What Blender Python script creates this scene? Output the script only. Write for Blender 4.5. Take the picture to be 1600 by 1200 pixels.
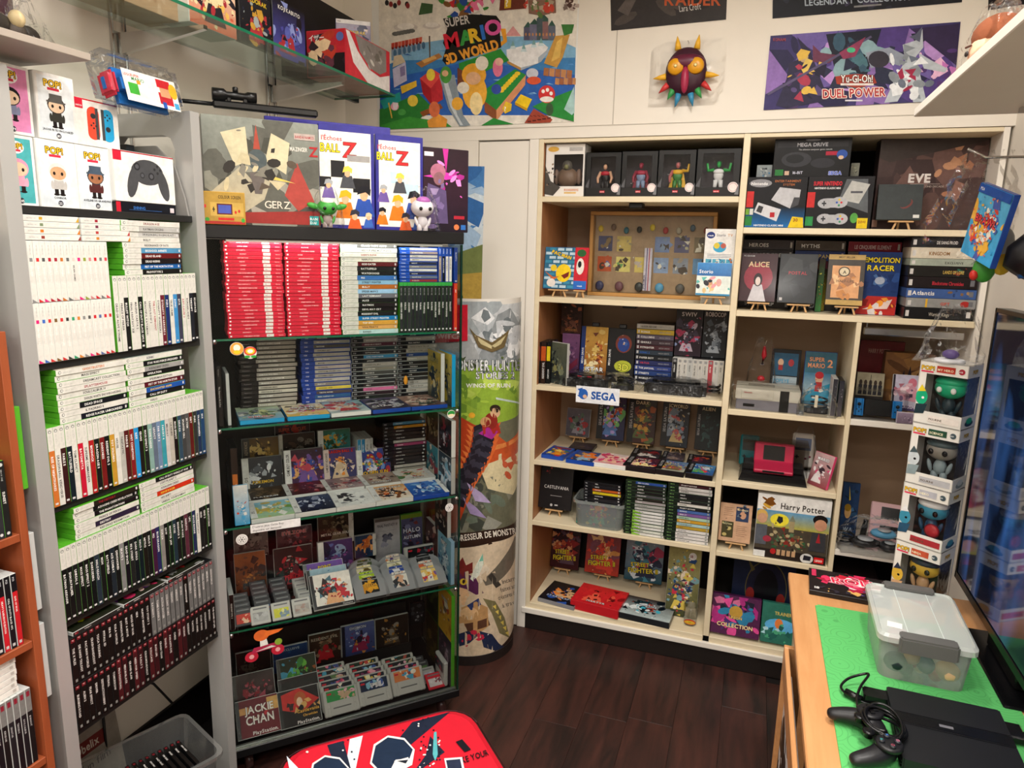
import bpy, bmesh, math, random
from mathutils import Vector, Matrix
R=math.radians
SC=bpy.context.scene; COL=SC.collection
for o in list(bpy.data.objects): bpy.data.objects.remove(o)

# ---------------------------------------------------------------- camera
FPX=1096.0; CAMP=Vector((0,0,1.8))
_dn=Vector((-135,5620,FPX)).normalized(); _Y=Vector((385,-206,FPX)); _Y=(_Y-_dn*_Y.dot(_dn)).normalized()
_Z=-_dn; _X=_Y.cross(_Z)
if _X.x<0:_X=-_X
cam_d=bpy.data.cameras.new('camera'); cam=bpy.data.objects.new('camera',cam_d); COL.objects.link(cam)
rt=Vector((_X.x,_Y.x,_Z.x)); dn=Vector((_X.y,_Y.y,_Z.y)); fw=Vector((_X.z,_Y.z,_Z.z))
m=Matrix.Identity(4)
for i in range(3): m[i][0]=rt[i]; m[i][1]=-dn[i]; m[i][2]=-fw[i]; m[i][3]=CAMP[i]
cam.matrix_world=m; cam_d.sensor_width=36; cam_d.lens=FPX/1600*36; cam_d.clip_start=.02; SC.camera=cam

# ---------------------------------------------------------------- world, lamps, exposure
w=bpy.data.worlds.new('world'); SC.world=w; w.use_nodes=True
w.node_tree.nodes['Background'].inputs[0].default_value=(1,.96,.9,1); w.node_tree.nodes['Background'].inputs[1].default_value=.3
SC.view_settings.view_transform='Standard'; SC.view_settings.look='None'; SC.view_settings.gamma=1
SC.view_settings.use_curve_mapping=False; SC.view_settings.exposure=0.14
LAMPS=[(-.8,1.6,3.02,7),(-.1,1.9,3.02,11),(.3,1.0,3.02,23),(-.6,.5,3.02,17),(.2,-.3,3.02,23),(-1.25,-.5,3.02,9),(-.2,-1.7,3.02,34),(-1.2,-2.6,3.02,26)]  # the large lamps at the end are fill, added behind the camera
for x,y,z,e in LAMPS:
    ld=bpy.data.lights.new('ceiling_or_fill_light','AREA'); ld.shape='DISK'; ld.size=.24 if e<24 else .6; ld.energy=e; ld.spread=2.95; ld.color=(1,.955,.9)
    lo=bpy.data.objects.new('ceiling_or_fill_light',ld); COL.objects.link(lo); lo.location=(x,y,z-.03)

def ray(px,py):
    v=Vector((px-800,py-600,FPX)); return Vector((v.dot(_X),v.dot(_Y),v.dot(_Z))).normalized()
def at(px,py,ax,val):
    "where the sight line of photograph pixel (px,py) meets the plane coordinate[ax]=val"
    d=ray(px,py); return CAMP+d*((val-CAMP[ax])/d[ax])
def atp(px,py,p0,n):
    d=ray(px,py); return CAMP+d*((Vector(p0)-CAMP).dot(n)/d.dot(n))

# ---------------------------------------------------------------- colours and materials
def lin(c):
    if isinstance(c,str):
        if c=='w': c='#e8e6e0'
        c=c.lstrip('#')
        if len(c)==3: c=''.join(a*2 for a in c)
        c=[int(c[i:i+2],16)/255 for i in (0,2,4)]
        return tuple(((a+.055)/1.055)**2.4 if a>.04045 else a/12.92 for a in c)+(1,)
    return tuple(c[:3])+(1,)
_M={}
def mat(hexc,rough=.5,metal=0,grain=.06,scale=30,bump=0,spec=.35):
    k=(hexc,rough,metal,grain,scale,bump,spec)
    if k in _M: return _M[k]
    m=bpy.data.materials.new('mat_'+hexc.strip('#')); m.use_nodes=True; nt=m.node_tree; b=nt.nodes['Principled BSDF']
    c=lin(hexc); b.inputs['Roughness'].default_value=rough; b.inputs['Metallic'].default_value=metal
    b.inputs['Specular IOR Level'].default_value=spec
    tc=nt.nodes.new('ShaderNodeTexCoord'); nz=nt.nodes.new('ShaderNodeTexNoise'); nz.inputs['Scale'].default_value=scale; nz.inputs['Detail'].default_value=4
    nt.links.new(tc.outputs['Object'],nz.inputs['Vector'])
    mr=nt.nodes.new('ShaderNodeMapRange'); mr.inputs[3].default_value=1-grain; mr.inputs[4].default_value=1+grain
    nt.links.new(nz.outputs['Fac'],mr.inputs[0])
    mx=nt.nodes.new('ShaderNodeVectorMath'); mx.operation='MULTIPLY'; mx.inputs[0].default_value=c[:3]
    nt.links.new(mr.outputs[0],mx.inputs[1]); nt.links.new(mx.outputs[0],b.inputs['Base Color'])
    if bump:
        bp=nt.nodes.new('ShaderNodeBump'); bp.inputs['Strength'].default_value=bump; bp.inputs['Distance'].default_value=.004
        nt.links.new(nz.outputs['Fac'],bp.inputs['Height']); nt.links.new(bp.outputs[0],b.inputs['Normal'])
    _M[k]=m; return m
def wood(name,c1,c2,scale=(2,30,30),rough=.45,bump=.05,ws=1.0):
    m=bpy.data.materials.new(name); m.use_nodes=True; nt=m.node_tree; b=nt.nodes['Principled BSDF']; b.inputs['Roughness'].default_value=rough
    tc=nt.nodes.new('ShaderNodeTexCoord'); mp=nt.nodes.new('ShaderNodeMapping'); mp.inputs['Scale'].default_value=scale
    oi=nt.nodes.new('ShaderNodeObjectInfo'); ad=nt.nodes.new('ShaderNodeVectorMath'); ad.operation='ADD'
    ml=nt.nodes.new('ShaderNodeVectorMath'); ml.operation='SCALE'; ml.inputs[3].default_value=37
    cx=nt.nodes.new('ShaderNodeCombineXYZ')
    for i in range(3): nt.links.new(oi.outputs['Random'],cx.inputs[i])
    nt.links.new(cx.outputs[0],ml.inputs[0]); nt.links.new(tc.outputs['Object'],ad.inputs[0]); nt.links.new(ml.outputs[0],ad.inputs[1])
    nt.links.new(ad.outputs[0],mp.inputs[0])
    nz=nt.nodes.new('ShaderNodeTexNoise'); nz.inputs['Scale'].default_value=ws*2; nz.inputs['Detail'].default_value=8; nz.inputs['Roughness'].default_value=.65; nz.inputs['Distortion'].default_value=.4
    nt.links.new(mp.outputs[0],nz.inputs['Vector'])
    cr=nt.nodes.new('ShaderNodeValToRGB'); cr.color_ramp.elements[0].position=.32; cr.color_ramp.elements[1].position=.68
    cr.color_ramp.elements[0].color=lin(c1); cr.color_ramp.elements[1].color=lin(c2)
    nt.links.new(nz.outputs['Fac'],cr.inputs[0]); nt.links.new(cr.outputs[0],b.inputs['Base Color'])
    bp=nt.nodes.new('ShaderNodeBump'); bp.inputs['Strength'].default_value=bump; bp.inputs['Distance'].default_value=.002
    nt.links.new(nz.outputs['Fac'],bp.inputs['Height']); nt.links.new(bp.outputs[0],b.inputs['Normal'])
    return m
def printmat(name,rough,coat=0):
    m=bpy.data.materials.new(name); m.use_nodes=True; nt=m.node_tree; b=nt.nodes['Principled BSDF']; b.inputs['Roughness'].default_value=rough
    b.inputs['Specular IOR Level'].default_value=.2; b.inputs['Coat Weight'].default_value=coat; b.inputs['Coat Roughness'].default_value=.12
    a=nt.nodes.new('ShaderNodeVertexColor'); a.layer_name='Col'
    tc=nt.nodes.new('ShaderNodeTexCoord'); nz=nt.nodes.new('ShaderNodeTexNoise'); nz.inputs['Scale'].default_value=90; nz.inputs['Detail'].default_value=5
    nt.links.new(tc.outputs['Object'],nz.inputs['Vector'])
    mr=nt.nodes.new('ShaderNodeMapRange'); mr.inputs[3].default_value=.8; mr.inputs[4].default_value=1.16; nt.links.new(nz.outputs['Fac'],mr.inputs[0])
    n2=nt.nodes.new('ShaderNodeTexNoise'); n2.inputs['Scale'].default_value=28; n2.inputs['Detail'].default_value=3; nt.links.new(tc.outputs['Object'],n2.inputs['Vector']); r2=nt.nodes.new('ShaderNodeMapRange'); r2.inputs[1].default_value=.3; r2.inputs[2].default_value=.7; r2.inputs[3].default_value=.88; r2.inputs[4].default_value=1.1; nt.links.new(n2.outputs['Fac'],r2.inputs[0])
    mm=nt.nodes.new('ShaderNodeMath'); mm.operation='MULTIPLY'; nt.links.new(mr.outputs[0],mm.inputs[0]); nt.links.new(r2.outputs[0],mm.inputs[1]); mr=mm
    mx=nt.nodes.new('ShaderNodeVectorMath'); mx.operation='MULTIPLY'; nt.links.new(a.outputs[0],mx.inputs[0]); nt.links.new(mr.outputs[0],mx.inputs[1])
    nt.links.new(mx.outputs[0],b.inputs['Base Color']); return m
PRINT=printmat('print_matt',.5); GLOSS=printmat('print_gloss',.38,.08)
def clear(name,tint,trans=.9,rough=.03,bump=0,scale=25,frost=0,mx_=1.0):
    "thin clear plastic or glass sheet: fresnel reflection over tinted transmission"
    m=bpy.data.materials.new(name); m.use_nodes=True; nt=m.node_tree; nt.nodes.clear()
    out=nt.nodes.new('ShaderNodeOutputMaterial'); tr=nt.nodes.new('ShaderNodeBsdfTransparent'); tr.inputs[0].default_value=lin(tint)
    gl=nt.nodes.new('ShaderNodeBsdfGlossy'); gl.inputs['Roughness'].default_value=rough
    fr=nt.nodes.new('ShaderNodeFresnel'); fr.inputs[0].default_value=1.45
    mr=nt.nodes.new('ShaderNodeMapRange'); mr.inputs[4].default_value=mx_; nt.links.new(fr.outputs[0],mr.inputs[0])
    mr.inputs[1].default_value=.03; mr.inputs[3].default_value=(1-trans)*.5
    mx=nt.nodes.new('ShaderNodeMixShader'); nt.links.new(mr.outputs[0],mx.inputs[0]); nt.links.new(tr.outputs[0],mx.inputs[1]); nt.links.new(gl.outputs[0],mx.inputs[2])
    last=mx
    if frost:
        df=nt.nodes.new('ShaderNodeBsdfDiffuse'); df.inputs[0].default_value=lin(tint); m2=nt.nodes.new('ShaderNodeMixShader'); m2.inputs[0].default_value=frost
        nt.links.new(mx.outputs[0],m2.inputs[1]); nt.links.new(df.outputs[0],m2.inputs[2]); last=m2
    if bump:
        tc=nt.nodes.new('ShaderNodeTexCoord'); nz=nt.nodes.new('ShaderNodeTexNoise'); nz.inputs['Scale'].default_value=scale; nz.inputs['Detail'].default_value=3; nz.inputs['Distortion'].default_value=1.5
        nt.links.new(tc.outputs['Object'],nz.inputs['Vector']); bp=nt.nodes.new('ShaderNodeBump'); bp.inputs['Strength'].default_value=bump; bp.inputs['Distance'].default_value=.02
        nt.links.new(nz.outputs['Fac'],bp.inputs['Height']); nt.links.new(bp.outputs[0],gl.inputs['Normal']); nt.links.new(bp.outputs[0],fr.inputs['Normal'])
    nt.links.new(last.outputs[0],out.inputs[0]); return m
GLASS=clear('cabinet_glass','#fdfffe',.995,mx_=.7); SHELFGLASS=clear('shelf_glass','#f0f8f4',.95,mx_=.35); PLASTIC=clear('clear_plastic','#fdfdfd',.985,.06,.2,mx_=.5)
FILM=clear('crinkled_film','#ffffff',.985,.13,.5,14,.0,.5); FROST=clear('frosted_box','#dfe8e4',.9,.25,0,20,.22); GLEDGE=mat('#1f6b4c',.15)

# ---------------------------------------------------------------- objects
def link(name,data,mt=None,parent=None,loc=(0,0,0),rot=(0,0,0)):
    o=bpy.data.objects.new(name,data); COL.objects.link(o); o.location=loc; o.rotation_euler=rot
    if parent: o.parent=parent
    if mt is not None and data is not None:
        if not data.materials: data.materials.append(None)
        if data.materials[0] is None:
            o.material_slots[0].link='OBJECT'; o.material_slots[0].material=mt
    return o
def tag(o,label,cat,group=None):
    o['label']=label; o['category']=cat
    if group:o['group']=group
    return o
def empty(name,label,cat,loc=(0,0,0),rot=(0,0,0),group=None):
    o=bpy.data.objects.new(name,None); COL.objects.link(o); o.location=loc; o.rotation_euler=rot; o.empty_display_size=.05
    return tag(o,label,cat,group)
def struct(o): o['kind']='structure'; return o
def mesh(name,vs,fs,smooth=False):
    me=bpy.data.meshes.new(name); me.from_pydata([tuple(v) for v in vs],[],fs); me.update()
    if smooth: me.polygons.foreach_set('use_smooth',[True]*len(me.polygons))
    return me
_B={}
def boxm(w,d,h,bev=0.0,org='f'):
    "box x -w/2..w/2, z 0..h; org f: y 0..d (front face at 0), c: centred in y"
    k=(round(w,5),round(d,5),round(h,5),round(bev,5),org)
    if k in _B: return _B[k]
    bm=bmesh.new(); bmesh.ops.create_cube(bm,size=1)
    for v in bm.verts: v.co=Vector((v.co.x*w,(v.co.y+(.5 if org=='f' else 0))*d,(v.co.z+.5)*h))
    if bev: bmesh.ops.bevel(bm,geom=bm.edges[:],offset=min(bev,w*.45,d*.45,h*.45),segments=1,affect='EDGES')
    me=bpy.data.meshes.new('box'); bm.to_mesh(me); bm.free(); _B[k]=me; return me
def box(name,mt,x0,x1,y0,y1,z0,z1,parent=None,bev=.001):
    "axis-aligned box between world (or parent) bounds"
    return link(name,boxm(x1-x0,y1-y0,z1-z0,bev),mt,parent,((x0+x1)/2,y0,z0))
def roundbox(w,d,h,r,seg=3,vert_only=True):
    bm=bmesh.new(); bmesh.ops.create_cube(bm,size=1)
    for v in bm.verts: v.co=Vector((v.co.x*w,(v.co.y+.5)*d,(v.co.z+.5)*h))
    es=[e for e in bm.edges if (not vert_only) or abs((e.verts[0].co-e.verts[1].co).normalized().z)>.9]
    bmesh.ops.bevel(bm,geom=es,offset=r,segments=seg,affect='EDGES')
    me=bpy.data.meshes.new('rb'); bm.to_mesh(me); bm.free(); return me
def lathe(prof,n=20,smooth=True):
    vs=[];fs=[]
    for r,z in prof:
        for i in range(n): a=2*math.pi*i/n; vs.append((r*math.cos(a),r*math.sin(a),z))
    for j in range(len(prof)-1):
        for i in range(n): k=(i+1)%n; fs.append((j*n+i,j*n+k,(j+1)*n+k,(j+1)*n+i))
    fs.append(tuple(range(n))[::-1]); fs.append(tuple(range((len(prof)-1)*n,len(prof)*n)))
    return mesh('lathe',vs,fs,smooth)
def tube(pts,r,n=8,smooth=True,close=False):
    pts=[Vector(p) for p in pts]; vs=[];fs=[]; N=len(pts); up=Vector((0,0,1))
    for i,p in enumerate(pts):
        t=(pts[min(i+1,N-1)]-pts[max(i-1,0)]).normalized(); u=t.cross(up)
        if u.length<.05: u=t.cross(Vector((1,0,0)))
        u.normalize(); v=t.cross(u)
        rr=r[i] if isinstance(r,(list,tuple)) else r
        for k in range(n): a=2*math.pi*k/n; vs.append(p+u*rr*math.cos(a)+v*rr*math.sin(a))
    for i in range(N-1):
        for k in range(n): k2=(k+1)%n; fs.append((i*n+k,i*n+k2,(i+1)*n+k2,(i+1)*n+k))
    fs.append(tuple(range(n))[::-1]); fs.append(tuple(range((N-1)*n,N*n)))
    return mesh('tube',vs,fs,smooth)
def prism(pts,y0,y1):
    "polygon in x,z extruded from y0 to y1"
    n=len(pts); vs=[(x,y0,z) for x,z in pts]+[(x,y1,z) for x,z in pts]
    fs=[tuple(range(n)),tuple(range(2*n-1,n-1,-1))]+[(i,i+n,(i+1)%n+n,(i+1)%n) for i in range(n)]
    return mesh('prism',vs,fs)
def ellip(rx,ry,rz,n=14,m_=9):
    pr=[(math.sin(math.pi*j/m_),-math.cos(math.pi*j/m_)) for j in range(m_+1)]
    pr=[(max(r,.02),z) for r,z in pr]
    me=lathe(pr,n)
    for v in me.vertices: v.co=(v.co.x*rx,v.co.y*ry,v.co.z*rz)
    return me
def join(parts,smooth=False):
    "one mesh out of [(mesh, Matrix|loc)]"
    bm=bmesh.new()
    for me,mx in parts:
        if not isinstance(mx,Matrix): mx=Matrix.Translation(Vector(mx))
        t=bmesh.new(); t.from_mesh(me); t.transform(mx); tm=bpy.data.meshes.new('t'); t.to_mesh(tm); t.free(); bm.from_mesh(tm); bpy.data.meshes.remove(tm)
    me=bpy.data.meshes.new('joined'); bm.to_mesh(me); bm.free()
    return me
def T(x=0,y=0,z=0,rx=0,ry=0,rz=0):
    return Matrix.Translation((x,y,z))@Matrix.Rotation(R(rz),4,'Z')@Matrix.Rotation(R(ry),4,'Y')@Matrix.Rotation(R(rx),4,'X')

# ---------------------------------------------------------------- flat print: coloured polygons on one sheet
_G={}
def glyph(ch,bold,res):
    k=(ch,bold,res)
    if k in _G: return _G[k]
    cu=bpy.data.curves.new('g','FONT'); cu.body=ch; cu.size=1; cu.resolution_u=res; cu.offset=.022 if bold else .004; cu.fill_mode='FRONT'
    o=bpy.data.objects.new('g',cu); me=o.to_mesh()
    vs=[(v.co.x,v.co.y) for v in me.vertices]; fs=[tuple(p.vertices) for p in me.polygons]
    o.to_mesh_clear(); bpy.data.objects.remove(o); bpy.data.curves.remove(cu)
    if vs:
        x0=min(v[0] for v in vs); x1=max(v[0] for v in vs); vs=[(a-x0,b) for a,b in vs]; adv=x1-x0+.075
    else: adv=.3
    _G[k]=(vs,fs,adv); return _G[k]
def textw(s,bold=True,res=1): return sum(.28 if c==' ' else glyph(c,bold,res)[2] for c in s)
def mixc(a,b,t):
    a=lin(a);b=lin(b); return tuple(a[i]*(1-t)+b[i]*t for i in range(3))
class Art:
    def __init__(s,w,h,bg='#ffffff',tf=None,rotv=False,clip=True):
        s.w=w;s.h=h;s.V=[];s.F=[];s.C=[];s.L=0;s.tf=tf;s.rotv=rotv;s.clip=clip and tf is None; s.cq=None
        if bg is not None: s.rect(0,0,w,h,bg)
    def add(s,pts,faces,cols):
        y=-(.0004+min(s.L,90)*2.2e-5+max(0,s.L-90)*5e-6); s.L+=1; b=len(s.V)
        for x,z in pts:
            if s.tf: x,z=s.tf(x,z)
            elif s.rotv: x,z=z,s.w-x
            s.V.append((x,y,z))
        s.F+= [tuple(i+b for i in f) for f in faces]; s.C+=cols
    def poly(s,pts,c):
        if s.clip:
            for ax,lim,sg in ((0,0,1),(0,s.w,-1),(1,0,1),(1,s.h,-1)):
                o=[]
                for i in range(len(pts)):
                    p=pts[i-1];q=pts[i];a=(p[ax]-lim)*sg;b=(q[ax]-lim)*sg
                    if (a>=0)!=(b>=0): t=a/(a-b); o.append((p[0]+(q[0]-p[0])*t,p[1]+(q[1]-p[1])*t))
                    if b>=0:o.append(q)
                pts=o
                if len(pts)<3:return
        if s.cq:
            ctr=(sum(p[0] for p in s.cq)/len(s.cq),sum(p[1] for p in s.cq)/len(s.cq))
            for k in range(len(s.cq)):
                A=s.cq[k-1];B=s.cq[k]; f=lambda p:(B[0]-A[0])*(p[1]-A[1])-(B[1]-A[1])*(p[0]-A[0]); sg=1 if f(ctr)>0 else -1; o=[]
                for i in range(len(pts)):
                    p=pts[i-1];q=pts[i];a=f(p)*sg;b=f(q)*sg
                    if (a>=0)!=(b>=0): t=a/(a-b); o.append((p[0]+(q[0]-p[0])*t,p[1]+(q[1]-p[1])*t))
                    if b>=0:o.append(q)
                pts=o
                if len(pts)<3:return
        s.add(pts,[tuple(range(len(pts)))],[lin(c)]*len(pts))
    def rect(s,x0,y0,x1,y1,c): s.poly([(x0,y0),(x1,y0),(x1,y1),(x0,y1)],c)
    def grad(s,x0,y0,x1,y1,c0,c1):
        "vertical blend c0 (at y0) to c1 (at y1)"
        s.add([(x0,y0),(x1,y0),(x1,y1),(x0,y1)],[(0,1,2,3)],[lin(c0),lin(c0),lin(c1),lin(c1)])
    def ell(s,cx,cy,rx,ry,c,n=16,rot=0):
        ca=math.cos(rot);sa=math.sin(rot); s.poly([(cx+rx*math.cos(2*math.pi*i/n)*ca-ry*math.sin(2*math.pi*i/n)*sa,cy+rx*math.cos(2*math.pi*i/n)*sa+ry*math.sin(2*math.pi*i/n)*ca) for i in range(n)],c)
    def text(s,t,x,y,size,c,rot=0,mx=None,al='l',bold=True,res=None,out=None,flip=None):
        if res is None: res=(4 if size>50 else 2) if s.tf else 3 if size>.018 else 2 if size>.007 else 1
        "baseline start x,y; mx = width to fit; flip=-1 where y runs downwards"
        if flip is None: flip=-1 if s.tf else 1
        tw=textw(t,bold,res)*size
        sx=1
        if mx and tw>mx: sx=mx/tw; tw=mx
        if al=='c': ox=-tw/2
        elif al=='r': ox=-tw
        else: ox=0
        if out:
            s.text(t,x,y,size,out[0],rot,mx,al,bold,res,None,flip)  # outline: copies round the letter
            for k in range(6):
                a=k*math.pi/3; L=s.L; s.text(t,x+math.cos(a)*out[1],y+math.sin(a)*out[1],size,out[0],rot,mx,al,bold,res,None,flip)
        ca=math.cos(rot);sa=math.sin(rot); P=[];F=[]; pen=ox
        for ch in t:
            if ch==' ': pen+=.28*size*sx; continue
            vs,fs,adv=glyph(ch,bold,res); b=len(P)
            for gx,gy in vs:
                u=pen+gx*size*sx; v=gy*size; P.append((x+u*ca-v*sa,y+flip*(u*sa+v*ca)))
            F+=[tuple(i+b for i in f) for f in fs]; pen+=adv*size*sx
        if P: s.add(P,F,[lin(c)]*len(P))
    def shards(s,seed,n,pal,x0,y0,x1,y1,sz=.2):
        rd=random.Random(seed); W=x1-x0;H=y1-y0
        for i in range(n):
            cx=x0+W*rd.gauss(.5,.25);cy=y0+H*rd.gauss(.5,.25); r=sz*min(W,H)*rd.uniform(.3,1.1); a=rd.uniform(0,6.28); c=rd.choice(pal)
            if rd.random()<.45: s.ell(cx,cy,r,r*rd.uniform(.25,.8),c,9,a)
            else:
                k=rd.choice((3,4,5)); s.poly([(cx+r*math.cos(a+2*math.pi*j/k+rd.uniform(-.3,.3))*rd.uniform(.5,1.4),cy+r*math.sin(a+2*math.pi*j/k)*rd.uniform(.5,1.3)) for j in range(k)],c)
    def mesh(s):
        me=bpy.data.meshes.new('print'); me.from_pydata(s.V,[],s.F)
        ca=me.color_attributes.new('Col','FLOAT_COLOR','POINT'); ca.data.foreach_set('color',[c for q in s.C for c in (q if len(q)==4 else q+(1,))]); return me
    def build(s,name,parent,loc=(0,0,0),rot=(0,0,0),m=None,centre=True):
        me=s.mesh()
        if centre and not s.tf:
            wd=s.h if s.rotv else s.w
            me.transform(Matrix.Translation((-wd/2,0,0)))
        return link(name,me,None,parent,loc,rot) if me.materials.append(m or GLOSS) else link(name,me,None,parent,loc,rot)
# faces of a slab: rotation and offset that lay a sheet on its top, sides
def on_top(a,name,p,w,d,h,m=None): return a.build(name,p,(0,0,h),(R(-90),0,0),m)
def on_right(a,name,p,w,d,h,m=None): return a.build(name,p,(w/2,d/2,0),(0,0,R(90)),m)
def on_left(a,name,p,w,d,h,m=None): return a.build(name,p,(-w/2,d/2,0),(0,0,R(-90)),m)
ORD='first second third fourth fifth sixth seventh eighth ninth tenth eleventh twelfth thirteenth fourteenth fifteenth sixteenth seventeenth eighteenth nineteenth'.split()
def ordn(i):
    if i<19: return ORD[i]
    t,u=divmod(i+1,10); T_={2:'twent',3:'thirt',4:'fort'}[t]
    return T_+'ieth' if u==0 else T_+'y-'+ORD[u-1]
def slab(name,label,cat,w,h,d,body,loc,rot=(0,0,0),front=None,group=None,bev=.001,m=None,pname='cover'):
    "upright box, front face towards local -y, origin at bottom centre of the front"
    o=link(name,boxm(w,d,h,bev),body,None,loc,rot); tag(o,label,cat,group)
    if front: front.build(pname,o,m=m)
    return o
# ================================================================ setting
YB=2.966; WL=-1.85; WR=.8; CEIL=3.1
WALL=mat('#e9e2d6',.75,0,.03,6); WHITE=mat('#ece6db',.5,0,.03,8); BLACK=mat('#0c0c0d',.45); DARK=mat('#1a1310',.6)
CREAM=wood('cream_laminate','#e0d0ae','#e8dabb',(1,8,8),.45,.02); TAN=wood('tan_laminate','#a06a42','#b27c52',(10,10,1.2),.5,.03)
BACKP=wood('back_board','#93785f','#a0856c',(1,3,3),.6,.02)
ORANGE=wood('desk_laminate','#bd8553','#ce9866',(14,1.6,10),.38,.03); CHERRY=wood('cherry_laminate','#8f4526','#a35430',(10,10,1.2),.4,.03)
STEEL=mat('#bcbcba',.36,.35,.05,5); CHROME=mat('#c9c9c9',.18,1,.02); PLANK=wood('dark_floor_vinyl','#1e1513','#4b2a23',(9,1.1,5),.42,.12,1.0)
fl=struct(box('floor',mat('#120c0a',.8),-1.95,1.0,-3.7,3.6,-.05,-.0075,bev=0))
rd=random.Random(4)
for i in range(14):
    x0=-1.62+i*.172; y=.75-rd.uniform(0,.9)
    while y<3.0:
        L=1.21; y0=max(y,.7); y1=min(y+L,2.964)
        if y1-y0>.05: link('plank',boxm(.1712,round(y1-y0-.001,3),.0075,.0004),PLANK,fl,(x0+.475,y0+3.7,.0426))
        y+=L
struct(box('floor_near',PLANK,-1.85,.8,-3.6,.699,-.0075,0,bev=0))
struct(box('ceiling',WALL,-1.95,1.0,-3.7,3.6,CEIL,CEIL+.05,bev=0))
struct(box('wall_left',WALL,WL-.06,WL,-3.7,3.6,0,CEIL,bev=0))
struct(box('wall_right',WALL,WR,WR+.06,-3.7,3.6,0,CEIL,bev=0))
struct(box('wall_front',WALL,-1.95,1.0,-3.7,-3.64,0,CEIL,bev=0))
struct(box('wall_back',WALL,WL,WR,YB,YB+.06,2.252,CEIL,bev=0))
struct(box('wall_back_lower',WALL,WL,-1.19,YB,YB+.06,0,2.2515,bev=0))
d=struct(box('door_1',WHITE,-1.187,-.957,YB+.004,YB+.05,.0,2.245,bev=.002))
struct(box('trim_1',WHITE,-.955,-.914,YB-.004,YB+.05,0,2.25,bev=.002))
struct(box('trim_2',mat('#b9b1a4',.6),WL+.002,WR-.002,YB-.0015,YB,2.296,2.299,bev=0))
struct(box('trim_3',mat('#b9b1a4',.6),-.605,-.6015,YB-.0012,YB,2.3,3.09,bev=0))
struct(box('baseboard_left',mat('#15100e',.5),WL,WL+.012,-3.6,2.9,0,.17))
for i,(x,y,z,e) in enumerate(LAMPS):
    l=empty('ceiling_or_fill_lamp',('white round ceiling spot above the glass cabinet','white round ceiling spot before the tall bookcase','white round ceiling spot over the desk','white round ceiling spot above the grey rack','white round ceiling spot near the desk end behind the camera','white round ceiling spot by the left wall behind the camera','large round fill lamp added to the ceiling in the middle of the shop','large round fill lamp added to the ceiling at the far back of the shop')[i],'lamp',(x,y,z)); 
    link('housing',lathe([(.125+.18*(e>24),0),(.15+.18*(e>24),.0),(.155+.18*(e>24),.078),(.12,.08)],24),mat('#dddddd',.4),l)

# ---- built-in bookcase
bc=empty('bookcase','cream built-in bookcase with open shelves along the back wall','bookcase',(0,0,0))
def bb(n,m_,*a,bev=.0015): return box(n,m_,*a,parent=bc,bev=bev)
YK=3.44
S1,S2,S3,S4,S5,S6=2.016,1.59,1.195,.845,.551,.135
bb('side_panel',TAN,-.912,-.894,YB+.004,YK,0,2.25); bb('side_panel',WHITE,.77,.79,YB+.004,YK,0,2.25)
bb('panel_edge',CREAM,-.9135,-.8925,YB-.001,YB+.005,.1,2.25)
bb('divider',CREAM,-.089,-.064,YB,YK,S6,2.25); bb('divider',CREAM,.379,.397,YB+.001,YK,S6,1.55)
bb('top_panel',CREAM,-.894,.77,YB+.004,YK,2.235,2.25)
for z in (S1,S2,S3,S4,S5): bb('shelf',CREAM,-.8935,-.0895,YB,YK-.001,z-.023,z)
bb('shelf',CREAM,-.8935,-.0895,YB,YK-.001,S6-.03,S6); bb('shelf',CREAM,-.0635,.7695,YB,YK-.001,S6-.03,S6)
Q1,Q2,Q3,Q4,Q5=1.898,1.572,1.165,.858,.540
K3,K4=1.168,.622
for z in (Q1,Q2): bb('shelf',CREAM,-.0635,.7695,YB,YK-.001,z-.023,z)
for z in (Q3,Q4,Q5): bb('shelf',CREAM,-.0635,.3785,YB,YK-.001,z-.023,z)
for z in (K3,K4): bb('shelf',WHITE,.3975,.7695,YB+.004,YK-.001,z-.023,z)
bb('bottom_rail',WHITE,-.93,.77,YB-.012,YB+.006,.083,.108); bb('plinth',DARK,-.93,.77,YB-.002,YB+.02,0,.082)
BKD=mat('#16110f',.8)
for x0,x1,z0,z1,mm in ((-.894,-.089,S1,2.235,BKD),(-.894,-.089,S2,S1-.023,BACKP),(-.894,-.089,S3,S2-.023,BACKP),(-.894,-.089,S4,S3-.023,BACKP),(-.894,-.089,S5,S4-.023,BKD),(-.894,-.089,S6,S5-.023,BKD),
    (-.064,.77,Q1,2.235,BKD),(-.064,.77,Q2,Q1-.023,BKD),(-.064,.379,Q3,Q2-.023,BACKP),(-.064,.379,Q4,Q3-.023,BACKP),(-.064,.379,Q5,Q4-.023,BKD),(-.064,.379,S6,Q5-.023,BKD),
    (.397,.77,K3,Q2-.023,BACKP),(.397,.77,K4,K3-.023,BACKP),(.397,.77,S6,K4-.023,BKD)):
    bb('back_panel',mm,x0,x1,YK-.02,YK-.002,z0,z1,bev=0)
tag(box('shelf_light',BLACK,-.525,-.468,YB+.03,YB+.09,S1-.045,S1-.0235,bev=.003),'small black battery light stuck under the second shelf board','light')
tag(box('shelf_light',BLACK,-.53,-.47,YB+.03,YB+.09,S2-.034,S2-.0235,bev=.003),'flat black battery light under the board that carries the framed display','light')
# clothes rail at the top of the right compartment
r_=empty('wall_rail','chrome rail hanging under the top board of the right compartment','rail',(.41,YB+.03,1.50))
link('bar',boxm(.34,.018,.03,.004),CHROME,r_,(.17,0,0)); link('hook',boxm(.004,.012,.019,.0005),CHROME,r_,(.01,.003,.0295)); link('hook',boxm(.004,.012,.019,.0005),CHROME,r_,(.28,.003,.0295))

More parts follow.
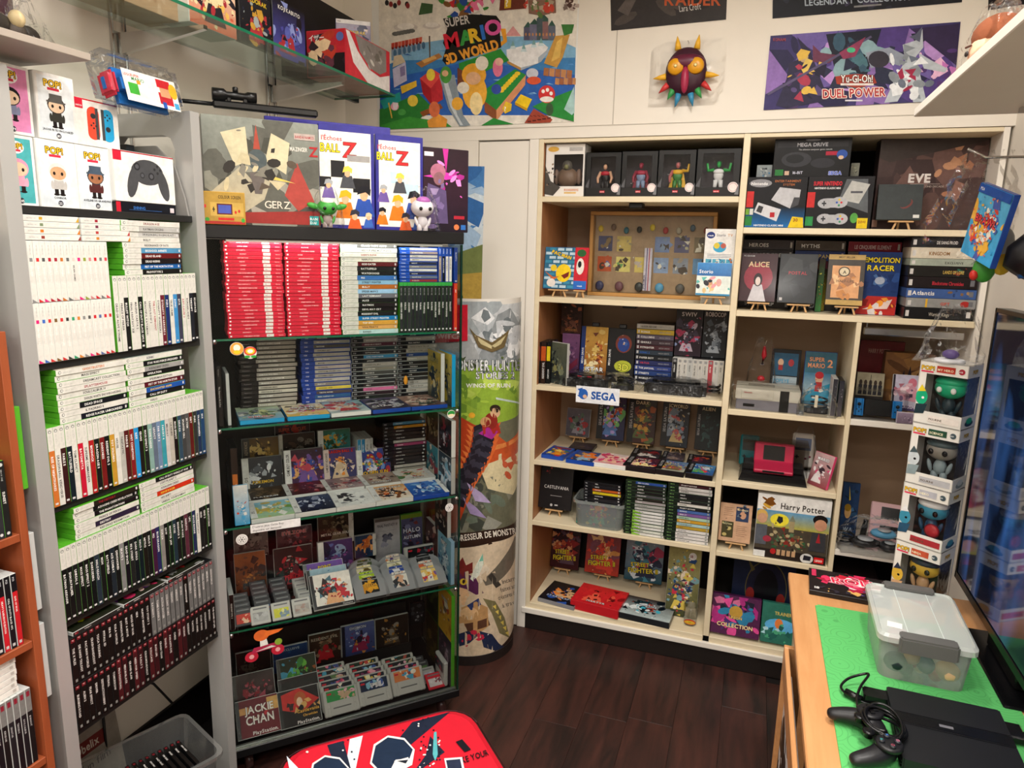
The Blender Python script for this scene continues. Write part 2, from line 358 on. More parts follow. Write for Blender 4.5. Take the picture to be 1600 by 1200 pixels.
# ---- grey metal rack along the left wall
XF=-1.5
rk=empty('metal_rack','grey metal game rack with end frames along the left wall','rack',(0,0,0))
def frame(y0,y1,top,nm):
    o=[(-1.5,0),(-1.5,top),(-1.838,top),(-1.838,.57),(-1.79,.57),(-1.79,top-.09),(-1.76,top-.06),(-1.60,top-.06),(-1.572,top-.07),(-1.56,top-.1),(-1.56,0)]
    me=prism(o,y0,y1); return link(nm,me,STEEL,rk)
frame(1.085,1.12,2.145,'end_frame'); frame(1.622,1.655,2.145,'end_frame')
SHB=mat('#2b2b2a',.45,.3)
RZ=(1.865,1.517,1.178,.885,.588)
for z in RZ: box('shelf',SHB,-1.835,-1.512,1.122,1.62,z-.018,z-.0005,parent=rk)
for z in RZ[:4]:
    me=prism([(-1.83,0),(-1.83,.19),(-1.62,.19),(-1.56,.14),(-1.53,.05),(-1.52,0)],1.6135,1.6195)
    link('side_plate',me,mat('#8d8b88',.5),rk,(0,0,z))
# ---- cherry wood shelf unit at the far left
ck=empty('wooden_shelf','reddish cherry shelf unit with games at the left edge','shelf',(0,0,0))
box('side_panel',CHERRY,-1.84,-1.49,1.030,1.048,0,1.60,parent=ck)
CZ=(1.152,.893,.592)
for z in CZ: box('shelf',CHERRY,-1.84,-1.492,.45,1.0295,z-.018,z,parent=ck)
box('side_panel',CHERRY,-1.84,-1.49,.43,.4495,0,1.60,parent=ck)
box('back_panel',mat('#3a2218',.7),-1.845,-1.8405,.45,1.03,0,1.6,parent=ck)
# ---- glass cabinet standing at 45 degrees
P0=Vector((-1.525,1.672,0)); UD=Vector((.6996,.7145,0)).normalized(); BD=Vector((-UD.y,UD.x,0)); CY=math.atan2(UD.y,UD.x)
def cab(u,d,z): return P0+UD*u+BD*d+Vector((0,0,z))
def cpx(px,py,d=0.0):
    p=atp(px,py,P0+BD*d,BD); return (p-P0).dot(UD),p.z
def cz(px,py,z):
    p=at(px,py,2,z); return (p-P0).dot(UD),(p-P0).dot(BD)
cb=empty('display_cabinet','tall wheeled glass cabinet full of games standing at an angle','cabinet',P0,(0,0,CY))
def cbx(n,m_,*a,bev=.001): return box(n,m_,*a,parent=cb,bev=bev)
CD=.40
cbx('base_board',BLACK,.0,.815,-.01,CD+.01,.088,.12,bev=.003); cbx('top_board',BLACK,.0,.815,-.008,CD+.01,1.805,1.845,bev=.003)
cbx('front_pane',GLASS,.0,.808,-.008,-.003,.121,1.804,bev=0); cbx('side_pane',GLASS,.803,.808,-.002,CD,.121,1.804,bev=0)
cbx('side_pane',GLASS,.0,.005,-.002,CD,.121,1.804,bev=0); cbx('back_panel',mat('#171413',.7),.0,.80,CD+.001,CD+.008,.121,1.804,bev=0)
for a in ((-.001,.001,-.0095,-.001),(.8035,.8095,-.0095,-.001)): cbx('pane_edge',mat('#0f2c22',.2),a[0],a[1],a[2],a[3],.121,1.804,bev=0)
CS=(1.508,1.232,.905,.549)
for i,z in enumerate(CS):
    cbx('glass_shelf',SHELFGLASS,.007,.80,.002,CD-.002,z-.006,z,bev=0); cbx('shelf_edge',GLEDGE,.007,.80,.0,.002,z-.0062,z+.0002,bev=0)
    for x in (.012,.794):
        g=link('shelf_clip',lathe([(.004,0),(.007,.002),(.007,.012),(.004,.014)],10),CHROME,cb,(x,-.0105,z-.013))
ls=cbx('light_strip',mat('#d8d8d4',.4),.06,.74,.0,.010,1.7965,1.8045); ld=bpy.data.lights.new('cabinet_strip_light','AREA'); ld.shape='RECTANGLE'; ld.size=.66; ld.size_y=.009; ld.energy=.3; ld.color=(1,.97,.93)
lo=bpy.data.objects.new('cabinet_strip_light',ld); COL.objects.link(lo); lo.parent=cb; lo.location=(.40,.005,1.795); lo.rotation_euler=(R(38),0,0)
cbx('bottom_track',mat('#8c938f',.3,.6),.006,.80,-.002,.009,.1205,.128)
for x,y in ((.05,.05),(.76,.05),(.05,.35),(.76,.35)):
    c=link('castor',boxm(.022,.03,.03,.003,'c'),BLACK,cb,(x,y,.0578)); link('wheel',(lambda m_:(m_.transform(T(ry=90)),m_)[1])(lathe([(.014,-.014),(.029,-.011),(.03,.011),(.014,.014)],18)),mat('#3a2422',.3),c,(0,0,-.0275))
# ---- desk
TZ=.87
dk=empty('desk','orange beech desk with the television and consoles on it','desk',(0,0,0))
def dkb(n,m_,*a,bev=.0015): return box(n,m_,*a,parent=dk,bev=bev)
dkb('desk_top',ORANGE,.165,.79,.55,2.115,TZ-.022,TZ,bev=.003)
dkb('end_panel',ORANGE,.2,.78,2.06,2.08,0,TZ-.0225); dkb('end_panel',ORANGE,.2,.78,.6,.62,0,TZ-.0225); dkb('inner_panel',DARK,.26,.275,.62,2.06,0,TZ-.0225)
dkb('rack_end',ORANGE,.15,.2,1.80,1.815,.30,.80)
dkb('rack_rail',ORANGE,.15,.161,.6,1.799,.735,.80); dkb('rack_shelf',ORANGE,.155,.26,.621,1.799,.35,.362); dkb('rack_rail',ORANGE,.148,.158,.6,1.25,.42,.5)
# ================================================================ game cases
CN={'black':'#121214','white':'#e8e6e0','grey':'#8b8b8b','red':'#c81e2a','dark red':'#6d1c22','blue':'#2458b8','dark blue':'#1c2748','light blue':'#4fa6dc','green':'#3f9a35','yellow':'#e5bd2c','orange':'#dd7a28','pink':'#e07aa2','brown':'#6a4a34','purple':'#5b3f86','beige':'#cbbf9f','teal':'#2f8d8d','silver grey':'#b9b9b6'}
def cname(h):
    h=h.lstrip('#'); h=''.join(a*2 for a in h) if len(h)==3 else h; q=[int(h[i:i+2],16) for i in (0,2,4)]
    if max(q)-min(q)<14 or max(q)<48: return 'black' if max(q)<70 else 'grey' if max(q)<160 else 'silver grey' if max(q)<205 else 'white'
    c=lin(h); f=lambda q:[x**.45 for x in q[:3]]
    return min(CN,key=lambda n:sum((a-b)**2 for a,b in zip(f(c),f(lin(CN[n])))))
GREENB=mat('#58ad2c',.3); CLEARB=mat('#c9ccca',.2); BLUEB=mat('#1d49a8',.3); BLACKB=mat('#151517',.3); WHITEB=mat('#e6e6e2',.35); REDB=mat('#d0253a',.35); CYANB=mat('#1f9fd6',.3); GREYB=mat('#9b9b99',.35); YELB=mat('#d8a628',.35)
def sp_x360(a,L,t,ti,bg,fg):
    a.rect(0,0,L,t,'#dbdad2'); a.ell(.05*L,.5*t,.3*t,.3*t,'#8b8f88',10); a.ell(.053*L,.5*t,.17*t,.17*t,'#dcdcd6',8)
    a.text('XBOX 360',.09*L,.33*t,.36*t,'#bdc1b8',mx=.18*L,bold=False)
    if bg!='w':
        a.rect(.29*L,0,L,t,bg); a.rect(.95*L,.25*t,.975*L,.75*t,'#d8d8d8')
    a.text(ti,.36*L,.27*t,.58*t,fg,mx=.55*L)
def sp_ds(a,L,t,ti,bg,fg):
    a.text('NINTENDO 3DS',.06*L,.36*t,.33*t,'#9c9c9c',mx=.16*L,bold=False); a.rect(.27*L,.22*t,.33*L,.78*t,bg)
    a.text(ti,.40*L,.3*t,.46*t,fg,mx=.46*L); a.poly([(L,0),(L,t),(.94*L,0)],bg if bg!='#555555' else '#e0287a')
def sp_ps1(a,L,t,ti,bg,fg):
    a.rect(0,0,L,t,bg); a.rect(.03*L,.15*t,.10*L,.85*t,'#7c1f28'); a.text('P',.045*L,.3*t,.5*t,'#d8b0b0')
    a.text(ti,.22*L,.26*t,.55*t,fg,mx=.6*L); a.rect(.9*L,.3*t,.96*L,.7*t,'#8c8c88')
def sp_ps2(a,L,t,ti,bg,fg):
    a.rect(0,0,L,t,'#171213'); a.text('PlayStation 2',.05*L,.34*t,.35*t,'#b9b2b0',mx=.2*L,bold=False); a.rect(.30*L,.06*t,.985*L,.94*t,bg); a.text(ti,.34*L,.28*t,.5*t,fg,mx=.5*L)
def sp_ps3(a,L,t,ti,bg,fg):
    a.rect(0,0,L,t,'#141519'); a.text('PS3',.04*L,.28*t,.5*t,'#d5d8dd',mx=.14*L); a.rect(.24*L,.05*t,L,.95*t,bg); a.text(ti,.30*L,.3*t,.46*t,fg,mx=.5*L); a.rect(.93*L,.25*t,.97*L,.75*t,'#c9c9c9')
def sp_ps4(a,L,t,ti,bg,fg):
    a.rect(0,0,L,t,'#20429b'); a.text('PS4',.08*L,.28*t,.5*t,'#f0f4ff',mx=.16*L); a.rect(.26*L,.05*t,.99*L,.95*t,bg); a.text(ti,.32*L,.3*t,.46*t,fg,mx=.5*L)
def sp_vita(a,L,t,ti,bg,fg):
    a.rect(0,0,L,t,'#1e4fb4'); a.text('PSVITA',.05*L,.28*t,.46*t,'#f0f4ff',mx=.16*L); a.rect(.26*L,.05*t,.99*L,.95*t,bg); a.text(ti,.32*L,.3*t,.46*t,fg,mx=.5*L)
def sp_one(a,L,t,ti,bg,fg):
    a.rect(0,0,L,t,bg); a.ell(.05*L,.5*t,.3*t,.3*t,'#c8ccc8',9); a.text('XBOX ONE',.11*L,.33*t,.36*t,'#b8bcb8',mx=.16*L,bold=False); a.text(ti,.40*L,.27*t,.55*t,fg,mx=.45*L); a.ell(.95*L,.5*t,.26*t,.26*t,'#d8d8d8',8)
def sp_sw(a,L,t,ti,bg,fg):
    a.rect(0,0,L,t,'#de1c3c'); a.rect(.025*L,.25*t,.055*L,.75*t,'#ffffff'); a.text(ti,(.22+.12*((len(ti)*7)%3)/3)*L,.3*t,.45*t,'#fff0f0',mx=.42*L)
    o=.02*((len(ti)*5)%5-2); a.rect((.70+o)*L,.02*t,(.83+o)*L,.98*t,'#ece9e4'); a.text('%d€'%(19+len(ti)),(.72+o)*L,.3*t,.5*t,'#77716d',mx=.08*L,bold=False); a.text('Nintendo',.88*L,.32*t,.38*t,'#ffe5e5',mx=.09*L)
def sp_plain(a,L,t,ti,bg,fg):
    a.rect(0,0,L,t,bg); a.text(ti,.12*L,.26*t,.55*t,fg,mx=.7*L); a.rect(.93*L,.2*t,.97*L,.8*t,'#c4c0b8')
def sp_xb(a,L,t,ti,bg,fg):
    a.rect(0,0,L,t,'#16241a'); a.text('XBOX',.05*L,.3*t,.45*t,'#9ad07a',mx=.14*L,bold=False); a.rect(.25*L,.05*t,L,.95*t,bg); a.text(ti,.3*L,.28*t,.5*t,fg,mx=.5*L); a.rect(.93*L,.25*t,.97*L,.75*t,'#9aa09a')
def sp_md(a,L,t,ti,bg,fg):
    a.rect(0,0,L,t,bg); a.rect(.03*L,.2*t,.08*L,.8*t,'#c9c9c9'); a.text(ti,.12*L,.27*t,.55*t,fg,mx=.42*L); a.text('MEGA DRIVE',.62*L,.32*t,.38*t,'#9d9d9d',mx=.3*L)
def spine_case(style,ti,bg,fg,L,t,dep,vertical,body,loc,yaw,label,group,cat='game case',cover=None,gap=.0006,tilt=0,name='game_case'):
    w,h=(t,L) if vertical else (L,t)
    name={'sp_ds':'handheld_case','sp_vita':'handheld_case','sp_sw':'red_game_case','sp_ps1':'jewel_case','sp_ps2':'disc_case','sp_ps3':'disc_case','sp_ps4':'disc_case','sp_md':'cartridge_case','sp_plain':'game_box'}.get(style.__name__,name)
    o=link(name,boxm(w-gap,dep,h-(0 if vertical else gap),.0008),body,None,loc,(0,tilt,yaw)); tag(o,label,cat,group)
    ins=.0 if style.__name__ in('sp_x360','sp_xb','sp_one','sp_one2') else .0009; a=Art(L-2*ins,t-gap-2*ins,'#dfddd6',rotv=vertical); style(a,L-2*ins,t-gap-2*ins,ti,bg,fg)
    a.build('spine_label',o,(0,0,ins))
    if cover: on_top(cover(w-gap,dep),'cover',o,w,dep,h-gap)
    return o
def upright(specs,style,posf,yaw,L,t,dep,body,where,group,rd,u0,hj=.0,what='upright case'):
    for i,(ti,bg,fg) in enumerate(specs):
        bname='white' if bg=='w' else cname(bg)
        spine_case(style,ti,bg,fg,L,t,dep,True,body,posf(u0+(i+.5)*t,rd.uniform(0,.0012)),yaw,f'{ordn(i)} {what} from left, {bname} spine, {where}',group)
def stack(specs,style,posf,yaw,L,t,dep,body,where,group,rd,u,z0,jit=.002,bodyf=None,cover=None,what='flat case'):
    n=len(specs)
    for i,(ti,bg,fg) in enumerate(specs):   # specs from the top down
        p=posf(u+rd.uniform(-jit,jit),rd.uniform(0,.004)); z=z0+(n-1-i)*t
        bname='white' if bg=='w' else cname(bg)
        spine_case(style,ti,bg,fg,L,t,dep,False,bodyf(i) if bodyf else body,(p[0],p[1],z),yaw,f'{ordn(i)} {what} from top, {bname} spine, {where}',group,cover=cover if (cover and i==0) else None)
def S(s,dbg='w',dfg='#2a2a2a'):
    "title|band|ink; title|band|ink ..."
    out=[]
    for q in s.split(';'):
        p=[x.strip() for x in q.split('|')]
        bg=p[1] if len(p)>1 and p[1] else dbg; fg=p[2] if len(p)>2 and p[2] else (dfg if bg==dbg else None)
        if fg is None:
            l=lin(bg)if bg!='w' else (1,1,1); fg='#f2f2ee' if sum(l[:3])<1.2 else '#2a2a2a'
        out.append((p[0],('#'+bg if bg!='w' and not bg.startswith('#') else bg),fg if fg.startswith('#') else '#'+fg))
    return out
def cover(w,h,c1,c2,pal,seed,title=None,tc='#ffffff',ty=.78,ts=.13,n=26,strip=None,foot=None,oc='#101010',fig=True,t2=None,sz=.2):
    "front print of a game: blended ground, a plain figure, busy shapes and the title"
    a=Art(w,h,None); a.grad(0,0,w,h*.5,c1,'#%02x%02x%02x'%tuple(int(255*((x if x<.0031308 else 1.055*x**(1/2.4)-.055) if x>.0031308 else x*12.92)) for x in mixc(c1,c2,.5))); a.grad(0,h*.5,w,h,'#%02x%02x%02x'%tuple(int(255*((1.055*x**(1/2.4)-.055) if x>.0031308 else x*12.92)) for x in mixc(c1,c2,.5)),c2)
    x0,y0,x1,y1=0,0,w,h
    if strip: # (side, size, colour, text, textcolour)
        pass
    rd=random.Random(seed)
    a.shards(seed,n,pal,w*.05,h*.08,w*.95,h*.85,sz); a.shards(seed+50,n,pal+[c1,c2],w*.08,h*.1,w*.92,h*.85,sz*.45); a.shards(seed+90,n,pal,w*.08,h*.1,w*.92,h*.85,sz*.2)
    if fig:
        cx=w*rd.uniform(.4,.6); k=min(w,h)*.12; c=rd.choice(pal); d=rd.choice(pal)
        a.poly([(cx-2.2*k,h*.1),(cx+2.2*k,h*.1),(cx+1.3*k,h*.1+2.6*k),(cx-1.3*k,h*.1+2.6*k)],c); a.ell(cx,h*.1+3.2*k,.75*k,.95*k,d,12); a.shards(seed+7,6,pal,cx-1.5*k,h*.12,cx+1.5*k,h*.12+3*k,.25)
    if title: a.text(title,w/2,h*ty,ts*h,tc,mx=w*.86,al='c',out=(oc,.008*h) if oc else None)
    if t2: a.text(t2,w/2,h*(ty-ts*1.05),ts*h*.8,tc,mx=w*.8,al='c',out=(oc,.006*h) if oc else None)
    if foot: a.rect(0,0,w,h*.085,foot[0]); a.text(foot[1],w*.96,h*.02,h*.055,foot[2],al='r',mx=w*.6)
    if strip:
        sd,sz_,cc,tt,tcx=strip
        if sd=='top': a.rect(0,h*(1-sz_),w,h,cc); a.text(tt,w*.05,h*(1-sz_*.72),h*sz_*.5,tcx,mx=w*.5)
        if sd=='left': a.rect(0,0,w*sz_,h,cc); a.text(tt,w*sz_*.72,h*.3,w*sz_*.62,tcx,rot=math.pi/2,mx=h*.6)
        if sd=='right': a.rect(w*(1-sz_),0,w,h,cc); a.text(tt,w*(1-sz_*.3),h*.75,w*sz_*.62,tcx,rot=-math.pi/2,mx=h*.6)
    return a
# ================================================================ contents of the grey rack
rd=random.Random(11)
rpos=lambda u,j: (XF-.002-j,u,0)
def rup(specs,style,u0,z,L,t,dep,body,where,group): upright(specs,style,lambda u,j:(XF-.002-j,u,z),R(90),L,t,dep,body,where,group,rd,u0)
def rst(specs,style,u0,z,L,t,dep,body,where,group,bodyf=None,cover=None): stack(specs,style,lambda u,j:(XF-.004-j,u,0),R(90),L,t,dep,body,where,group,rd,u0+L/2,z,bodyf=bodyf,cover=cover)
g='white handheld cases on the rack'
lower=S('NINTENDO DS|e0287a;MARIO BROS|3d6ac0;LEGO NINJAGO|c33;ANIMAL|7a5a30;TOMODACHI LIFE|c33;MONSTER HUNTER|333333;MYSTERY|2f9a6a;LEGO MOVIE|d08030;FIRE EMBLEM|8a8a8a;LUIGI|555555;TOMODACHI|c8202c;STYLE BOX|5a6aa0;LUIGI 2|c8202c;STREET|c83030')
rup(lower,sp_ds,1.1225,RZ[1],.1355,.0145,.12,WHITEB,'lower handheld row of the rack',g)
upper=S('3D LAND|888888;KIRBY PLANET|c33;MARIO PARTY|555555;SUPER MARIO|b02030;RUBY|a02838;SAPPHIRE|c07030;ALPHA|666666;BRAIN GAMES|d8c8c0;NINTENDOGS|e0287a;PILOTWINGS|90a040;SONIC BOOM|cc8888;MARIO KART 7|c8202c;LUIGI MANSION|777777;SMASH BROS|e04050')
rup(upper,sp_ds,1.1225,RZ[1]+.1365,.1355,.0145,.12,WHITEB,'upper handheld row of the rack',g)
for k,tt in enumerate(('The Legend of Zelda|c8a030;POKEMON SUPER MYSTERY|7a8a6a;SUPER MARIO MAKER|d07828;DETECTIVE PIKACHU|8a3a30','Mario & Luigi|a02838;Mario Party|703048;PAPER MARIO|b04040;CAPTAIN TOAD|c88030')):
    rst(S(tt),sp_ds,1.124+k*.139,RZ[1]+.2735,.1355,.0137,.12,WHITEB,('left' if k==0 else 'right')+' top pile of white handheld cases',g)
g='green-backed white cases standing on the rack'
rup(S('DEAD OR ALIVE XTREME|w|333333;PRINCE OF PERSIA|w;BULLET WITCH|1a1a1a;FINAL FANTASY XIII|w;MAGNA CARTA 2|w;CALL OF DUTY BLACK OPS II|161616;BEAUTIFUL KATAMARI|w;SAINTS ROW 2|w;THE LAST REMNANT|w|b04040;DYNASTY WARRIORS|w;DYNASTY WARRIORS 6|6a2030;PGR4|1c2c68;TRUE CRIME|w;SONIC|3c8cc8;GTA|3c3c50;JUST CAUSE 2|w|b02028;BORDERLANDS|w;TIMESHIFT|20242c;SCARFACE|141414'),sp_x360,1.332,RZ[1],.19,.0145,.135,GREENB,'row beside the handheld cases',g)
topst='DRAGON AGE|w|802020;RAYMAN ORIGINS|b8b8b4|555555;DRAGON BALL RAGING BLAST|c4c4c0|555555;BULLY|w;RESONANCE OF FATE|w;BIOSHOCK INFINITE|5090b8;DEAD ISLAND|601818;DEAD RISING|181414;FIST OF THE NORTH STAR|2060a8;PROTOTYPE 2|141414'
rst(S(topst),sp_x360,1.372,RZ[1]+.1905,.19,.0137,.135,GREENB,'pile under the top rack board','piled green-backed cases on the rack')
# shelf 3
def c1(w,d): return cover(w,d,'#d8d0c0','#e8a040',['#e05030','#f0d060','#ffffff','#503020'],5,'',n=22,fig=False)
def c2(w,d): return cover(w,d,'#b8c8c0','#d0d8d0',['#88a098','#405050','#ffffff'],6,'',n=14,fig=False)
rst(S('GHOSTBUSTERS|w|d07020;MASS EFFECT|w;DREAMCAST COLLECTION|w;SPLATTERHOUSE|w|a01830;SOULCALIBUR IV|w;SHAUN WHITE SNOWBOARDING|w;DEAD SPACE|14161c;IL PADRINO II|w;RIDGE RACER UNBOUNDED|141420'),sp_x360,1.160,RZ[2]+.1905,.19,.0143,.135,GREENB,'left pile on the third shelf','piled green-backed cases on the rack',cover=c1)
rst(S('SONIC|w|303a50;STAR WARS FORCE UNLEASHED|15151a;ASSASSINS CREED|9a9a98|333333;OPERATION|161616;SPIDERMAN EDITION|w;FIST OF THE NORTH STAR|5a1424;ENCHANTED ARMS|2050a0|e0c040;CALL OF DUTY|181818;HALO|w'),sp_x360,1.354,RZ[2]+.1905,.19,.0143,.135,GREENB,'right pile on the third shelf','piled green-backed cases on the rack',cover=c2)
g='green-backed cases standing on the third shelf'
rup(S('RISE OF NIGHTMARES|c87030;DRAGON BALL XENOVERSE|w;FABLE II|381818;BATTLEFIELD|101c24;TOM CLANCY|w;BAYONETTA|c01834;SUPREME COMMANDER|w;BIOSHOCK|a81c20;DRAGON AGE II|141414;DARKNESS|701818;RESIDENT EVIL 5|101010;TOY SOLDIERS|c09030;HOUSE|w;FANTASTIC|b8b8b0;FABLE III|501818;WET CONDITION|801c20;RIDE|2890d0;GEARS|1a1412;MASS EFFECT 3|1c1c1c;TOMB RAIDER|84a8a0;LEGACY|606c80;FAR CRY 3|7088a8;FARCRY 4|3898a8;MIDWAY|c8c4c0;LA NOIRE|b8b4a8;MASS EFFECT|180f10;DEUS EX|30485c;SPLINTER CELL|404040;SKYRIM|505050;DIRT|5c1818;PURE|303030;TRANSFORMERS|203050;SSX|204068'),sp_x360,1.1225,RZ[2],.19,.0147,.135,GREENB,'third shelf of the rack',g)
# shelf 4
rst(S('THE HISTORY|241c14|a01828;ASSASSINS CREED REVELATIONS|141414;THE PHANTOM PAIN|181014;PRINCE OF PERSIA|w;DESTINY|2c2038;RED DEAD REDEMPTION|w'),sp_x360,1.172,RZ[3]+.1905,.19,.0138,.135,GREENB,'left pile on the fourth shelf','piled green-backed cases on the rack',bodyf=None)
rst(S('CALL OF DUTY WORLD AT WAR|181818;LOST PLANET 2|w;ASSASSINS CREED|w;RIDGE RACER|c83018|f0d040;NFS SHIFT|w;UNREAL TOURNAMENT|w'),sp_x360,1.366,RZ[3]+.1905,.19,.0138,.135,GREENB,'right pile on the fourth shelf','piled green-backed cases on the rack')
rup(S('BATMAN ARKHAM|101010;SHAUN PALMER|141414;UNREAL II|181818;MASS EFFECT|101010;MASS EFFECT 2|101010;DARKSIDERS|101214;HALO REACH|26303c;MOH|161616;BATTLEFIELD|101010;ACE COMBAT|202830;DISHONORED|141414;SKATE 3|808080;DEAD SPACE|141018;FIFA STREET|202020;DARK SOULS|10141a;HALO 4|0e1a20;METRO|1a1410;HALO 3|141414;PES|401838;BLUE DRAGON|282858;FORZA|888480;SAW|101010;MONSTER JAM|101a14;CRYSIS|20303c;BIOSHOCK 2|141414;ALAN WAKE|141414;NARUTO|582838;UFC|281c1c;SPACE MARINE|202850;FINAL FANTASY|w;GRID|181818;GRID 2|141010;BULLETSTORM|101014'),sp_x360,1.1225,RZ[3],.19,.0147,.135,GREENB,'fourth shelf of the rack','green-backed cases standing on the fourth shelf')
# shelf 5: two tiers of jewel cases
T1='THE X FILES,DIE HARD TRILOGY,PAC MAN WORLD,CRASH BANDICOOT,TOCA TOURING,PITFALL 3D,FIFA 98,KULA WORLD,SYPHON FILTER,BUST A MOVE,HOGS OF WAR,GEX,MUPPET MONSTER,TOY STORY 2,RAYMAN 2,TOMB RAIDER 3,ACTUA SOCCER,COLONY WARS,TENCHU,WIPEOUT,SPYRO,CHAMPIONSHIP,TEKKEN 3,GRAN TURISMO,COOL BOARDERS,FINAL DOOM,MEDIEVIL,ODDWORLD'.split(',')
grey={14,15,16,17,18,19,20,22,23,24,25,26,27}
rup([(t_,'#6d6d6c' if i in grey else '#17110f','#e8e4e0') for i,t_ in enumerate(T1)],sp_ps1,1.124,RZ[4]+.1265,.125,.0172,.138,BLACKB,'upper row of jewel cases','jewel cases in two rows on the lowest rack shelf')
T2='BURNING ROAD,ALIEN 2,FEAR EFFECT,DRIVER,DESTRUCTION DERBY,PITBALL,TOMORROW,PRO FOOTBALL,MEN IN BLACK,GRAND SLAM,NEED FOR SPEED,V RALLY 2,COLIN MCRAE RALLY,ROLLCAGE,BUGS LIFE,CRASH TEAM,DIABLO,PARASITE EVE,CHESS,STEEL,WORMS,RESIDENT,TACTICS,WILD ARMS,STAR WARS,CIVILIZATION,EPISODE I,THE GAME OF LIFE'.split(',')
rup([(t_,('#17110f','#3a1418','#4a181c')[(i*5)%3 if 5<i<22 else 0],'#e8e4e0') for i,t_ in enumerate(T2)],sp_ps1,1.124,RZ[4],.125,.0172,.138,BLACKB,'lower row of jewel cases','jewel cases in two rows on the lowest rack shelf')
for i,(tt,cs) in enumerate((('V-RALLY',['#d8e020','#2a3a18','#c02020']),('TEKKEN 2',['#c83060','#7830a0','#e8c8c0']),('FORMULA 1',['#303030','#c02828','#808080']))):
    o=spine_case(sp_ps1,tt,'#2a2624','#e8e4e0',.142,.0105,.125,False,CLEARB,(XF-.003,1.135+.071+i*.148,RZ[4]+.2525),R(90),('left','middle','right')[i]+' jewel case lying flat on the upper row, '+('yellow','purple','black')[i]+' cover','jewel cases lying on top of the upper row')
    on_top(cover(.138,.121,'#202018','#405030',cs,i+3,None,n=26,fig=False),'cover',o,.142,.125,.0105)

# ---- boxes on the rack's top shelf
def pop_logo(a,x,y,s,sub='#d8324a'):
    a.ell(x,y,.62*s,.42*s,'#ffffff'); a.poly([(x-.3*s,y-.3*s),(x-.1*s,y-.35*s),(x-.3*s,y-.62*s)],'#ffffff')
    a.text('POP!',x,y-.08*s,.5*s,'#f2c12c',al='c',out=('#3a2a10',.035*s)); a.rect(x-.36*s,y-.27*s,x+.36*s,y-.13*s,sub)
def doll(a,x,y,s,skin,hair,cloth,hat=None,dark='#201a1a',legs=None):
    "generic big-headed toy figure: head, hair, coat, legs"
    a.rect(x-.16*s,y,x-.03*s,y+.22*s,legs or dark); a.rect(x+.03*s,y,x+.16*s,y+.22*s,legs or dark); a.ell(x-.1*s,y,.1*s,.035*s,dark); a.ell(x+.1*s,y,.1*s,.035*s,dark)
    a.poly([(x-.22*s,y+.16*s),(x+.22*s,y+.16*s),(x+.15*s,y+.45*s),(x-.15*s,y+.45*s)],cloth); a.ell(x-.22*s,y+.28*s,.05*s,.13*s,cloth); a.ell(x+.22*s,y+.28*s,.05*s,.13*s,cloth)
    a.ell(x,y+.68*s,.31*s,.27*s,hair); a.ell(x,y+.64*s,.27*s,.2*s,skin); a.ell(x-.13*s,y+.63*s,.045*s,.055*s,dark,10); a.ell(x+.13*s,y+.63*s,.045*s,.055*s,dark,10)
    if hat: a.rect(x-.22*s,y+.78*s,x+.22*s,y+1.0*s,hat); a.rect(x-.33*s,y+.74*s,x+.33*s,y+.79*s,hat)
def xbox_(name,label,cat,x,pl,pr,pt,pb,zb,dep,art,body=WHITEB,group=None,zt=None,ysh=0,bev=.002):
    "box whose front lies in the plane x, seen between photograph columns pl..pr"
    pm=(pt+pb)/2; y0=at(pl,pm,0,x).y+ysh; y1=at(pr,pm,0,x).y+ysh; z1=zt if zt else at((pl+pr)/2,pt,0,x).z; w_=y1-y0; h_=z1-zb
    a=art(w_-.002,h_-.002); o=link(name,boxm(w_,dep,h_,bev),body,None,(x,(y0+y1)/2,zb),(0,0,R(90))); tag(o,label,cat,group); a.build('front_print',o,(0,0,.001)); return o,y0,y1,z1
def popart(bgc,num,skin,hair,cloth,hat=None,name='',edge='#f4f2ee'):
    def f(w,h):
        a=Art(w,h,edge); a.grad(.006,.006,w-.006,h-.006,bgc,'#%s'%'eef2f4' if bgc=='#dfe8ee' else bgc); pop_logo(a,w*.46,h*.83,w*.42); doll(a,w*.5,h*.2,h*.5,skin,hair,cloth,hat)
        a.text(name,w*.5,h*.135,h*.045,'#33333a',mx=w*.8,al='c'); a.ell(w*.5,h*.07,h*.042,h*.042,'#3a3a44'); a.text(num,w*.5,h*.05,h*.05,'#ffffff',al='c'); return a
    return f
Z1=RZ[0]; ZU=2.0185
g='printed white figure boxes on the top shelf of the rack'
xbox_('figure_box','teal figure box with pink-haired figure, lower row behind the left post','box',-1.57,8,62,205,325,Z1,.08,popart('#4fb0b4','945','#f0c8a8','#ee9ab8','#f0a8c0'),zt=ZU-.0005,group=g,ysh=-.01)
xbox_('figure_box','pale figure box with a white-hooded figure, number 22','box',-1.566,59,120,212,328,Z1,.085,popart('#dfe8ee','22','#d8a880','#e8e4de','#c8c4c0',name='CONNOR'),zt=ZU-.0005,group=g)
xbox_('figure_box','pale figure box with blue-hatted figure, number 23','box',-1.566,120.5,176,222,331,Z1,.085,popart('#dfe8ee','23','#a87050','#2c3844','#5a2c2c','#4a5a6c',name='AVELINE DE GRANDPRE'),zt=ZU-.0005,group=g)
xbox_('figure_box','pink figure box with black-haired figure, number 379, upper row','box',-1.57,-12,54,84,205,ZU,.08,popart('#e890c0','379','#f0d0b0','#181418','#8a90b0'),zt=2.165,group=g,ysh=-.01)
xbox_('figure_box','pale figure box with top-hatted figure in a dark coat, number 80','box',-1.566,55,116,94,214,ZU,.085,popart('#dfe8ee','80','#e8c8a8','#40302a','#3a3a34','#5c5a56',name='JACOB FRYE UNCLOAKED'),zt=2.165,group=g)
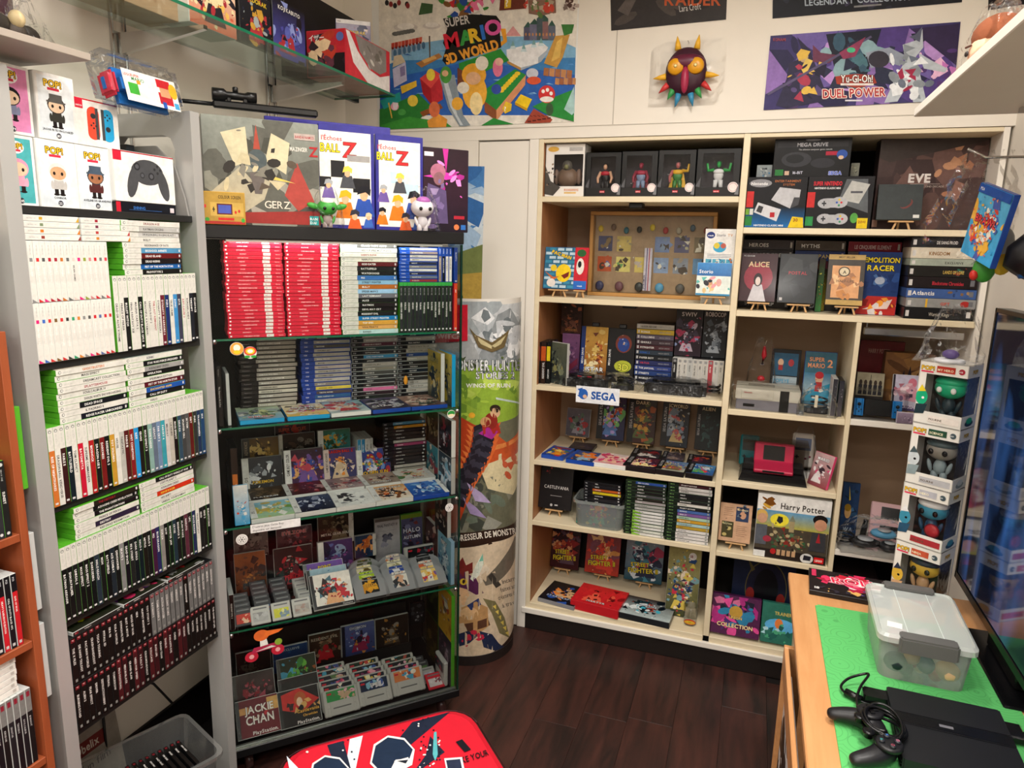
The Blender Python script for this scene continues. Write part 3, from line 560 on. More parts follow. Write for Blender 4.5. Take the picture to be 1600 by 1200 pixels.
def joyart(w,h):
    a=Art(w,h,'#f2f0ea'); a.rect(0,h*.97,w,h,'#c8202c'); a.rect(0,h*.78,w*.18,h,'#d8243c'); a.text('SWITCH',w*.02,h*.82,h*.05,'#fff',mx=w*.14)
    for cx,c,s_ in ((.40,'#e85038',-1),(.74,'#2aa4d8',1)):
        a.ell(w*cx,h*.72,w*.14,h*.14,c); a.rect(w*(cx-.14),h*.26,w*(cx+.14),h*.72,c); a.ell(w*cx,h*.26,w*.14,h*.12,c); a.rect(w*(cx-.02-.1*s_-.03),h*.16,w*(cx-.02-.1*s_+.04),h*.84,'#4a4a4c')
        a.ell(w*cx,h*(.66 if s_<0 else .42),w*.06,h*.06,'#33363a'); 
        for i in range(4): a.ell(w*(cx+.055*math.cos(i*1.571)),h*((.45 if s_<0 else .68)+.055*math.sin(i*1.571)),w*.022,h*.022,'#303438',8)
    return a
xbox_('controller_box','white box showing a red and a blue half controller','box',-1.566,114,181,150,220,ZU,.06,joyart,zt=2.128,ysh=.006)
def proart(w,h):
    a=Art(w,h,'#f3f1ec'); a.rect(0,h*.8,w*.13,h,'#d8243c'); a.rect(0,h*.975,w,h,'#b01c30'); c='#4c4d50'; cx=w*.54
    a.ell(cx,h*.62,w*.27,h*.26,c,22); a.ell(cx-w*.25,h*.40,w*.085,h*.33,c,16,-.28); a.ell(cx+w*.26,h*.38,w*.085,h*.33,c,16,.28)
    for dx,dy,r,cc in ((-.17,.72,.05,'#2a2b2e'),(.06,.55,.05,'#2a2b2e'),(-.09,.55,.04,'#343538')): a.ell(cx+w*dx,h*dy,w*r,w*r,cc); a.ell(cx+w*dx,h*dy,w*r*.6,w*r*.6,'#5a5b60')
    for i in range(4): a.ell(cx+w*(.17+.05*math.cos(i*1.571)),h*(.7+.07*math.sin(i*1.571)),w*.02,w*.02,'#2c2d30',8)
    return a
def stripart(w,h):
    a=Art(w,h,'#14161e'); a.rect(0,0,w*.07,h,'#c82034'); a.text('SHINING',w*.27,h*.35,h*.4,'#3a78c8',mx=w*.4); a.rect(w*.2,h*.25,w*.75,h*.29,'#3a68a8'); a.rect(w*.9,h*.2,w*.97,h*.7,'#e8d8dc'); return a
o,y0,y1,z1=xbox_('game_box','long flat dark blue box lying under the controller box','box',-1.553,181,274,308,333,Z1,.08,stripart,BLACKB,zt=1.892)
xbox_('controller_box','white box showing a charcoal two-handled controller','box',-1.553,178,272,236,320,1.8925,.07,proart,zt=2.02)
def redart(w,h): return cover(w,h,'#1c2026','#303438',['#c83040','#505860','#e8e0d8','#202428'],9,'',n=14)
slab('game_box','dark game box with red shapes behind the rack frame, beside the controller box','box',.028,.19,.13,BLACKB,(-1.68,1.585,Z1),(0,0,R(90)),redart(.026,.186))
# blue carry case leaning on the top boxes, in its clear bag
cz0=2.131; cc=empty('carry_case','blue and red console carry case with printed white sleeve in clear bag','case',(-1.50,1.49,cz0),(R(-14),0,R(90)))
me=roundbox(.215,.05,.088,.03,4,False); link('shell',me,mat('#1e6fc0',.3),cc)
me=roundbox(.022,.052,.06,.009,3,False); link('end_panel',me,mat('#c42840',.35),cc,(-.094,-.002,.014))
a=Art(.17,.078,'#f1efe9'); a.text('LEGO',.004,.062,.009,'#d01820'); a.text('SUPER',.026,.063,.009,'#d03a28'); a.text('MARIO',.026,.053,.012,'#2e8a50'); a.rect(.012,.018,.042,.046,'#44b03c'); a.rect(.04,.046,.052,.056,'#e89a30')
a.rect(.105,.01,.15,.04,'#c02834'); a.rect(.112,.03,.145,.056,'#d8a078'); a.rect(.105,.053,.15,.074,'#c8242e'); a.ell(.157,.05,.014,.02,'#e8b830'); a.rect(.112,.0,.125,.016,'#2a5ab0'); a.rect(.152,.004,.168,.02,'#48a0d0')
a.build('sleeve',cc,(.015,-.0015,.004))
me=roundbox(.25,.075,.125,.02,3,False)
bag=link('bag',me,FILM,cc,(0,-.01,-.0005))
# small plank shelf above the boxes and the bagged figure on it
pk=tag(box('wall_plank',mat('#a59a8f',.5),-1.845,-1.43,.4,1.262,2.182,2.197,bev=.001),'grey-brown shelf board fixed to the wall above the figure boxes','shelf')
fg=empty('bagged_figure','small dark winged toy sealed in a clear bag on the wall board','toy',(-1.53,1.17,2.1975),(0,0,R(100)))
link('body',ellip(.022,.018,.026),mat('#4a4038',.5),fg,(0,0,.026)); link('head',ellip(.016,.016,.018),mat('#c8b48a',.4),fg,(-.005,-.01,.05)); link('wing',ellip(.03,.008,.018),mat('#2c2620',.5),fg,(-.035,0,.035)); link('wing',ellip(.03,.008,.018),mat('#2c2620',.5),fg,(.035,0,.03))
def bagm(w,d,h,seed,amp=.12):
    r_=random.Random(seed); bm=bmesh.new(); bmesh.ops.create_cube(bm,size=1); bmesh.ops.subdivide_edges(bm,edges=bm.edges[:],cuts=5,use_grid_fill=True)
    for v in bm.verts:
        z=v.co.z+.5; k=1-.5*z**2; v.co=Vector((v.co.x*w*k*(1+r_.uniform(-amp,amp)),v.co.y*d*(1-.75*z)*(1+r_.uniform(-amp,amp)),max(0,z*h*(1+r_.uniform(-amp,amp)*(1 if z>.1 else 0)))))
    me=bpy.data.meshes.new('bag'); bm.to_mesh(me); bm.free(); return me
link('bag',bagm(.15,.07,.10,3),FILM,fg)
# ---- far left: games in the cherry shelf
kpos=lambda z: (lambda u,j:(-1.497-j,u,z+.0006))
upright(S('TITANFALL|202c24;FORZA|242424;HALO 5|1c2420;RYSE|2c2420;FALLOUT 4|1e2a22;QUANTUM|303034;SUNSET|202020','20242a'),sp_one,kpos(CZ[0]),R(90),.172,.0145,.135,GREENB,'top row of the cherry shelf','cases standing in the cherry shelf',rd,.915)
upright(S('KILLZONE|181818;UNCHARTED|3a2a1a;KING OF FIGHTERS XIII|d88850;BLACK OPS|18181c;HEAVY RAIN MOVE EDITION|c8202c;CALL OF DUTY BLACK OPS|141418;GOD OF WAR|c42028'),sp_ps3,kpos(CZ[1]),R(90),.172,.0145,.135,CLEARB,'middle row of the cherry shelf','cases standing in the cherry shelf',rd,.913)
upright(S('FINAL FANTASY|1c1a20;DEVIL|202020;SHADOW|18181c;KINGDOM|1a1a1a;SINGSTAR|202024;TEKKEN 5|18161a;SOULCALIBUR|1c1c20;BURNOUT|181818'),lambda a,L,t,ti,bg,fg:(a.rect(0,0,L,t,bg),a.rect(0,0,.3*L,t,'#7d7d7b'),a.rect(.03*L,.2*t,.1*L,.8*t,'#8c2434'),a.text(ti,.36*L,.3*t,.45*t,'#c8c8c8',mx=.5*L)),kpos(CZ[2]),R(90),.19,.0145,.135,CLEARB,'bottom row of the cherry shelf','cases standing in the cherry shelf',rd,.9)
stack(S('WII FIT|w;WII PLAY|w;WII SPORTS|w;RAVING|w;BOOM BLOX|w;MARIO PARTY 8|w'),sp_plain,lambda u,j:(-1.505,u,0),R(90),.19,.0145,.135,WHITEB,'white pile on the bottom row','white cases piled in the cherry shelf',rd,.90,CZ[2]+.1912)
for i,(z0,h_,c,n_) in enumerate(((1.24,.19,'#58b030','green-topped'),(.945,.19,'#8a7a40','olive'),(.72,.19,'#2a2a30','charcoal'))):
    w_=.13; a=Art(w_-.002,h_-.002,'#1c1612'); a.shards(i,14,['#3a2a20','#584028','#8a7060','#302420'],0,0,w_,h_*.9,.2); a.rect(0,h_*.93,w_,h_,c)
    for k in range(6): a.rect(w_*.1,h_*(.8-.03*k),w_*(.5+.3*((k*7)%3)/3),h_*(.81-.03*k),'#8a8078')
    slab('game_case',n_+' case displayed edge-on between cherry shelf and grey rack post','game case',w_,h_,.014,GREENB if i==0 else CLEARB,(-1.578,1.062,z0),(0,0,0),a,group='cases wedged between cherry shelf and rack')
tag(box('case_pile',GREYB,-1.84,-1.5,.46,1.02,1.6001,1.603,bev=0),'thin grey tray on top of the cherry shelf','tray')
stack(S('XENOGEARS|5a2a20;CHRONO|2a2a60;GAME ONE|d0a040;PC JEUX|dcd8d0;JOYPAD|2c80b8;CONSOLE+|c8a030;PLAYER ONE|302820;SUPER POWER|401c28;VIDEO|5c4028;RETRO|703828;MAG|d8d4d0;EDGE|c8a868'),sp_plain,lambda u,j:(-1.515-j,u,0),R(90),.16,.017,.12,WHITEB,'mixed pile on top of the cherry shelf','boxes piled on top of the cherry shelf',rd,.955,1.604)
# ---- floor level in the rack bay
bx_=empty('storage_tub','clear plastic tub full of jewel cases on the floor of the rack','tub',(-1.575,1.372,0.0745),(0,0,R(-22)))
def tub(w,d,h,th=.003,fl_=.9,lip=.012):
    vs=[];fs=[]
    def ring(w_,d_,z,r=.03):
        b=len(vs)
        for sx,sy,a0 in ((1,1,0),(-1,1,90),(-1,-1,180),(1,-1,270)):
            for k in range(4): a=R(a0+k*30); vs.append((sx*(w_/2-r)+r*math.cos(a),sy*(d_/2-r)+r*math.sin(a),z))
        return b
    b0=ring(w*fl_,d*fl_,0); b1=ring(w,d,h); b2=ring(w+lip*2,d+lip*2,h); b3=ring(w+lip*2,d+lip*2,h-.012)
    for a,b in ((b0,b1),(b1,b2),(b2,b3)):
        for i in range(16): j=(i+1)%16; fs.append((a+i,a+j,b+j,b+i))
    fs.append(tuple(range(b0+15,b0-1,-1))); return mesh('tub',vs,fs)
link('tub_body',tub(.25,.33,.22),clear('clear_tub','#eef0ee',.93,.15,0,20,.09,.6),bx_)
for i in range(13):
    tt=['PARASITE EVE','MEDAL OF HONOR','GUNDAM BATTLE','TOMB RAIDER','MONSTER','ACE DRIVER','FINAL FIGHT','CHOCOBO','RALLY CROSS','TIME CRISIS','CRASH','TENCHU','DINO CRISIS'][i]
    wv=Matrix.Rotation(R(-22),3,'Z')@Vector((.02,-.115+.0185*i,0))
    o=link('jewel_case',boxm(.142,.0105,.125,.0008),BLACKB,None,(-1.575+wv.x,1.372+wv.y,.145),(0,0,R(-22))); tag(o,f'{ordn(i)} jewel case from the front in the clear tub','game case','jewel cases in the clear floor tub')
    a=Art(.138,.0085,'#1a1614'); a.text(tt,.03,.002,.0062,'#f2eee8',mx=.095); a.rect(.004,.001,.012,.0075,'#7c1f28'); on_top(a,'spine_label',o,.142,.009,.1251)
tag(box('low_box',DARK,-1.83,-1.2,1.13,1.62,.0,.074,bev=.002),'low dark base under the clear tub at floor level','box')
a=Art(.30,.26,'#8f877d'); a.rect(.0,.18,.25,.225,'#6e2a28'); a.text('Asterix & Obelix',.012,.19,.036,'#c9bdb0',mx=.22); a.text("l'histoire d'un film",.02,.13,.034,'#3c342e',mx=.24,bold=False); a.shards(8,16,['#6a5c4c','#a89880','#504438','#786a58'],.03,.0,.22,.12,.3)
slab('film_book','grey film book leaning on the wall under the rack','book',.302,.262,.02,GREYB,(-1.775,1.33,.078),(R(-8),0,R(90)),a,pname='cover')
pts=[(-1.79,1.50,.42),(-1.77,1.53,.415),(-1.74,1.57,.38),(-1.70,1.60,.30)]
pc=tag(link('power_cable',tube([(-1.80,1.43,.41),(-1.80,1.43,.2),(-1.80,1.43,.18)],.004),mat('#101010',.5)),'black cable running down the white wall under the rack','cable')
link('plug',tube([(-1.848,1.44,.42),(-1.80,1.45,.42)],.016),mat('#101010',.5),pc); link('cord',tube(pts,.004),mat('#101010',.5),pc)
# ================================================================ contents of the glass cabinet
rd=random.Random(21)
def cpos(z): return lambda u,j:(lambda p:(p.x,p.y,p.z))(cab(u,.012+j,z))
Z=CS[0]+.0006
names1='ANIMAL CROSSING;ASTRAL CHAIN;BAYONETTA;BRAVELY;CAPTAIN TOAD;CELESTE;COFFRET;DOOM;DARK SOULS REMASTERED;DONKEY KONG;DRAGON QUEST BUILDERS;FINAL FANTASY X;FIRE EMBLEM THREE HOUSES;JUST DANCE;KIRBY;LINKS AWAKENING;LUIGIS MANSION 3;MARIO GOLF;MARIO TENNIS ACES;OCTOPATH;PAPER MARIO;THE ARCADE COLLECTION;POKEMON LEGENDES;RING FIT;SMASH BROS;SUPER MARIO ODYSSEY'
names2='FINAL FANTASY XII;SPLATOON;SUPER MARIO MAKER;SKYRIM;MONSTER HUNTER RISE;DRAGON BALL;HYRULE WARRIORS;MARIO PARTY;NEW SUPER MARIO;OVERCOOKED;POKEMON EPEE;RAYMAN;THE WITCHER;MINECRAFT;SONIC MANIA;TETRIS 99;STREET FIGHTER 30TH;THE LEGEND OF HEROES;UNDERTALE;WARIOWARE;XENOBLADE;YOSHI;CRASH TEAM RACING;DIABLO III;L.A. NOIRE;FIFA'
for k,(nm,u) in enumerate(((names1,.137),(names2,.311))):
    stack([(t_,'#de1c3c','#ffffff') for t_ in nm.split(';')],sp_sw,lambda u_,j:tuple(cab(u_,.012+j,0)),CY,.1675,.01125,.105,REDB,('left' if k==0 else 'right')+' red pile in the glass cabinet','red cases piled on the top glass shelf',rd,u,Z)
xs='GRAND THEFT AUTO|4a4a48;NEED FOR SPEED MOST WANTED|w;SAINTS ROW|w|a03020;NARUTO|e0dcd0;GOD EATER|5c1820;BATTLEFIELD|1c1c20;WATCH DOGS|181818;PES|3a70b8;STREET FIGHTER|90c0e0;BULLY|b86828;SPIDER MAN 3|a0c8e8;LAST REMNANT|707078;ALICE|181818;RAYMAN|201818;DEVIL MAY CRY|181010;RESIDENT EVIL|181818;SUPER STREET FIGHTER|1878b8;TOP SPIN|d8a040;VIVA PINATA|e0a860;BANJO|b8d8d8;NINETY NINE|e8e0a0'
stack(S(xs)[:20],sp_x360,lambda u_,j:tuple(cab(u_,.012+j,0)),CY,.186,.01465,.13,GREENB,'green-backed pile in the glass cabinet','green-backed cases piled on the top glass shelf',rd,.492,Z)
on='NEED FOR SPEED|26282a;FORZA|26282a;ASSASSIN|303234;GEARS|26282a;HITMAN|26282a;TUROK|282a30;TITANFALL|242628;DOOM|222426;RAVING|2a2a2c;BORDERLANDS|26282a;DEAD RISING|242424;HALO|2a2c2e;WATCH DOGS|26282a;FALLOUT|26282a'
def sp_one2(a,L,t,ti,bg,fg): sp_one(a,L,t,ti,bg,fg); a.rect(0,0,.07*L,t,'#3aa84a')
upright(S(on),sp_one2,cpos(Z),CY,.168,.0135,.13,GREENB,'dark row below the blue cases','dark spined cases standing on the top glass shelf',rd,.592)
vs_=S('PERSONA 4 GOLDEN|888888;RAYMAN ORIGINS|8c7c78;LITTLE BIG|d8d4cc;MINECRAFT|c8c4bc;WIPEOUT|2c3040;UNCHARTED|8c8880;TEARAWAY|d8d8d4;KILLZONE|303040;GRAVITY RUSH|687080;YS CELCETA|8c3030')
stack(vs_,sp_vita,lambda u_,j:tuple(cab(u_,.012+j,0)),CY,.135,.0115,.1,BLUEB,'short blue pile in the glass cabinet','blue handheld cases on the top glass shelf',rd,.661,Z+.1685)
upright(S('FREEDOM WARS|9a8878;NATURAL DOCTRINE|181818;TALES OF HEARTS|e8e4dc;DANGANRONPA|e8e4dc'),sp_vita,cpos(Z+.1685),CY,.118,.0125,.1,BLUEB,'beside the short blue pile','blue handheld cases on the top glass shelf',rd,.730,what='upright blue case')
for z0,h_,ti,bg,b,l in ((Z,.165,'GRIP','#d84828',REDB,'orange-red case standing at the right end of the dark row'),(Z+.1656,.12,'GRAVITY 2','#28408c',BLUEB,'dark blue case standing above the orange-red case in the cabinet')):
    spine_case(sp_plain,ti,bg,'#e8e8e8',h_,.0125,.12,True,b,tuple(cab(.791,.005,z0)),CY,l,None)
# second shelf
Z=CS[1]+.0006; D2=.19
def s2(txt,style,u,L,t,body,where,group,n=None): stack(S(txt),style,lambda u_,j:tuple(cab(u_,D2+j,0)),CY,L,t,.13,body,where,group,rd,u,Z,jit=.004)
s2('SILENT HILL 4 THE ROOM|a9a49b;SECRET AGENT CLANK|a49e95;RED NINJA|aaa59c;LEGACY OF KAIN 2|a9a49b;STREET FIGHTER ALPHA ANTHOLOGY|aba69c;GHOST IN THE SHELL|a49f96;DOWNTOWN 1930|a9a49b;RESIDENT EVIL DEAD AIM|aba69d;SAMURAI WESTERN|a49f96;YS THE ARK OF NAPISHTIM|a9a49b;GRADIUS V|a39e95;FORBIDDEN SIREN|bdb8ab;XENOSAGA EPISODE II|c9c5b8;ODIN SPHERE|a9a49b;KINGDOM|a9a49b;ROGUE GALAXY|b0aca0;OKAMI|a9a49b',sp_ps2,.190,.186,.01495,BLACKB,'black pile on the second cabinet shelf','grey-spined cases piled on the second glass shelf')
s2('RESISTANCE|3a3a3a;PERSONA 5 ROYAL EDITION|a4a39c;HATSUNE|5c5850;DEVIL MAY CRY|b4b2aa;N.E.R.O|aeaca4;MAFIA TRILOGY|a8a69e;MOTOR|b0aea6;UNCHARTED|c0b8b0;GIANT BOMB SOLDIERS SOUL|b8b6ae;NIOH REMASTERED|aeaca4;NIGHTS OF AZURE|b8b6ae;SHADOW|8c8880;ASSASSINS CREED|d8c850;THE EVIL WITHIN|50484a;FINAL FANTASY XV|306090;JUDGMENT|a4a39c;YAKUZA|a4a39c',sp_ps4,.382,.172,.0148,BLUEB,'dark blue pile on the second cabinet shelf','blue-backed cases piled on the second glass shelf')
s2('CATHERINE|b0a8a4;BAYONETTA|a8a4a0;KINGDOM OF HEARTS|5c2838;EL SHADDAI|304848;BATTLE FANTASIA|303034;SUPER STREET FIGHTER|3a88b8;JOURNEY|282828;RESIDENT EVIL ZERO|b0aca4;YS MEMORIES|8c887c;MAYHEM 3D|50504c;DARKSTALKERS|2c2c2c;FARCRY|303030;HELLO|383030;ATELIER|d870a0;FOLKLORE|302028;NIER|282828;SKATE|282828',sp_ps3,.556,.168,.0148,CLEARB,'middle black pile on the second cabinet shelf','clear-backed cases piled on the second glass shelf')
s2('DESTINY|202844;TALES OF XILLIA|a8a8a4;FINAL FANTASY|20242c;PRINCE OF PERSIA TRILOGY|b0aea8;SAINT SEIYA SOLDIERS SOUL|b4b2ac;SONIC|284888;DYNASTY|a4a49c;BLUR|202020;GODZILLA|242424;RATCHET|182430;LAIR|282420;SIREN|303030;NI NO KUNI|b0aea8;TALES OF GRACES|b8b6b0;PUPPETEER|b0aca4;HAZE|282828;HEAVEN|282828',sp_ps3,.715,.15,.0148,CLEARB,'right black pile on the second cabinet shelf','clear-backed cases piled on the second glass shelf')
def flat(label,u,d,z,w,l,t,body,art,yawj=0,group=None,tilt=0,name='game_case'):
    "case lying on its back, front edge towards the viewer"
    p=cab(u,d,z+ (t if tilt==0 else t*math.cos(tilt)))
    o=link(name,boxm(w,t,l,.0015),body,None,p,(R(-90)+tilt,0,CY+yawj)); tag(o,label,'game case',group)
    if art: art.build('cover',o,(0,0,.0))
    return o
WU='#2ba3dd'
fl2=[('blue-edged case with knight cover, first on the second glass shelf',.142,CYANB,cover(.135,.19,'#7ab0d0','#c8d8b0',['#e8e8e0','#607848','#a0a8b0','#304858','#d8e0a0'],31,'ZELDA','#d03040',.12,.13,fig=False,n=30,oc='#ffffff',strip=None)),
('blue-edged cream case lettered GAME & WARIO',.286,CYANB,cover(.135,.19,'#e8c050','#f0ead8',['#e06890','#f4f0e0','#d0a030','#403028'],32,'GAME','#ffffff',.55,.15,fig=False,n=26,t2='& WARIO')),
('white-edged case with pale blue and pink cover beside the cream one',.425,WHITEB,cover(.135,.19,'#b8c8c8','#8cb0c0',['#f0e8e0','#c03040','#e8c0a0','#707880'],33,'TALES','#e8f0ff',.8,.1,n=26)),
('blue-edged case with violet monochrome cover lettered UNDEAD',.565,BLUEB,cover(.135,.19,'#202430','#68587c',['#a898a8','#303848','#c8c8d0','#181820'],34,'CHAINED','#f0f0f0',.18,.14,fig=False,n=34)),
('blue-edged case with brown and rose cover, right end of second glass shelf',.702,BLUEB,cover(.135,.19,'#503838','#a88878',['#c0a090','#304038','#e8d0c0','#803830'],35,'ODIN SPHERE','#e8dcc8',.3,.09,n=34))]
for l,u,b,a in fl2: flat(l,u,.018,Z,.134,.165,.0145,b,a,rd.uniform(-.03,.03))
tag(spine_case(sp_ps2,'The Simpsons Hit & Run','#1c1416','#e0dcd8',.19,.0145,.13,True,BLACKB,tuple(cab(.022,.03,Z)),CY,'x',None),'black case standing at the left end of the second glass shelf','game case')
tag(link('game_case',boxm(.010,.13,.165,.001),CLEARB,None,cab(.046,.03,Z),(0,0,CY)),'slim clear case beside the black case at the left of the second shelf','game case')
def side(label,d0,d1,u,z0,h,t,body,art,group=None):
    "case standing along the right pane with its cover facing into the cabinet"
    w_=d1-d0; p=cab(u,(d0+d1)/2,z0); o=link('game_case',boxm(w_,t,h,.0012),body,None,p,(0,0,CY-math.pi/2)); tag(o,label,'game case',group); art.build('cover',o); return o
side('bright blue standing case at the right pane, second glass shelf',.02,.155,.785,Z,.19,.0145,CYANB,cover(.135,.19,'#284858','#e8d060',['#304850','#d8c040','#f0e8c0','#203040'],41,'PARTY','#f0e070',.8,.1))
side('clear standing case in front of the bright blue one',.055,.19,.757,Z,.19,.0145,CLEARB,cover(.135,.19,'#384850','#d0b850',['#304850','#c8a840','#d8d0a0','#203040'],42,'PARTY U','#e0d890',.8,.1))
bg=empty('bagged_toy','small clear bag with an orange and white toy on the second glass shelf','toy',cab(.66,.178,Z+.06),(0,0,CY))
link('bag',bagm(.07,.012,.05,8),FILM,bg); link('toy_figure',ellip(.008,.005,.017),mat('#e8a030',.4),bg,(.006,0,.018))
# third shelf
Z=CS[2]+.0006
def riser(label,d0,d1,z0,h,u0=.05,u1=.76): 
    o=link('display_riser',boxm(u1-u0,d1-d0,h,.001),mat('#1a1816',.7),None,cab((u0+u1)/2,d0,z0),(0,0,CY)); tag(o,label,'riser'); return o
riser('low black riser under the second row of handheld cases',.128,.262,Z,.018); riser('tall black riser behind the handheld cases',.31,.385,Z,.108,.05,.50)
DSW=('left',.16,'#e4e4e0','DS','#555555')
def ds(c1_,c2_,pal,seed,title=None,tc='#ffffff',w=.136,h=.124,strip=DSW,**k): return cover(w,h,c1_,c2_,pal,seed,title,tc,strip=strip,**k)
A3=[('clear case with yellow and green race cover at the front left of third shelf',.160,ds('#a8c890','#88c0d8',['#e8d040','#f0f0e8','#78a850','#c8b060'],51,n=30,fig=False)),
('clear case with dark blue monster cover in the front row, third shelf',.296,ds('#181c2c','#384868',['#c8d0e0','#28304c','#8890a8'],52,n=26,fig=False)),
('white case with pale cover and one dark winged shape, third shelf front',.432,ds('#e4e4e0','#f0f0ec',['#303438','#8c9094','#d8d8d4'],53,n=9,fig=False,sz=.3)),
('white case with orange and brown crowd cover, third shelf front',.568,ds('#e8e0d0','#e0a050',['#d86828','#784828','#f0e8d8','#30343c'],54,'GHOST TRICK','#f8f8f8',n=36,fig=False)),]
for l,u,a in A3: flat(l,u,.004,Z,.135,.122,.018,mat('#d6d8d5',.25),a,rd.uniform(-.02,.02),tilt=R(4))
flat('blue-edged case with sea monster cover at the front right, third shelf',.705,.004,Z,.135,.122,.016,BLUEB,ds('#2048a0','#3878c8',['#e8f0f8','#183878','#88b8e0'],55,n=26,fig=False,strip=('right',.12,'#e8e8e4','3DS','#555')),-.02,tilt=R(4))
B3=[('dark case with black landscape cover in second row, third shelf',.158,'#201814','#483828','g'),('dark red glossy case in second row of third shelf',.292,'#3a1014','#682024','r'),('white-edged case with rosy cover, second row of third shelf',.428,'#b8a0a0','#8c7078','p'),('clear case with pale group cover, second row of third shelf',.565,'#a89888','#b8a090','q'),('white case with red dragon cover, second row of third shelf',.70,'#e8e4dc','#f0ece0','w')]
for l,u,a_,b_,k in B3: flat(l,u,.133,Z+.0186,.134,.120,.016,mat('#d6d8d5',.25),ds(a_,b_,{'g':['#685038','#302418','#887050'],'r':['#a83038','#501820','#d0a0a0'],'p':['#e0c0b8','#5c4450','#a83848'],'q':['#a03830','#d8c8b0','#584840'],'w':['#d03838','#508048','#f0d0a0']}[k],ord(k),{'g':'PLATINUM','r':'','p':'LAYTON','q':'RADIANT','w':'YOSHI'}[k],n=20,fig=False,ty=.12,strip=('right' if k=='w' else 'left',.13,'#e4e4e0','DS','#555')),rd.uniform(-.02,.02))
def stand(label,pl,pr,pt,pb,d,z0,body,art,dep=.016,lean=8,name='game_case',cat='game case',h=None,w=None,group=None,bev=.0012):
    ym=(pt+pb)/2; u0=cpx(pl,ym,d)[0]; u1=cpx(pr,ym,d)[0]; zz=cpx((pl+pr)/2,pt,d)[1]
    w_=w or (u1-u0); h_=h or max(.03,(zz-z0)/math.cos(R(lean)))
    p=cab((u0+u1)/2,d,z0+dep*math.sin(R(lean))); o=link(name,boxm(w_,dep,h_,bev),body,None,p,(R(-lean),0,CY)); tag(o,label,cat,group)
    if art: art(w_-.002,h_-.002).build('cover',o,(0,0,.001))
    return o
CC=mat('#b9b8b3',.25)
def A_(c1_,c2_,pal,seed,*a,**k): return lambda w,h: cover(w,h,c1_,c2_,pal,seed,*a,**k)
stand('dark case with white winged creature cover, spine on its left',379,443,718,768,.258,Z+.019,CC,A_('#1c1e22','#2c3038',['#e0e4e8','#a8b0b8','#50565e'],61,'POKEMON','#e8c030',.22,.12,n=16,fig=False,strip=DSW,sz=.25),lean=12)
stand('boxed cartridge game with white left strip and card duel cover',445,507,705,762,.258,Z+.019,CC,A_('#503058','#3a2430',['#c04858','#7858a0','#e8b070','#3a50a0'],62,n=34,strip=('left',.17,'#e8e8e6','GAME BOY COLOR','#222222')),lean=10)
stand('boxed cartridge game with blue-violet cover and warrior, titled in red',507,558,704,758,.258,Z+.019,CC,A_('#384068','#50407c',['#e8d8c8','#e89038','#d8c0a0','#303858'],63,'DRAGON BALL Z','#e83020',.88,.12,n=22,strip=('left',.16,'#d8c8c0','GAME BOY ADVANCE','#333')),lean=10)
stand('case with blue and gold ring cover, white spine on its left',558,611,704,745,.258,Z+.019,CC,A_('#202c68','#384890',['#e0b838','#6890d0','#d8d8e8','#508048','#a83038'],64,'GOLDEN SUN','#f0c030',.1,.16,n=34,fig=False,strip=DSW),lean=10)
stand('bronze helmet cover case standing in the back left row',378,436,685,722,.325,Z+.109,CC,A_('#8a6a30','#584020',['#c09848','#302010','#e0c070'],65,n=22,strip=('left',.2,'#3a3834','ADVANCE','#b8a88c')),lean=4)
stand('very dark cover case with white right spine in the back row',436,493,678,720,.325,Z+.109,CC,A_('#161110','#30231c',['#483428','#686058','#201814'],66,n=16,strip=('left',.1,'#b8b4aa','DS','#333')),lean=4)
stand('case with teal jungle and bird cover in the back row',497,548,672,712,.325,Z+.109,CC,A_('#308890','#286048',['#50a8b0','#784828','#d0a040','#205038'],67,n=24,strip=DSW),lean=4)
stand('dark red titled box high behind the handheld rows',429,484,652,684,.36,Z+.16,CC,A_('#281c24','#382028',['#a83028','#50304c','#705048'],68,'MARIO KART','#b85038',.72,.24,n=16,fig=False,t2='SUPER CIRCUIT'),lean=0)
riser('small black block behind the red titled box',.377,.392,Z,.160,.20,.40)
for i,(c,L_) in enumerate((('#2c8cb8',.17),('#2078a8',.17),('#b8b8b4',.17),('#a8a8a4',.17),('#c8c8c4',.13))):
    u_=cpx(557+i*6.2,690,.30)[0]
    spine_case(sp_plain,['WII FIT','XENOBLADE','OKAMI','PIKMIN','DISNEY'][i],c,'#444444' if i>1 else '#e8f0f4',L_,.0145,.12,True,WHITEB,tuple(cab(u_+.004,.275,Z)),CY,f'{ordn(i)} upright case from left in the blue and white group, third shelf','upright cases on the third glass shelf')
s3t='TOKOBOT|5088a8;SYPHON|c89030;MURAMASA|2c2024;NARUTO|302c2c;STAR WARS|282424;FANTASY|a8a49c;YS SEVEN|9c4068;DISSIDIA|302c30;DANTE|2c2424;GOD OF WAR|302420;PATAPON|302828;LOCOROCO|282428;TACTICS|a8a49c;PERSONA 3|9c988c;CRISIS CORE|706c64;EXIT|282424'
stack(S(s3t),sp_ps3,lambda u_,j:tuple(cab(u_,.265+j,0)),CY,.172,.0142,.105,BLACKB,'black pile on the third cabinet shelf','pile of small cases on the third glass shelf',rd,.69,Z,jit=.003)
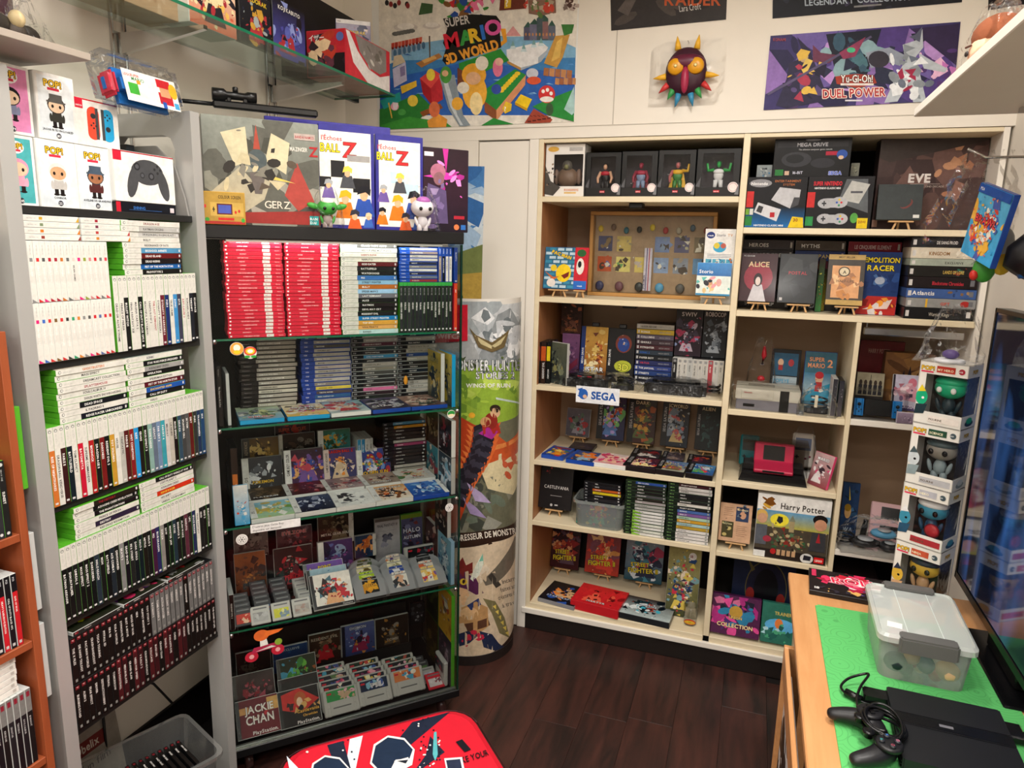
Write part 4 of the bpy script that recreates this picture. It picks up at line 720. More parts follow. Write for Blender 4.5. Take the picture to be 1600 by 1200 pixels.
for k,(d0,d1,z0,l) in enumerate(((.015,.142,1.046,'white case'),(.15,.277,1.046,'grey clear case'),(.015,.142,.906,'clear windowed case'),(.15,.277,.906,'teal cover case'))):
    side(l+(' upper' if k<2 else ' lower')+(' front' if k%2==0 else ' rear')+' along the right pane, third shelf',d0,d1,.783,z0,.137,.017,WHITEB if k==0 else CC,cover(.127,.137,*[('#20242c','#303038'),('#403020','#503828'),('#38586c','#284050'),('#307888','#4898a8')][k],[['#50505c','#8c3040','#c8c8d0','#181820'],['#88704c','#302018','#a89878'],['#88c0d8','#e8f0f8','#203040'],['#a03848','#e8e0d0','#205868']][k],80+k,['','','LOST','','']
        [k],n=22))
stand('leaning case with blue foot and white back at far left, third shelf',366,390,764,820,.004,Z,CYANB,lambda w,h:cover(w,h,'#3a98c8','#d8d4d0',['#e0dcd8','#c84028','#48a0d0'],70,n=12,fig=False),lean=14)
stand('brown standing case with orange sticker at the left pane',361,372,700,768,.10,Z,BLACKB,lambda w,h:(lambda a:(a.rect(w*.1,h*.25,w*.9,h*.62,'#d87838'),a.text('EXTRA',w*.7,h*.3,w*.6,'#fff0e0',rot=math.pi/2,mx=h*.28),a)[-1])(Art(w,h,'#2c1c16')),lean=0,dep=.12)
# fourth shelf
Z=CS[3]+.0006
riser('black riser for the jewel cases on the fourth shelf',.285,.385,Z,.12,.04,.50)
PSF=('#131010','PlayStation','#e0dcd8')
stand('grey military cover jewel case behind the round seal',365,419,824,870,.28,Z+.121,CLEARB,A_('#6a605c','#807470',['#504844','#948880','#383230'],91,foot=PSF,n=16,fig=False),lean=3,dep=.011)
stand('jewel case lettered EVILZONE in red',432,488,824,860,.28,Z+.121,CLEARB,A_('#3a2c2c','#584048',['#786068','#a84850','#302428'],92,'EVILZONE','#c83038',.72,.2,foot=PSF,n=18,oc='#e8dcdc'),lean=3,dep=.011)
stand('handheld case with soldier montage cover and white spine on its right',497,553,799,853,.28,Z+.121,CC,A_('#241c14','#3c3020',['#584c38','#887860','#181410','#706850'],93,'METAL GEAR SOLID','#d8d4c8',.28,.1,n=30,strip=('right',.14,'#c8c6c0','DS','#444')),lean=3)
stand('jewel case with burning city and dinosaur cover',367,417,868,919,.225,Z,CLEARB,A_('#5a3424','#a05828',['#c88038','#402418','#784830','#2c2828'],94,n=26,fig=False),lean=10,dep=.011)
stand('black jewel case with red banner and two panels',429,490,859,908,.225,Z,CLEARB,A_('#14201e','#201414',['#a8a098','#b02830','#183430','#602028'],95,'HYPER CRASH','#d83038',.22,.15,foot=PSF,n=22),lean=10,dep=.011)
stand('handheld case with violet castle cover and white spine on its left',498,553,848,892,.225,Z,CC,A_('#282c50','#403468',['#5868a8','#7c4888','#181c38','#88a0c0'],96,n=26,strip=DSW),lean=8)
stand('handheld case with orange portrait cover, white spine on its right',555,588,837,866,.27,Z+.05,CC,A_('#203858','#283850',['#b85c28','#c87838','#20304c','#e0a060'],97,n=14,sz=.25,strip=('right',.16,'#c8c6c0','DS','#444')),lean=4)
stand('grey disc case lettered FINAL FANTASY III',587,626,811,859,.31,Z,CC,lambda w,h:(lambda a:(a.rect(0,h*.93,w,h,'#5c5450'),a.text('FINAL FANTASY IV',w/2,h*.8,h*.09,'#3c3c44',al='c',mx=w*.84),a.shards(98,12,['#484858','#686878','#9090a0'],w*.25,h*.25,w*.75,h*.65,.25),a.rect(w*.15,h*.7,w*.85,h*.705,'#88848c'),a)[-1])(Art(w,h,'#a9a7ac')),lean=4)
stand('green-backed case lettered PROJECT with violet dusk cover',627,661,804,849,.33,Z,GREENB,A_('#3c3450','#58587c',['#7878a0','#302838','#783838'],99,'HALO','#d8d8e8',.55,.15,n=14,fig=False,t2='AUTUMN',strip=('top',.1,'#708c28','','#fff')),lean=3)
# cartridges
GC=mat('#8f9194',.45); GC2=mat('#a9aaa6',.45); GC3=mat('#b7b7b1',.45)
_sn={}
def snes(label,u,d,z,tilt,top,pal,seed,w=.13,h=.088,col=None,lab=None,group=None,title=None):
    body=join([(boxm(w,.017,h,.004),(0,0,0)),(boxm(w*.66,.003,h*.96,.001),(0,-.0025,h*.02)),(boxm(.012,.019,h*.35,.002),(-w*.36,-.0012,0)),(boxm(.012,.019,h*.35,.002),(w*.36,-.0012,0))])
    p=cab(u,d,z+.017*math.sin(R(tilt))+.001); o=link('game_cartridge',body,col or GC3,None,p,(R(-tilt),0,CY)); tag(o,label,'cartridge',group)
    a=Art(w*.8,h*.4,top); a.shards(seed,16,pal,w*.25,0,w*.8,h*.4,.35); a.rect(w*.02,h*.26,w*.14,h*.33,'#c82030'); 
    if title: a.text(title,w*.4,h*.14,h*.17,'#f0f0f0',al='c',mx=w*.66,out=('#101828',.001))
    a.build('label_sticker',o,(0,-.0027,h*.54)); link('groove',boxm(w*.5,.002,h*.05,.0005),mat('#6a6a68',.6),o,(0,-.0034,h*.26))
    link('slot',boxm(w*.84,.012,.006,.001),mat('#3a3a3a',.6),o,(0,.002,-.0003)); return o
def n64(label,u,d,z,tilt,bgc,pal,seed,w=.122,h=.08,group=None,title=None,tc='#fff'):
    n=14; o_=[(-w/2,0),(-w/2,h*.62)]+[(-w/2+w*k/n,h*.62+.0001+h*.38*math.sin(math.pi*k/n)**.6) for k in range(1,n)]+[(w/2,h*.62),(w/2,0)]
    me=prism(o_[::-1],0,.019); o=link('game_cartridge',me,GC,None,cab(u,d,z+.019*math.sin(R(tilt))),(R(-tilt),0,CY)); tag(o,label,'cartridge',group)
    a=Art(w*.46,h*.62,bgc); a.shards(seed,18,pal,0,0,w*.46,h*.62,.3)
    if title: a.text(title,w*.23,h*.3,h*.2,tc,al='c',mx=w*.42,out=('#181818',.0008))
    a.build('label_sticker',o,(0,0,h*.2)); 
    a=Art(w*.42,h*.1,bgc); a.shards(seed+1,8,pal,0,0,w*.42,h*.1,.5); a.build('top_sticker',o,(0,-.0002,h*.86))
    link('slot',boxm(w*.8,.012,.006,.001),mat('#303034',.6),o,(0,.003,-.0003)); return o
g='grey console cartridges on the fourth glass shelf'
n64('dark grey cartridge with black label and golden lettering, front row',.487,.008,Z+.004,52,'#141210',['#e8a820','#d89018'],101,title='ZELDA',tc='#f0b030',group=g)
n64('grey cartridge with white label and portrait, front row middle',.597,.008,Z+.004,52,'#e0dcd4',['#a84838','#d8a888','#384858','#2c2c30'],102,group=g)
n64('grey cartridge with red and yellow cartoon label, front row right',.708,.008,Z+.004,52,'#e8c870',['#d83828','#e8a030','#f0e8d0','#8058a0'],103,group=g)
n64('grey cartridge with lime green top label, behind the golden one',.487,.052,Z+.006,52,'#a8c828',['#d8e860','#587818','#e8e8d0'],104,group=g)
n64('grey cartridge with blue lettered top label, behind the portrait one',.600,.052,Z+.006,52,'#2848a0',['#88a8e0','#e8e8f0','#183070'],105,group=g)
n64('grey cartridge with orange top label, behind the cartoon one',.715,.052,Z+.006,52,'#e8d8c8',['#e06838','#c84828','#f0f0e8'],106,group=g)
n64('dim cartridge with cream top label in the third rank, left',.490,.10,Z+.008,50,'#e0d8a8',['#c0b050','#f0e8c8','#585020'],107,group=g)
n64('dim cartridge with cream top label in the third rank, middle',.606,.10,Z+.008,50,'#e8e0c0',['#a8a070','#f0e8c8','#605838'],108,group=g)
n64('dim cartridge with plain dark top label in the third rank, right',.722,.10,Z+.008,50,'#282828',['#484848','#303030'],109,group=g)
n64('standing cartridge with yellow and green kart label at the back',.500,.165,Z,12,'#485838',['#d8c830','#a8a8a0','#a83028','#304828'],110,group=g,h=.085)
n64('standing cartridge with cream and violet label at the back',.610,.165,Z,12,'#d8ccc0',['#c83848','#5c3c80','#e8e0d0','#d88858'],111,group=g,h=.085)
snes('wide grey cartridge with black label standing at the back right',.728,.185,Z,10,'#16181a',['#283038','#a82030','#586068'],112,h=.09,col=GC2)
# disc cases at the front of the fourth shelf
def psj(label,u,d,z,tilt,art,w=.142,h=.125,group='jewel cases on the fourth glass shelf',name='jewel_case'):
    o=link(name,boxm(w,.011,h,.001),CLEARB,None,cab(u,d,z+.0075),(R(-tilt),0,CY)); tag(o,label,'game case',group); art(w-.012,h-.004).build('cover',o,(.004,0,.002)); link('hinge',boxm(.011,.0008,h-.004,.0002),mat('#26282a',.2),o,(-w/2+.0065,-.0009,.002)); return o
psj('jewel case with white and red fighter cover, front of fourth shelf',.352,.012,Z,44,A_('#f0ece4','#e8e4dc',['#c83038','#e8b080','#a02028','#507888','#302828'],120,foot=PSF,n=30,sz=.26))
psj('jewel case with pale blue top, second behind the fighter one',.348,.045,Z+.006,42,A_('#203040','#a0c0d0',['#5080a8','#c8d8e0','#304868'],121,n=16,fig=False))
psj('jewel case with red, yellow and violet top, third behind the fighter one',.344,.085,Z+.010,40,A_('#301838','#7048a8',['#e03828','#e8c030','#5c3ca0'],122,n=18,fig=False,title='POINT',tc='#f0d030',ty=.8))
def gbc(label,u,d,z,tilt,col,bgc,pal,seed,group,w=.056,h=.062):
    o=link('handheld_cartridge',boxm(w,.0075,h,.002),col,None,cab(u,d,z+.006),(R(-tilt),0,CY)); tag(o,label,'cartridge',group)
    a=Art(w*.78,h*.5,bgc); a.shards(seed,9,pal,0,0,w*.78,h*.5,.35); a.build('label_sticker',o,(0,0,h*.14)); link('top_ridge',boxm(w*.7,.001,h*.08,.0003),mat('#77787a',.5),o,(0,-.0008,h*.8)); return o
BG_=mat('#26262a',.4); LG=mat('#a7a7a3',.4); WG=mat('#c5c5c0',.4)
gp='small handheld cartridges in four ranks on the fourth glass shelf'
pals=[['#c03828','#302020','#e8c0a0'],['#2868b0','#d8e0e8','#203050'],['#e8e0d8','#a83038','#283848'],['#d8b840','#f0f0e8','#8c3828'],['#b8c8d0','#304030','#c87838']]
colsn=['far left column','second column','third column','fourth column']
for c_ in range(4):
    for r_ in range((4,5,5,4)[c_]):
        light=c_==3
        gbc(f'{ordn(r_)} small cartridge from the front, {colsn[c_]}, {"grey" if light else "black"} shell',.055+c_*.066+(.012 if c_==3 else 0),.012+(.034 if c_>0 else 0)+r_*.034,Z+r_*.001,40,(LG if light else BG_),pals[(c_+r_)%5][0],pals[(c_*2+r_)%5],c_*7+r_,gp)
for i in range(3): gbc(('left','middle','right')[i]+' large grey handheld cartridge in the very front row',.108+i*.067,.004,Z,46,WG,('#b8b8b8','#d8d848','#b0aca8')[i],[['#989898','#c8c8c8'],['#88a0b0','#e8e8a0'],['#b09890','#c0b8b0']][i],130+i,gp,w=.062,h=.062)
spine_case(lambda a,L,t,ti,bg,fg:(a.rect(0,0,L,t,bg),a.text(ti,.25*L,.28*t,.5*t,fg,mx=.6*L)),'RESIDENT EVIL 2','#141210','#e8e4dc',.125,.016,.13,True,CLEARB,tuple(cab(.02,.012,Z)),CY,'black double jewel case on edge at the left pane, fourth shelf',None)
for k,(d0,d1,z0,h_,l) in enumerate(((.012,.145,Z,.172,'pale blue framed case at the front'),(.15,.285,Z,.172,'rosy dark case at the rear'),(.05,.18,Z+.1725,.165,'clear case with dark cover above'))):
    side(l+', right pane of the fourth shelf',d0,d1,.783,z0,h_,.015,CC if k else mat('#8fb4cc',.25),cover(d1-d0,h_,*[('#5898b8','#80b8d0'),('#583830','#50302c'),('#302820','#402c28')][k],[['#d8e8f0','#284878','#a8c8d8'],['#905048','#d8b8a8','#301c18'],['#805048','#b8a898','#181410']][k],140+k,['FIFTY','',''][k],n=20))
# bottom of the cabinet
Z=.1212
riser('tall black riser at the back of the cabinet bottom',.30,.385,Z,.24,.03,.70)
riser('low black riser at the back of the cabinet bottom',.228,.298,Z,.10,.03,.70)
def P5(*a,**k): return stand(*a,**k)
P5('very dark cover case at the back of the bottom row, left',372,420,972,1010,.31,Z+.241,CLEARB,A_('#1c1410','#2c201c',['#382820','#201814','#4c3830'],151,n=12),lean=2,dep=.011)
P5('dark violet case with light beams, back of the bottom tier',426,473,978,1014,.31,Z+.241,BLACKB,A_('#1c1828','#302c44',['#383454','#242038','#887c90'],152,'SEGA','#68647c',.12,.2,n=8,fig=False),lean=2)
P5('dark case with orange title and green figure, back of bottom tier',478,528,962,1000,.31,Z+.241,BLACKB,A_('#141a16','#201a14',['#284838','#a04820','#382018'],153,'POWER STONE','#c86428',.8,.14,n=14),lean=2)
P5('dark box with red hand-drawn title, back of bottom tier',537,586,950,988,.31,Z+.241,BLACKB,A_('#201818','#302424',['#583830','#302830','#484058'],154,'CONKER','#b85048',.55,.28,n=10,fig=False,oc='#201010'),lean=2)
P5('dark brown box with small orange creature, back of bottom tier',589,639,936,975,.31,Z+.241,BLACKB,A_('#241812','#30241c',['#583420','#884c24','#302018'],155,'RATCHET','#705840',.75,.16,n=14,fig=False),lean=2)
P5('blue case lettered EXCLUSIVE with round creature',427,482,1010,1062,.222,Z+.101,CLEARB,A_('#142c50','#1c3c68',['#244c7c','#703828','#183460'],156,'EXCLUSIVE','#a8bcd0',.82,.13,n=10,fig=False,foot=None),lean=4,dep=.011)
P5('dark case with red blot and soldier, bottom tier middle',483,533,990,1036,.222,Z+.101,CLEARB,A_('#201814','#382c20',['#a02028','#584838','#887058'],157,'RESIDENT EVIL','#b0a490',.78,.13,n=14),lean=4,dep=.011)
P5('blue case with dark creatures, bottom tier',534,586,976,1028,.222,Z+.101,CLEARB,A_('#283868','#5868a0',['#202438','#882848','#a8b8d8','#c08038'],158,'DIGIMON','#d8e0f0',.84,.12,n=22,strip=('left',.1,'#18202c','','#fff')),lean=4,dep=.011)
P5('dark case with pale fox and golden figure, bottom tier',587,639,965,1018,.222,Z+.101,CLEARB,A_('#1c1814','#2c241c',['#a87838','#8c887c','#302820','#584c3c'],159,'TOMBI','#b0a898',.2,.13,n=20),lean=4,dep=.011)
P5('near-black face cover case, bottom tier left',369,424,1018,1062,.222,Z+.101,CLEARB,A_('#161210','#241c18',['#302820','#484038','#1c1814'],160,n=10),lean=4,dep=.011)
P5('slim case with black frame and white monster, right of bottom tier',642,664,942,1002,.26,Z+.15,BLACKB,A_('#141414','#1c1c1e',['#8c8c90','#404044','#202024'],161,n=12),lean=2,dep=.014)
PJ='jewel cases at the bottom of the cabinet'
psj('jewel case with green and cyan lizard cover at the bottom',.245,.16,Z+.04,30,A_('#143018','#202c18',['#3c8838','#68b840','#48a0c0','#a85828'],162,n=20,fig=False),group=PJ)
psj('dark red jewel case with grey top behind the white lettered one',.09,.135,Z+.03,30,A_('#401018','#403434',['#a02838','#68484c','#c05868'],163,n=18,fig=False),group=PJ)
psj('black jewel case with small emblem, behind the red-haired one',.238,.075,Z+.012,36,A_('#100e0e','#181414',['#242020','#302828'],164,n=6,fig=False),group=PJ)
psj('jewel case lettered JACKIE CHAN in white, bottom left corner',.088,.022,Z+.002,40,lambda w,h:(lambda a:(a.rect(0,h*.62,w*.25,h*.8,'#d8a060'),a.rect(w*.72,h*.6,w,h*.95,'#d8a860'),a.shards(5,10,['#c03038','#803028','#d8c0a8'],w*.3,h*.4,w*.7,h*.7,.2),a.text('JACKIE',w*.52,h*.62,h*.28,'#efe9e2',al='c',mx=w*.75,out=('#302020',.001)),a.text('CHAN',w*.52,h*.32,h*.32,'#efe9e2',al='c',mx=w*.72,out=('#302020',.001)),a.text('PlayStation.',w*.95,h*.04,h*.13,'#efe9e6',al='r',mx=w*.7),a)[-1])(Art(w,h,'#6c1c26')),group=PJ)
psj('jewel case with red-haired figure and golden lettering, bottom front',.228,.018,Z+.002,40,lambda w,h:(lambda a:(a.poly([(0,h*.9),(w*.5,h),(w,h*.6),(w*.5,h*.3),(0,h*.5)],'#c8302a'),a.ell(w*.5,h*.7,w*.16,h*.2,'#b85c30'),a.ell(w*.48,h*.62,w*.08,h*.13,'#e8c8a8'),a.shards(6,12,['#181414','#302020','#d8a860'],w*.1,h*.2,w*.95,h*.8,.2),a.text('Castlevania',w*.68,h*.32,h*.13,'#e8b040',al='c',mx=w*.6,out=('#201008',.001)),a.text('Chronicles',w*.72,h*.2,h*.09,'#e8b040',al='c',mx=w*.5),a.text('PlayStation.',w*.96,h*.03,h*.12,'#efe9e6',al='r',mx=w*.7),a)[-1])(Art(w,h,'#16100f')),group=PJ)
g='wide grey cartridges in three leaning ranks'
tops=['#14141a','#181820','#182030','#201828','#1c1c20','#183020']
SP=[['#e8b0c0','#c8a888','#587848'],['#3858a0','#88c0d8','#d8d8e0'],['#48a0c0','#e8e0d0','#a84838'],['#e8c038','#f0e8c0','#c84838'],['#c83858','#e87898','#304888'],['#d84868','#702c58','#e8a0b0']]
for c_,(u0,n_,d0) in enumerate(((.372,6,.012),(.497,5,.02),(.628,4,.026))):
    for r_ in range(n_):
        t_=[(('green-sided ','silver-labelled ','orange and blue labelled ')[c_]) if r_==0 else ''][0]
        snes(f'{ordn(r_)} {t_}wide cartridge from the front, {("left","middle","right")[c_]} rank',u0-r_*.003,d0+r_*.027,Z+.002+r_*.0035,38,('#2c9048','#1c2c48','#d88048')[c_] if r_==0 else tops[(r_+c_)%6],SP[(r_*2+c_)%6],170+c_*9+r_,w=.128,h=.09,group=g,title='TIME' if (c_==1 and r_==0) else None)
gq='small cartridges beside the right pane at the cabinet bottom'
gbc('red handheld cartridge at the bottom right corner of the cabinet',.735,.022,Z+.001,62,mat('#cf2233',.35),'#d8d0d0',['#e8e0e0','#a83040','#706068'],190,gq,w=.066,h=.066)
gbc('light grey handheld cartridge right behind the red one',.722,.068,Z+.001,55,LG,'#b0acc0',['#d87898','#c8c8d0'],191,gq,w=.062)
gbc('black handheld cartridge with green label behind the grey one',.712,.115,Z+.001,48,BG_,'#50783c',['#a8c040','#305020'],192,gq,w=.062)
gbc('black handheld cartridge with rosy label, rear of the right column',.706,.150,Z+.001,48,BG_,'#885060',['#c07888','#302830'],193,gq,w=.062)
o=snes('white cartridge standing on edge against the green cases',.775,.085,Z+.001,0,'#282c38',['#a83048','#404858'],194,w=.1,h=.1,col=WG); o.rotation_euler=(0,0,CY-math.pi/2); o.location=cab(.764,.075,Z+.001)
for k,(d0,z0,l) in enumerate(((.012,Z,'lower front'),(.012,Z+.1915,'upper front'),(.152,Z,'lower rear'),(.152,Z+.1915,'upper rear'))):
    side(f'bright green case with printed cover, {l} along the right pane',d0,d0+.137,.787,z0,.19,.0145,GREENB,cover(.137,.19,*[('#584858','#403844'),('#d8a838','#c89430'),('#4a3c20','#3c3018'),('#28301c','#202818')][k],[['#88586c','#302830','#a890a0'],['#a84828','#e8e0c8','#706050','#b88028'],['#806838','#302818','#5c5028'],['#405030','#182010','#586038']][k],200+k,['','CONKER','',''][k],'#f0ece0',.75,.08,n=14,fig=k!=1))
# things stuck on the panes
def sticker(label,px,py,r,art):
    u,z=cpx(px,py,-.0085); o=link('round_sticker',lathe([(r,0),(r,.0006)],24,False),mat('#d8d4cc',.5),None,cab(u,-.0084,z),(R(90),0,CY)); tag(o,label,'sticker')
    a=Art(2*r,2*r,None,clip=False); art(a,r); a.build('print',o,(0,-r,.0008),(R(-90),0,0)); return o
def seal(a,r): a.ell(r,r,r*.96,r*.96,'#dcdad6',24); a.ell(r,r,r*.75,r*.75,'#6c6a68',24); a.ell(r,r,r*.7,r*.7,'#dcdad6',24); [a.ell(r+r*.42*math.cos(k*1.047),r+r*.42*math.sin(k*1.047),r*.13,r*.13,'#77736f',6) for k in range(6)]; a.ell(r,r,r*.2,r*.2,'#77736f',6)
sticker('round white seal sticker on the lower left of the cabinet glass',378,843,.018,seal); sticker('round white seal sticker on the right side of the cabinet glass',702,793,.016,seal)
sticker('orange and cream round sticker at the upper left of the glass',370,545,.020,lambda a,r:(a.ell(r,r,r*.95,r*.95,'#e0a040',22),a.ell(r,r*1.15,r*.5,r*.5,'#f0ead8'),a.ell(r,r*.5,r*.5,r*.3,'#e8c428')))
sticker('round sticker of a red-ringed yellow flower',391,551,.019,lambda a,r:(a.ell(r,r*1.25,r*.95,r*.7,'#d84030',22),a.ell(r,r*1.25,r*.7,r*.5,'#f0c030',18),a.ell(r,r*1.25,r*.42,r*.3,'#f4f0e4',14),a.ell(r*.5,r*.35,r*.45,r*.22,'#3a9a3c',12),a.ell(r*1.5,r*.35,r*.45,r*.22,'#3a9a3c',12)))
sticker('small green and cream round sticker near the right glass edge',705,647,.015,lambda a,r:(a.ell(r,r*1.2,r*.9,r*.65,'#2e8a3c',20),a.ell(r,r*.75,r*.75,r*.3,'#e8d8b0',16)))
u,z=cpx(414,1008,-.0085)
a=Art(.13,.115,None,clip=False)
for x,y in ((.022,.025),(.105,.032)): a.ell(x,y,.021,.019,'#b82438',18); a.ell(x,y,.008,.008,'#e8a8a8',12)
a.poly([(.02,.035),(.12,.045),(.10,.06),(.03,.055)],'#a82848'); a.poly([(.035,.04),(.1,.045),(.085,.052)],'#d8d8d0'); a.poly([(.05,.055),(.075,.058),(.07,.085),(.05,.08)],'#e8e4dc'); a.ell(.055,.095,.024,.02,'#d86830',16); a.poly([(.06,.085),(.11,.095),(.125,.105),(.07,.108)],'#e07030'); a.ell(.108,.06,.012,.012,'#88a838',12)
pm=PRINT; tag(a.build('kart_sticker',None,cab(u,-.0088,z-.057),(0,0,CY),PRINT),'orange and red kart shaped sticker low on the cabinet glass','sticker')
u,z=cpx(431,822,-.009); a=Art(.155,.028,'#dcdcda'); a.text("D'autres jeux Game Boy",.006,.0165,.0095,'#30302e',mx=.14,bold=False); a.text('disponible sur demande',.006,.0045,.0095,'#30302e',mx=.14,bold=False)
o=link('paper_note',boxm(.155,.0006,.028,0),WHITEB,None,cab(u,-.0098,z-.012),(0,0,CY)); tag(o,'white paper note taped to the cabinet glass below the third shelf','note'); a.build('lettering',o)
# ---- on top of the cabinet
ZT=1.8455
def topbox(label,pl,pr,pt,d,dep,art,body,cat='game box',lean=0,name='game_box',zb=ZT):
    ym=270; u0=cpx(pl,ym,d)[0]; u1=cpx(pr,ym,d)[0]; zz=cpx((pl+pr)/2,pt,d)[1]; w_=u1-u0; h_=(zz-zb)/math.cos(R(lean))
    o=link(name,boxm(w_,dep,h_,.002),body,None,cab((u0+u1)/2,d,zb),(R(-lean),0,CY)); tag(o,label,cat); art(w_-.002,h_-.002).build('front_print',o,(0,0,.001)); return o
def mz(w,h):
    a=Art(w,h,None); a.grad(0,0,w,h*.5,'#3c3a34','#70726a'); a.grad(0,h*.5,w,h,'#70726a','#8b9087')
    a.shards(3,26,['#5c5c54','#88887c','#484840','#9c988c'],0,0,w,h,.25)
    a.poly([(w*.05,h*.3),(w*.3,h*.55),(w*.42,h*.4),(w*.6,h*.55),(w*.5,h*.25),(w*.3,h*.1)],'#b0a890'); a.poly([(w*.15,h*.85),(w*.36,h*.92),(w*.38,h*.6),(w*.26,h*.55)],'#cfc6a4'); a.poly([(w*.58,h*.88),(w*.74,h*.8),(w*.7,h*.5),(w*.52,h*.62)],'#cfc6a4')
    a.ell(w*.45,h*.62,w*.085,h*.1,'#4c5658'); a.poly([(w*.42,h*.72),(w*.45,h*.95),(w*.48,h*.72)],'#a84838'); a.poly([(w*.38,h*.5),(w*.52,h*.5),(w*.48,h*.3),(w*.42,h*.3)],'#68605c')
    a.poly([(w*.68,h*.3),(w*.8,h*.62),(w*.95,h*.25),(w*.8,h*.15)],'#a8443c'); a.poly([(w*.3,h*.12),(w,h*.16),(w,h*.02),(w*.3,h*.02)],'#94302c'); a.poly([(w*.5,h*.5),(w*.78,h*.42),(w*.52,h*.45)],'#e0c060')
    a.shards(4,20,['#c8bc98','#584c40','#807c70','#302c28'],w*.1,h*.2,w*.75,h*.75,.12)
    a.text('MAZINGER',w*.74,h*.73,h*.055,'#e4e0d6',mx=w*.16); a.text('Z',w*.91,h*.69,h*.13,'#b02428'); a.rect(w*.78,h*.84,w*.97,h*.9,'#b8a8a0'); a.text('BANDAI NAMCO',w*.79,h*.855,h*.035,'#a02830',mx=w*.17)
    a.text('GERZ',w*.5,h*.17,h*.1,'#e8dccb',mx=w*.32,bold=False); a.rect(w*.9,h*.02,w*.985,h*.11,'#28a8a8'); a.text('BAN',w*.905,h*.068,h*.035,'#fff',mx=w*.07); a.text('DAI',w*.905,h*.03,h*.035,'#fff',mx=w*.07); return a
topbox('large wide box with armoured robot artwork, top left of the cabinet',318,499,186,.012,.09,mz,mat('#8a8c84',.35),'model kit box')
def gw(w,h):
    a=Art(w,h,'#b08c3c'); a.rect(0,0,w,h*.09,'#a83028'); a.text('COLOUR SCREEN',w*.42,h*.8,h*.14,'#3a2c14',mx=w*.5); a.rect(w*.24,h*.25,w*.97,h*.68,'#c8a450'); a.rect(w*.38,h*.3,w*.72,h*.64,'#5c2028'); a.rect(w*.41,h*.34,w*.69,h*.6,'#4858b0'); a.rect(w*.28,h*.44,w*.34,h*.47,'#2c2418'); a.rect(w*.3,h*.38,w*.32,h*.53,'#2c2418')
    a.ell(w*.79,h*.38,w*.025,h*.05,'#c83028'); a.ell(w*.87,h*.42,w*.025,h*.05,'#c83028'); a.rect(w*.4,h*.12,w*.75,h*.2,'#c83028'); a.ell(w*.16,h*.14,w*.05,h*.06,'#3c9838'); a.ell(w*.95,h*.13,w*.04,h*.07,'#3c9838'); a.rect(w*.0,h*.5,w*.15,h*.6,'#d03830'); return a
o=link('game_box',boxm(.125,.018,.092,.001),YELB,None,cab(.055,-.0075,ZT),(0,0,CY)); tag(o,'small gold box picturing a handheld game, before the robot box','game box'); gw(.123,.09).build('front_print',o,(0,0,.001))
def dbz(pale):
    def f(w,h):
        a=Art(w,h,'#34328a'); m_=w*.06; a.rect(m_ if pale else 0,h*.035,w-m_,h*.94,'#eeeae0')
        a.text("l'Échoes" ,w*.04,h*.85,h*.06,'#d04050',mx=w*.42); a.text('BALL',w*.02,h*.74,h*.11,'#e8d020',mx=w*.36,out=('#38381c',.0015)); a.text('Z',w*.42,h*.70,h*.2,'#d8282c',out=('#601018',.002))
        if not pale:
            a.rect(w*.2,h*.5,w*.45,h*.66,'#1c1c20'); a.rect(w*.5,h*.66,w*.92,h*.72,'#9c9a98'); a.rect(w*.6,h*.36,w*.92,h*.5,'#1c1c20'); a.rect(w*.0,h*.4,w*.2,h*.5,'#1c1c20')
        else: a.rect(w*.3,h*.5,w*.6,h*.62,'#c0e0e8'); a.rect(w*.6,h*.38,w*.9,h*.5,'#c0e0e8')
        rr=random.Random(9)
        for cx,cy,s_,hair,cl in ((.5,.52,.7,'#e8cc50','#484a50'),(.15,.4,.6,'#a0a4a8','#7058a0'),(.45,.26,.9,'#e8b020','#e07820'),(.8,.3,1.0,'#181820','#2c50a8'),(.12,.16,.6,'#181820','#d07820'),(.62,.1,.7,'#30303c','#d85c28'),(.88,.1,.5,'#d8c8a0','#3860b0')):
            k=h*.16*s_; a.poly([(w*cx-k*.7,h*cy-k*1.1),(w*cx+k*.7,h*cy-k*1.1),(w*cx+k*.4,h*cy),(w*cx-k*.4,h*cy)],cl); a.ell(w*cx,h*cy+k*.2,k*.26,k*.34,'#e0b088',10)
            a.poly([(w*cx-k*.45,h*cy+k*.25),(w*cx-k*.3,h*cy+k*.75),(w*cx+k*.1,h*cy+k*.85),(w*cx+k*.45,h*cy+k*.6),(w*cx+k*.4,h*cy+k*.2),(w*cx+k*.1,h*cy+k*.42)],hair)
        return a
    return f
topbox('white and violet framed album with checkerboard cover beside the robot box',499,585,196,.03,.02,dbz(False),mat('#34328a',.3),'album')
topbox('paler album with violet border and light blue checks',587,661,212,.03,.02,dbz(True),mat('#34328a',.3),'album')
ab=link('album',boxm(.40,.012,.335,.001),mat('#3b388a',.4),None,cab(.40,.125,ZT),(0,0,CY)); tag(ab,'violet album board standing behind the robot box','album'); 
a=Art(.398,.333,'#403c94'); a.rect(.02,.02,.378,.31,'#e8e4dc'); a.build('front_print',ab,(0,0,.001))
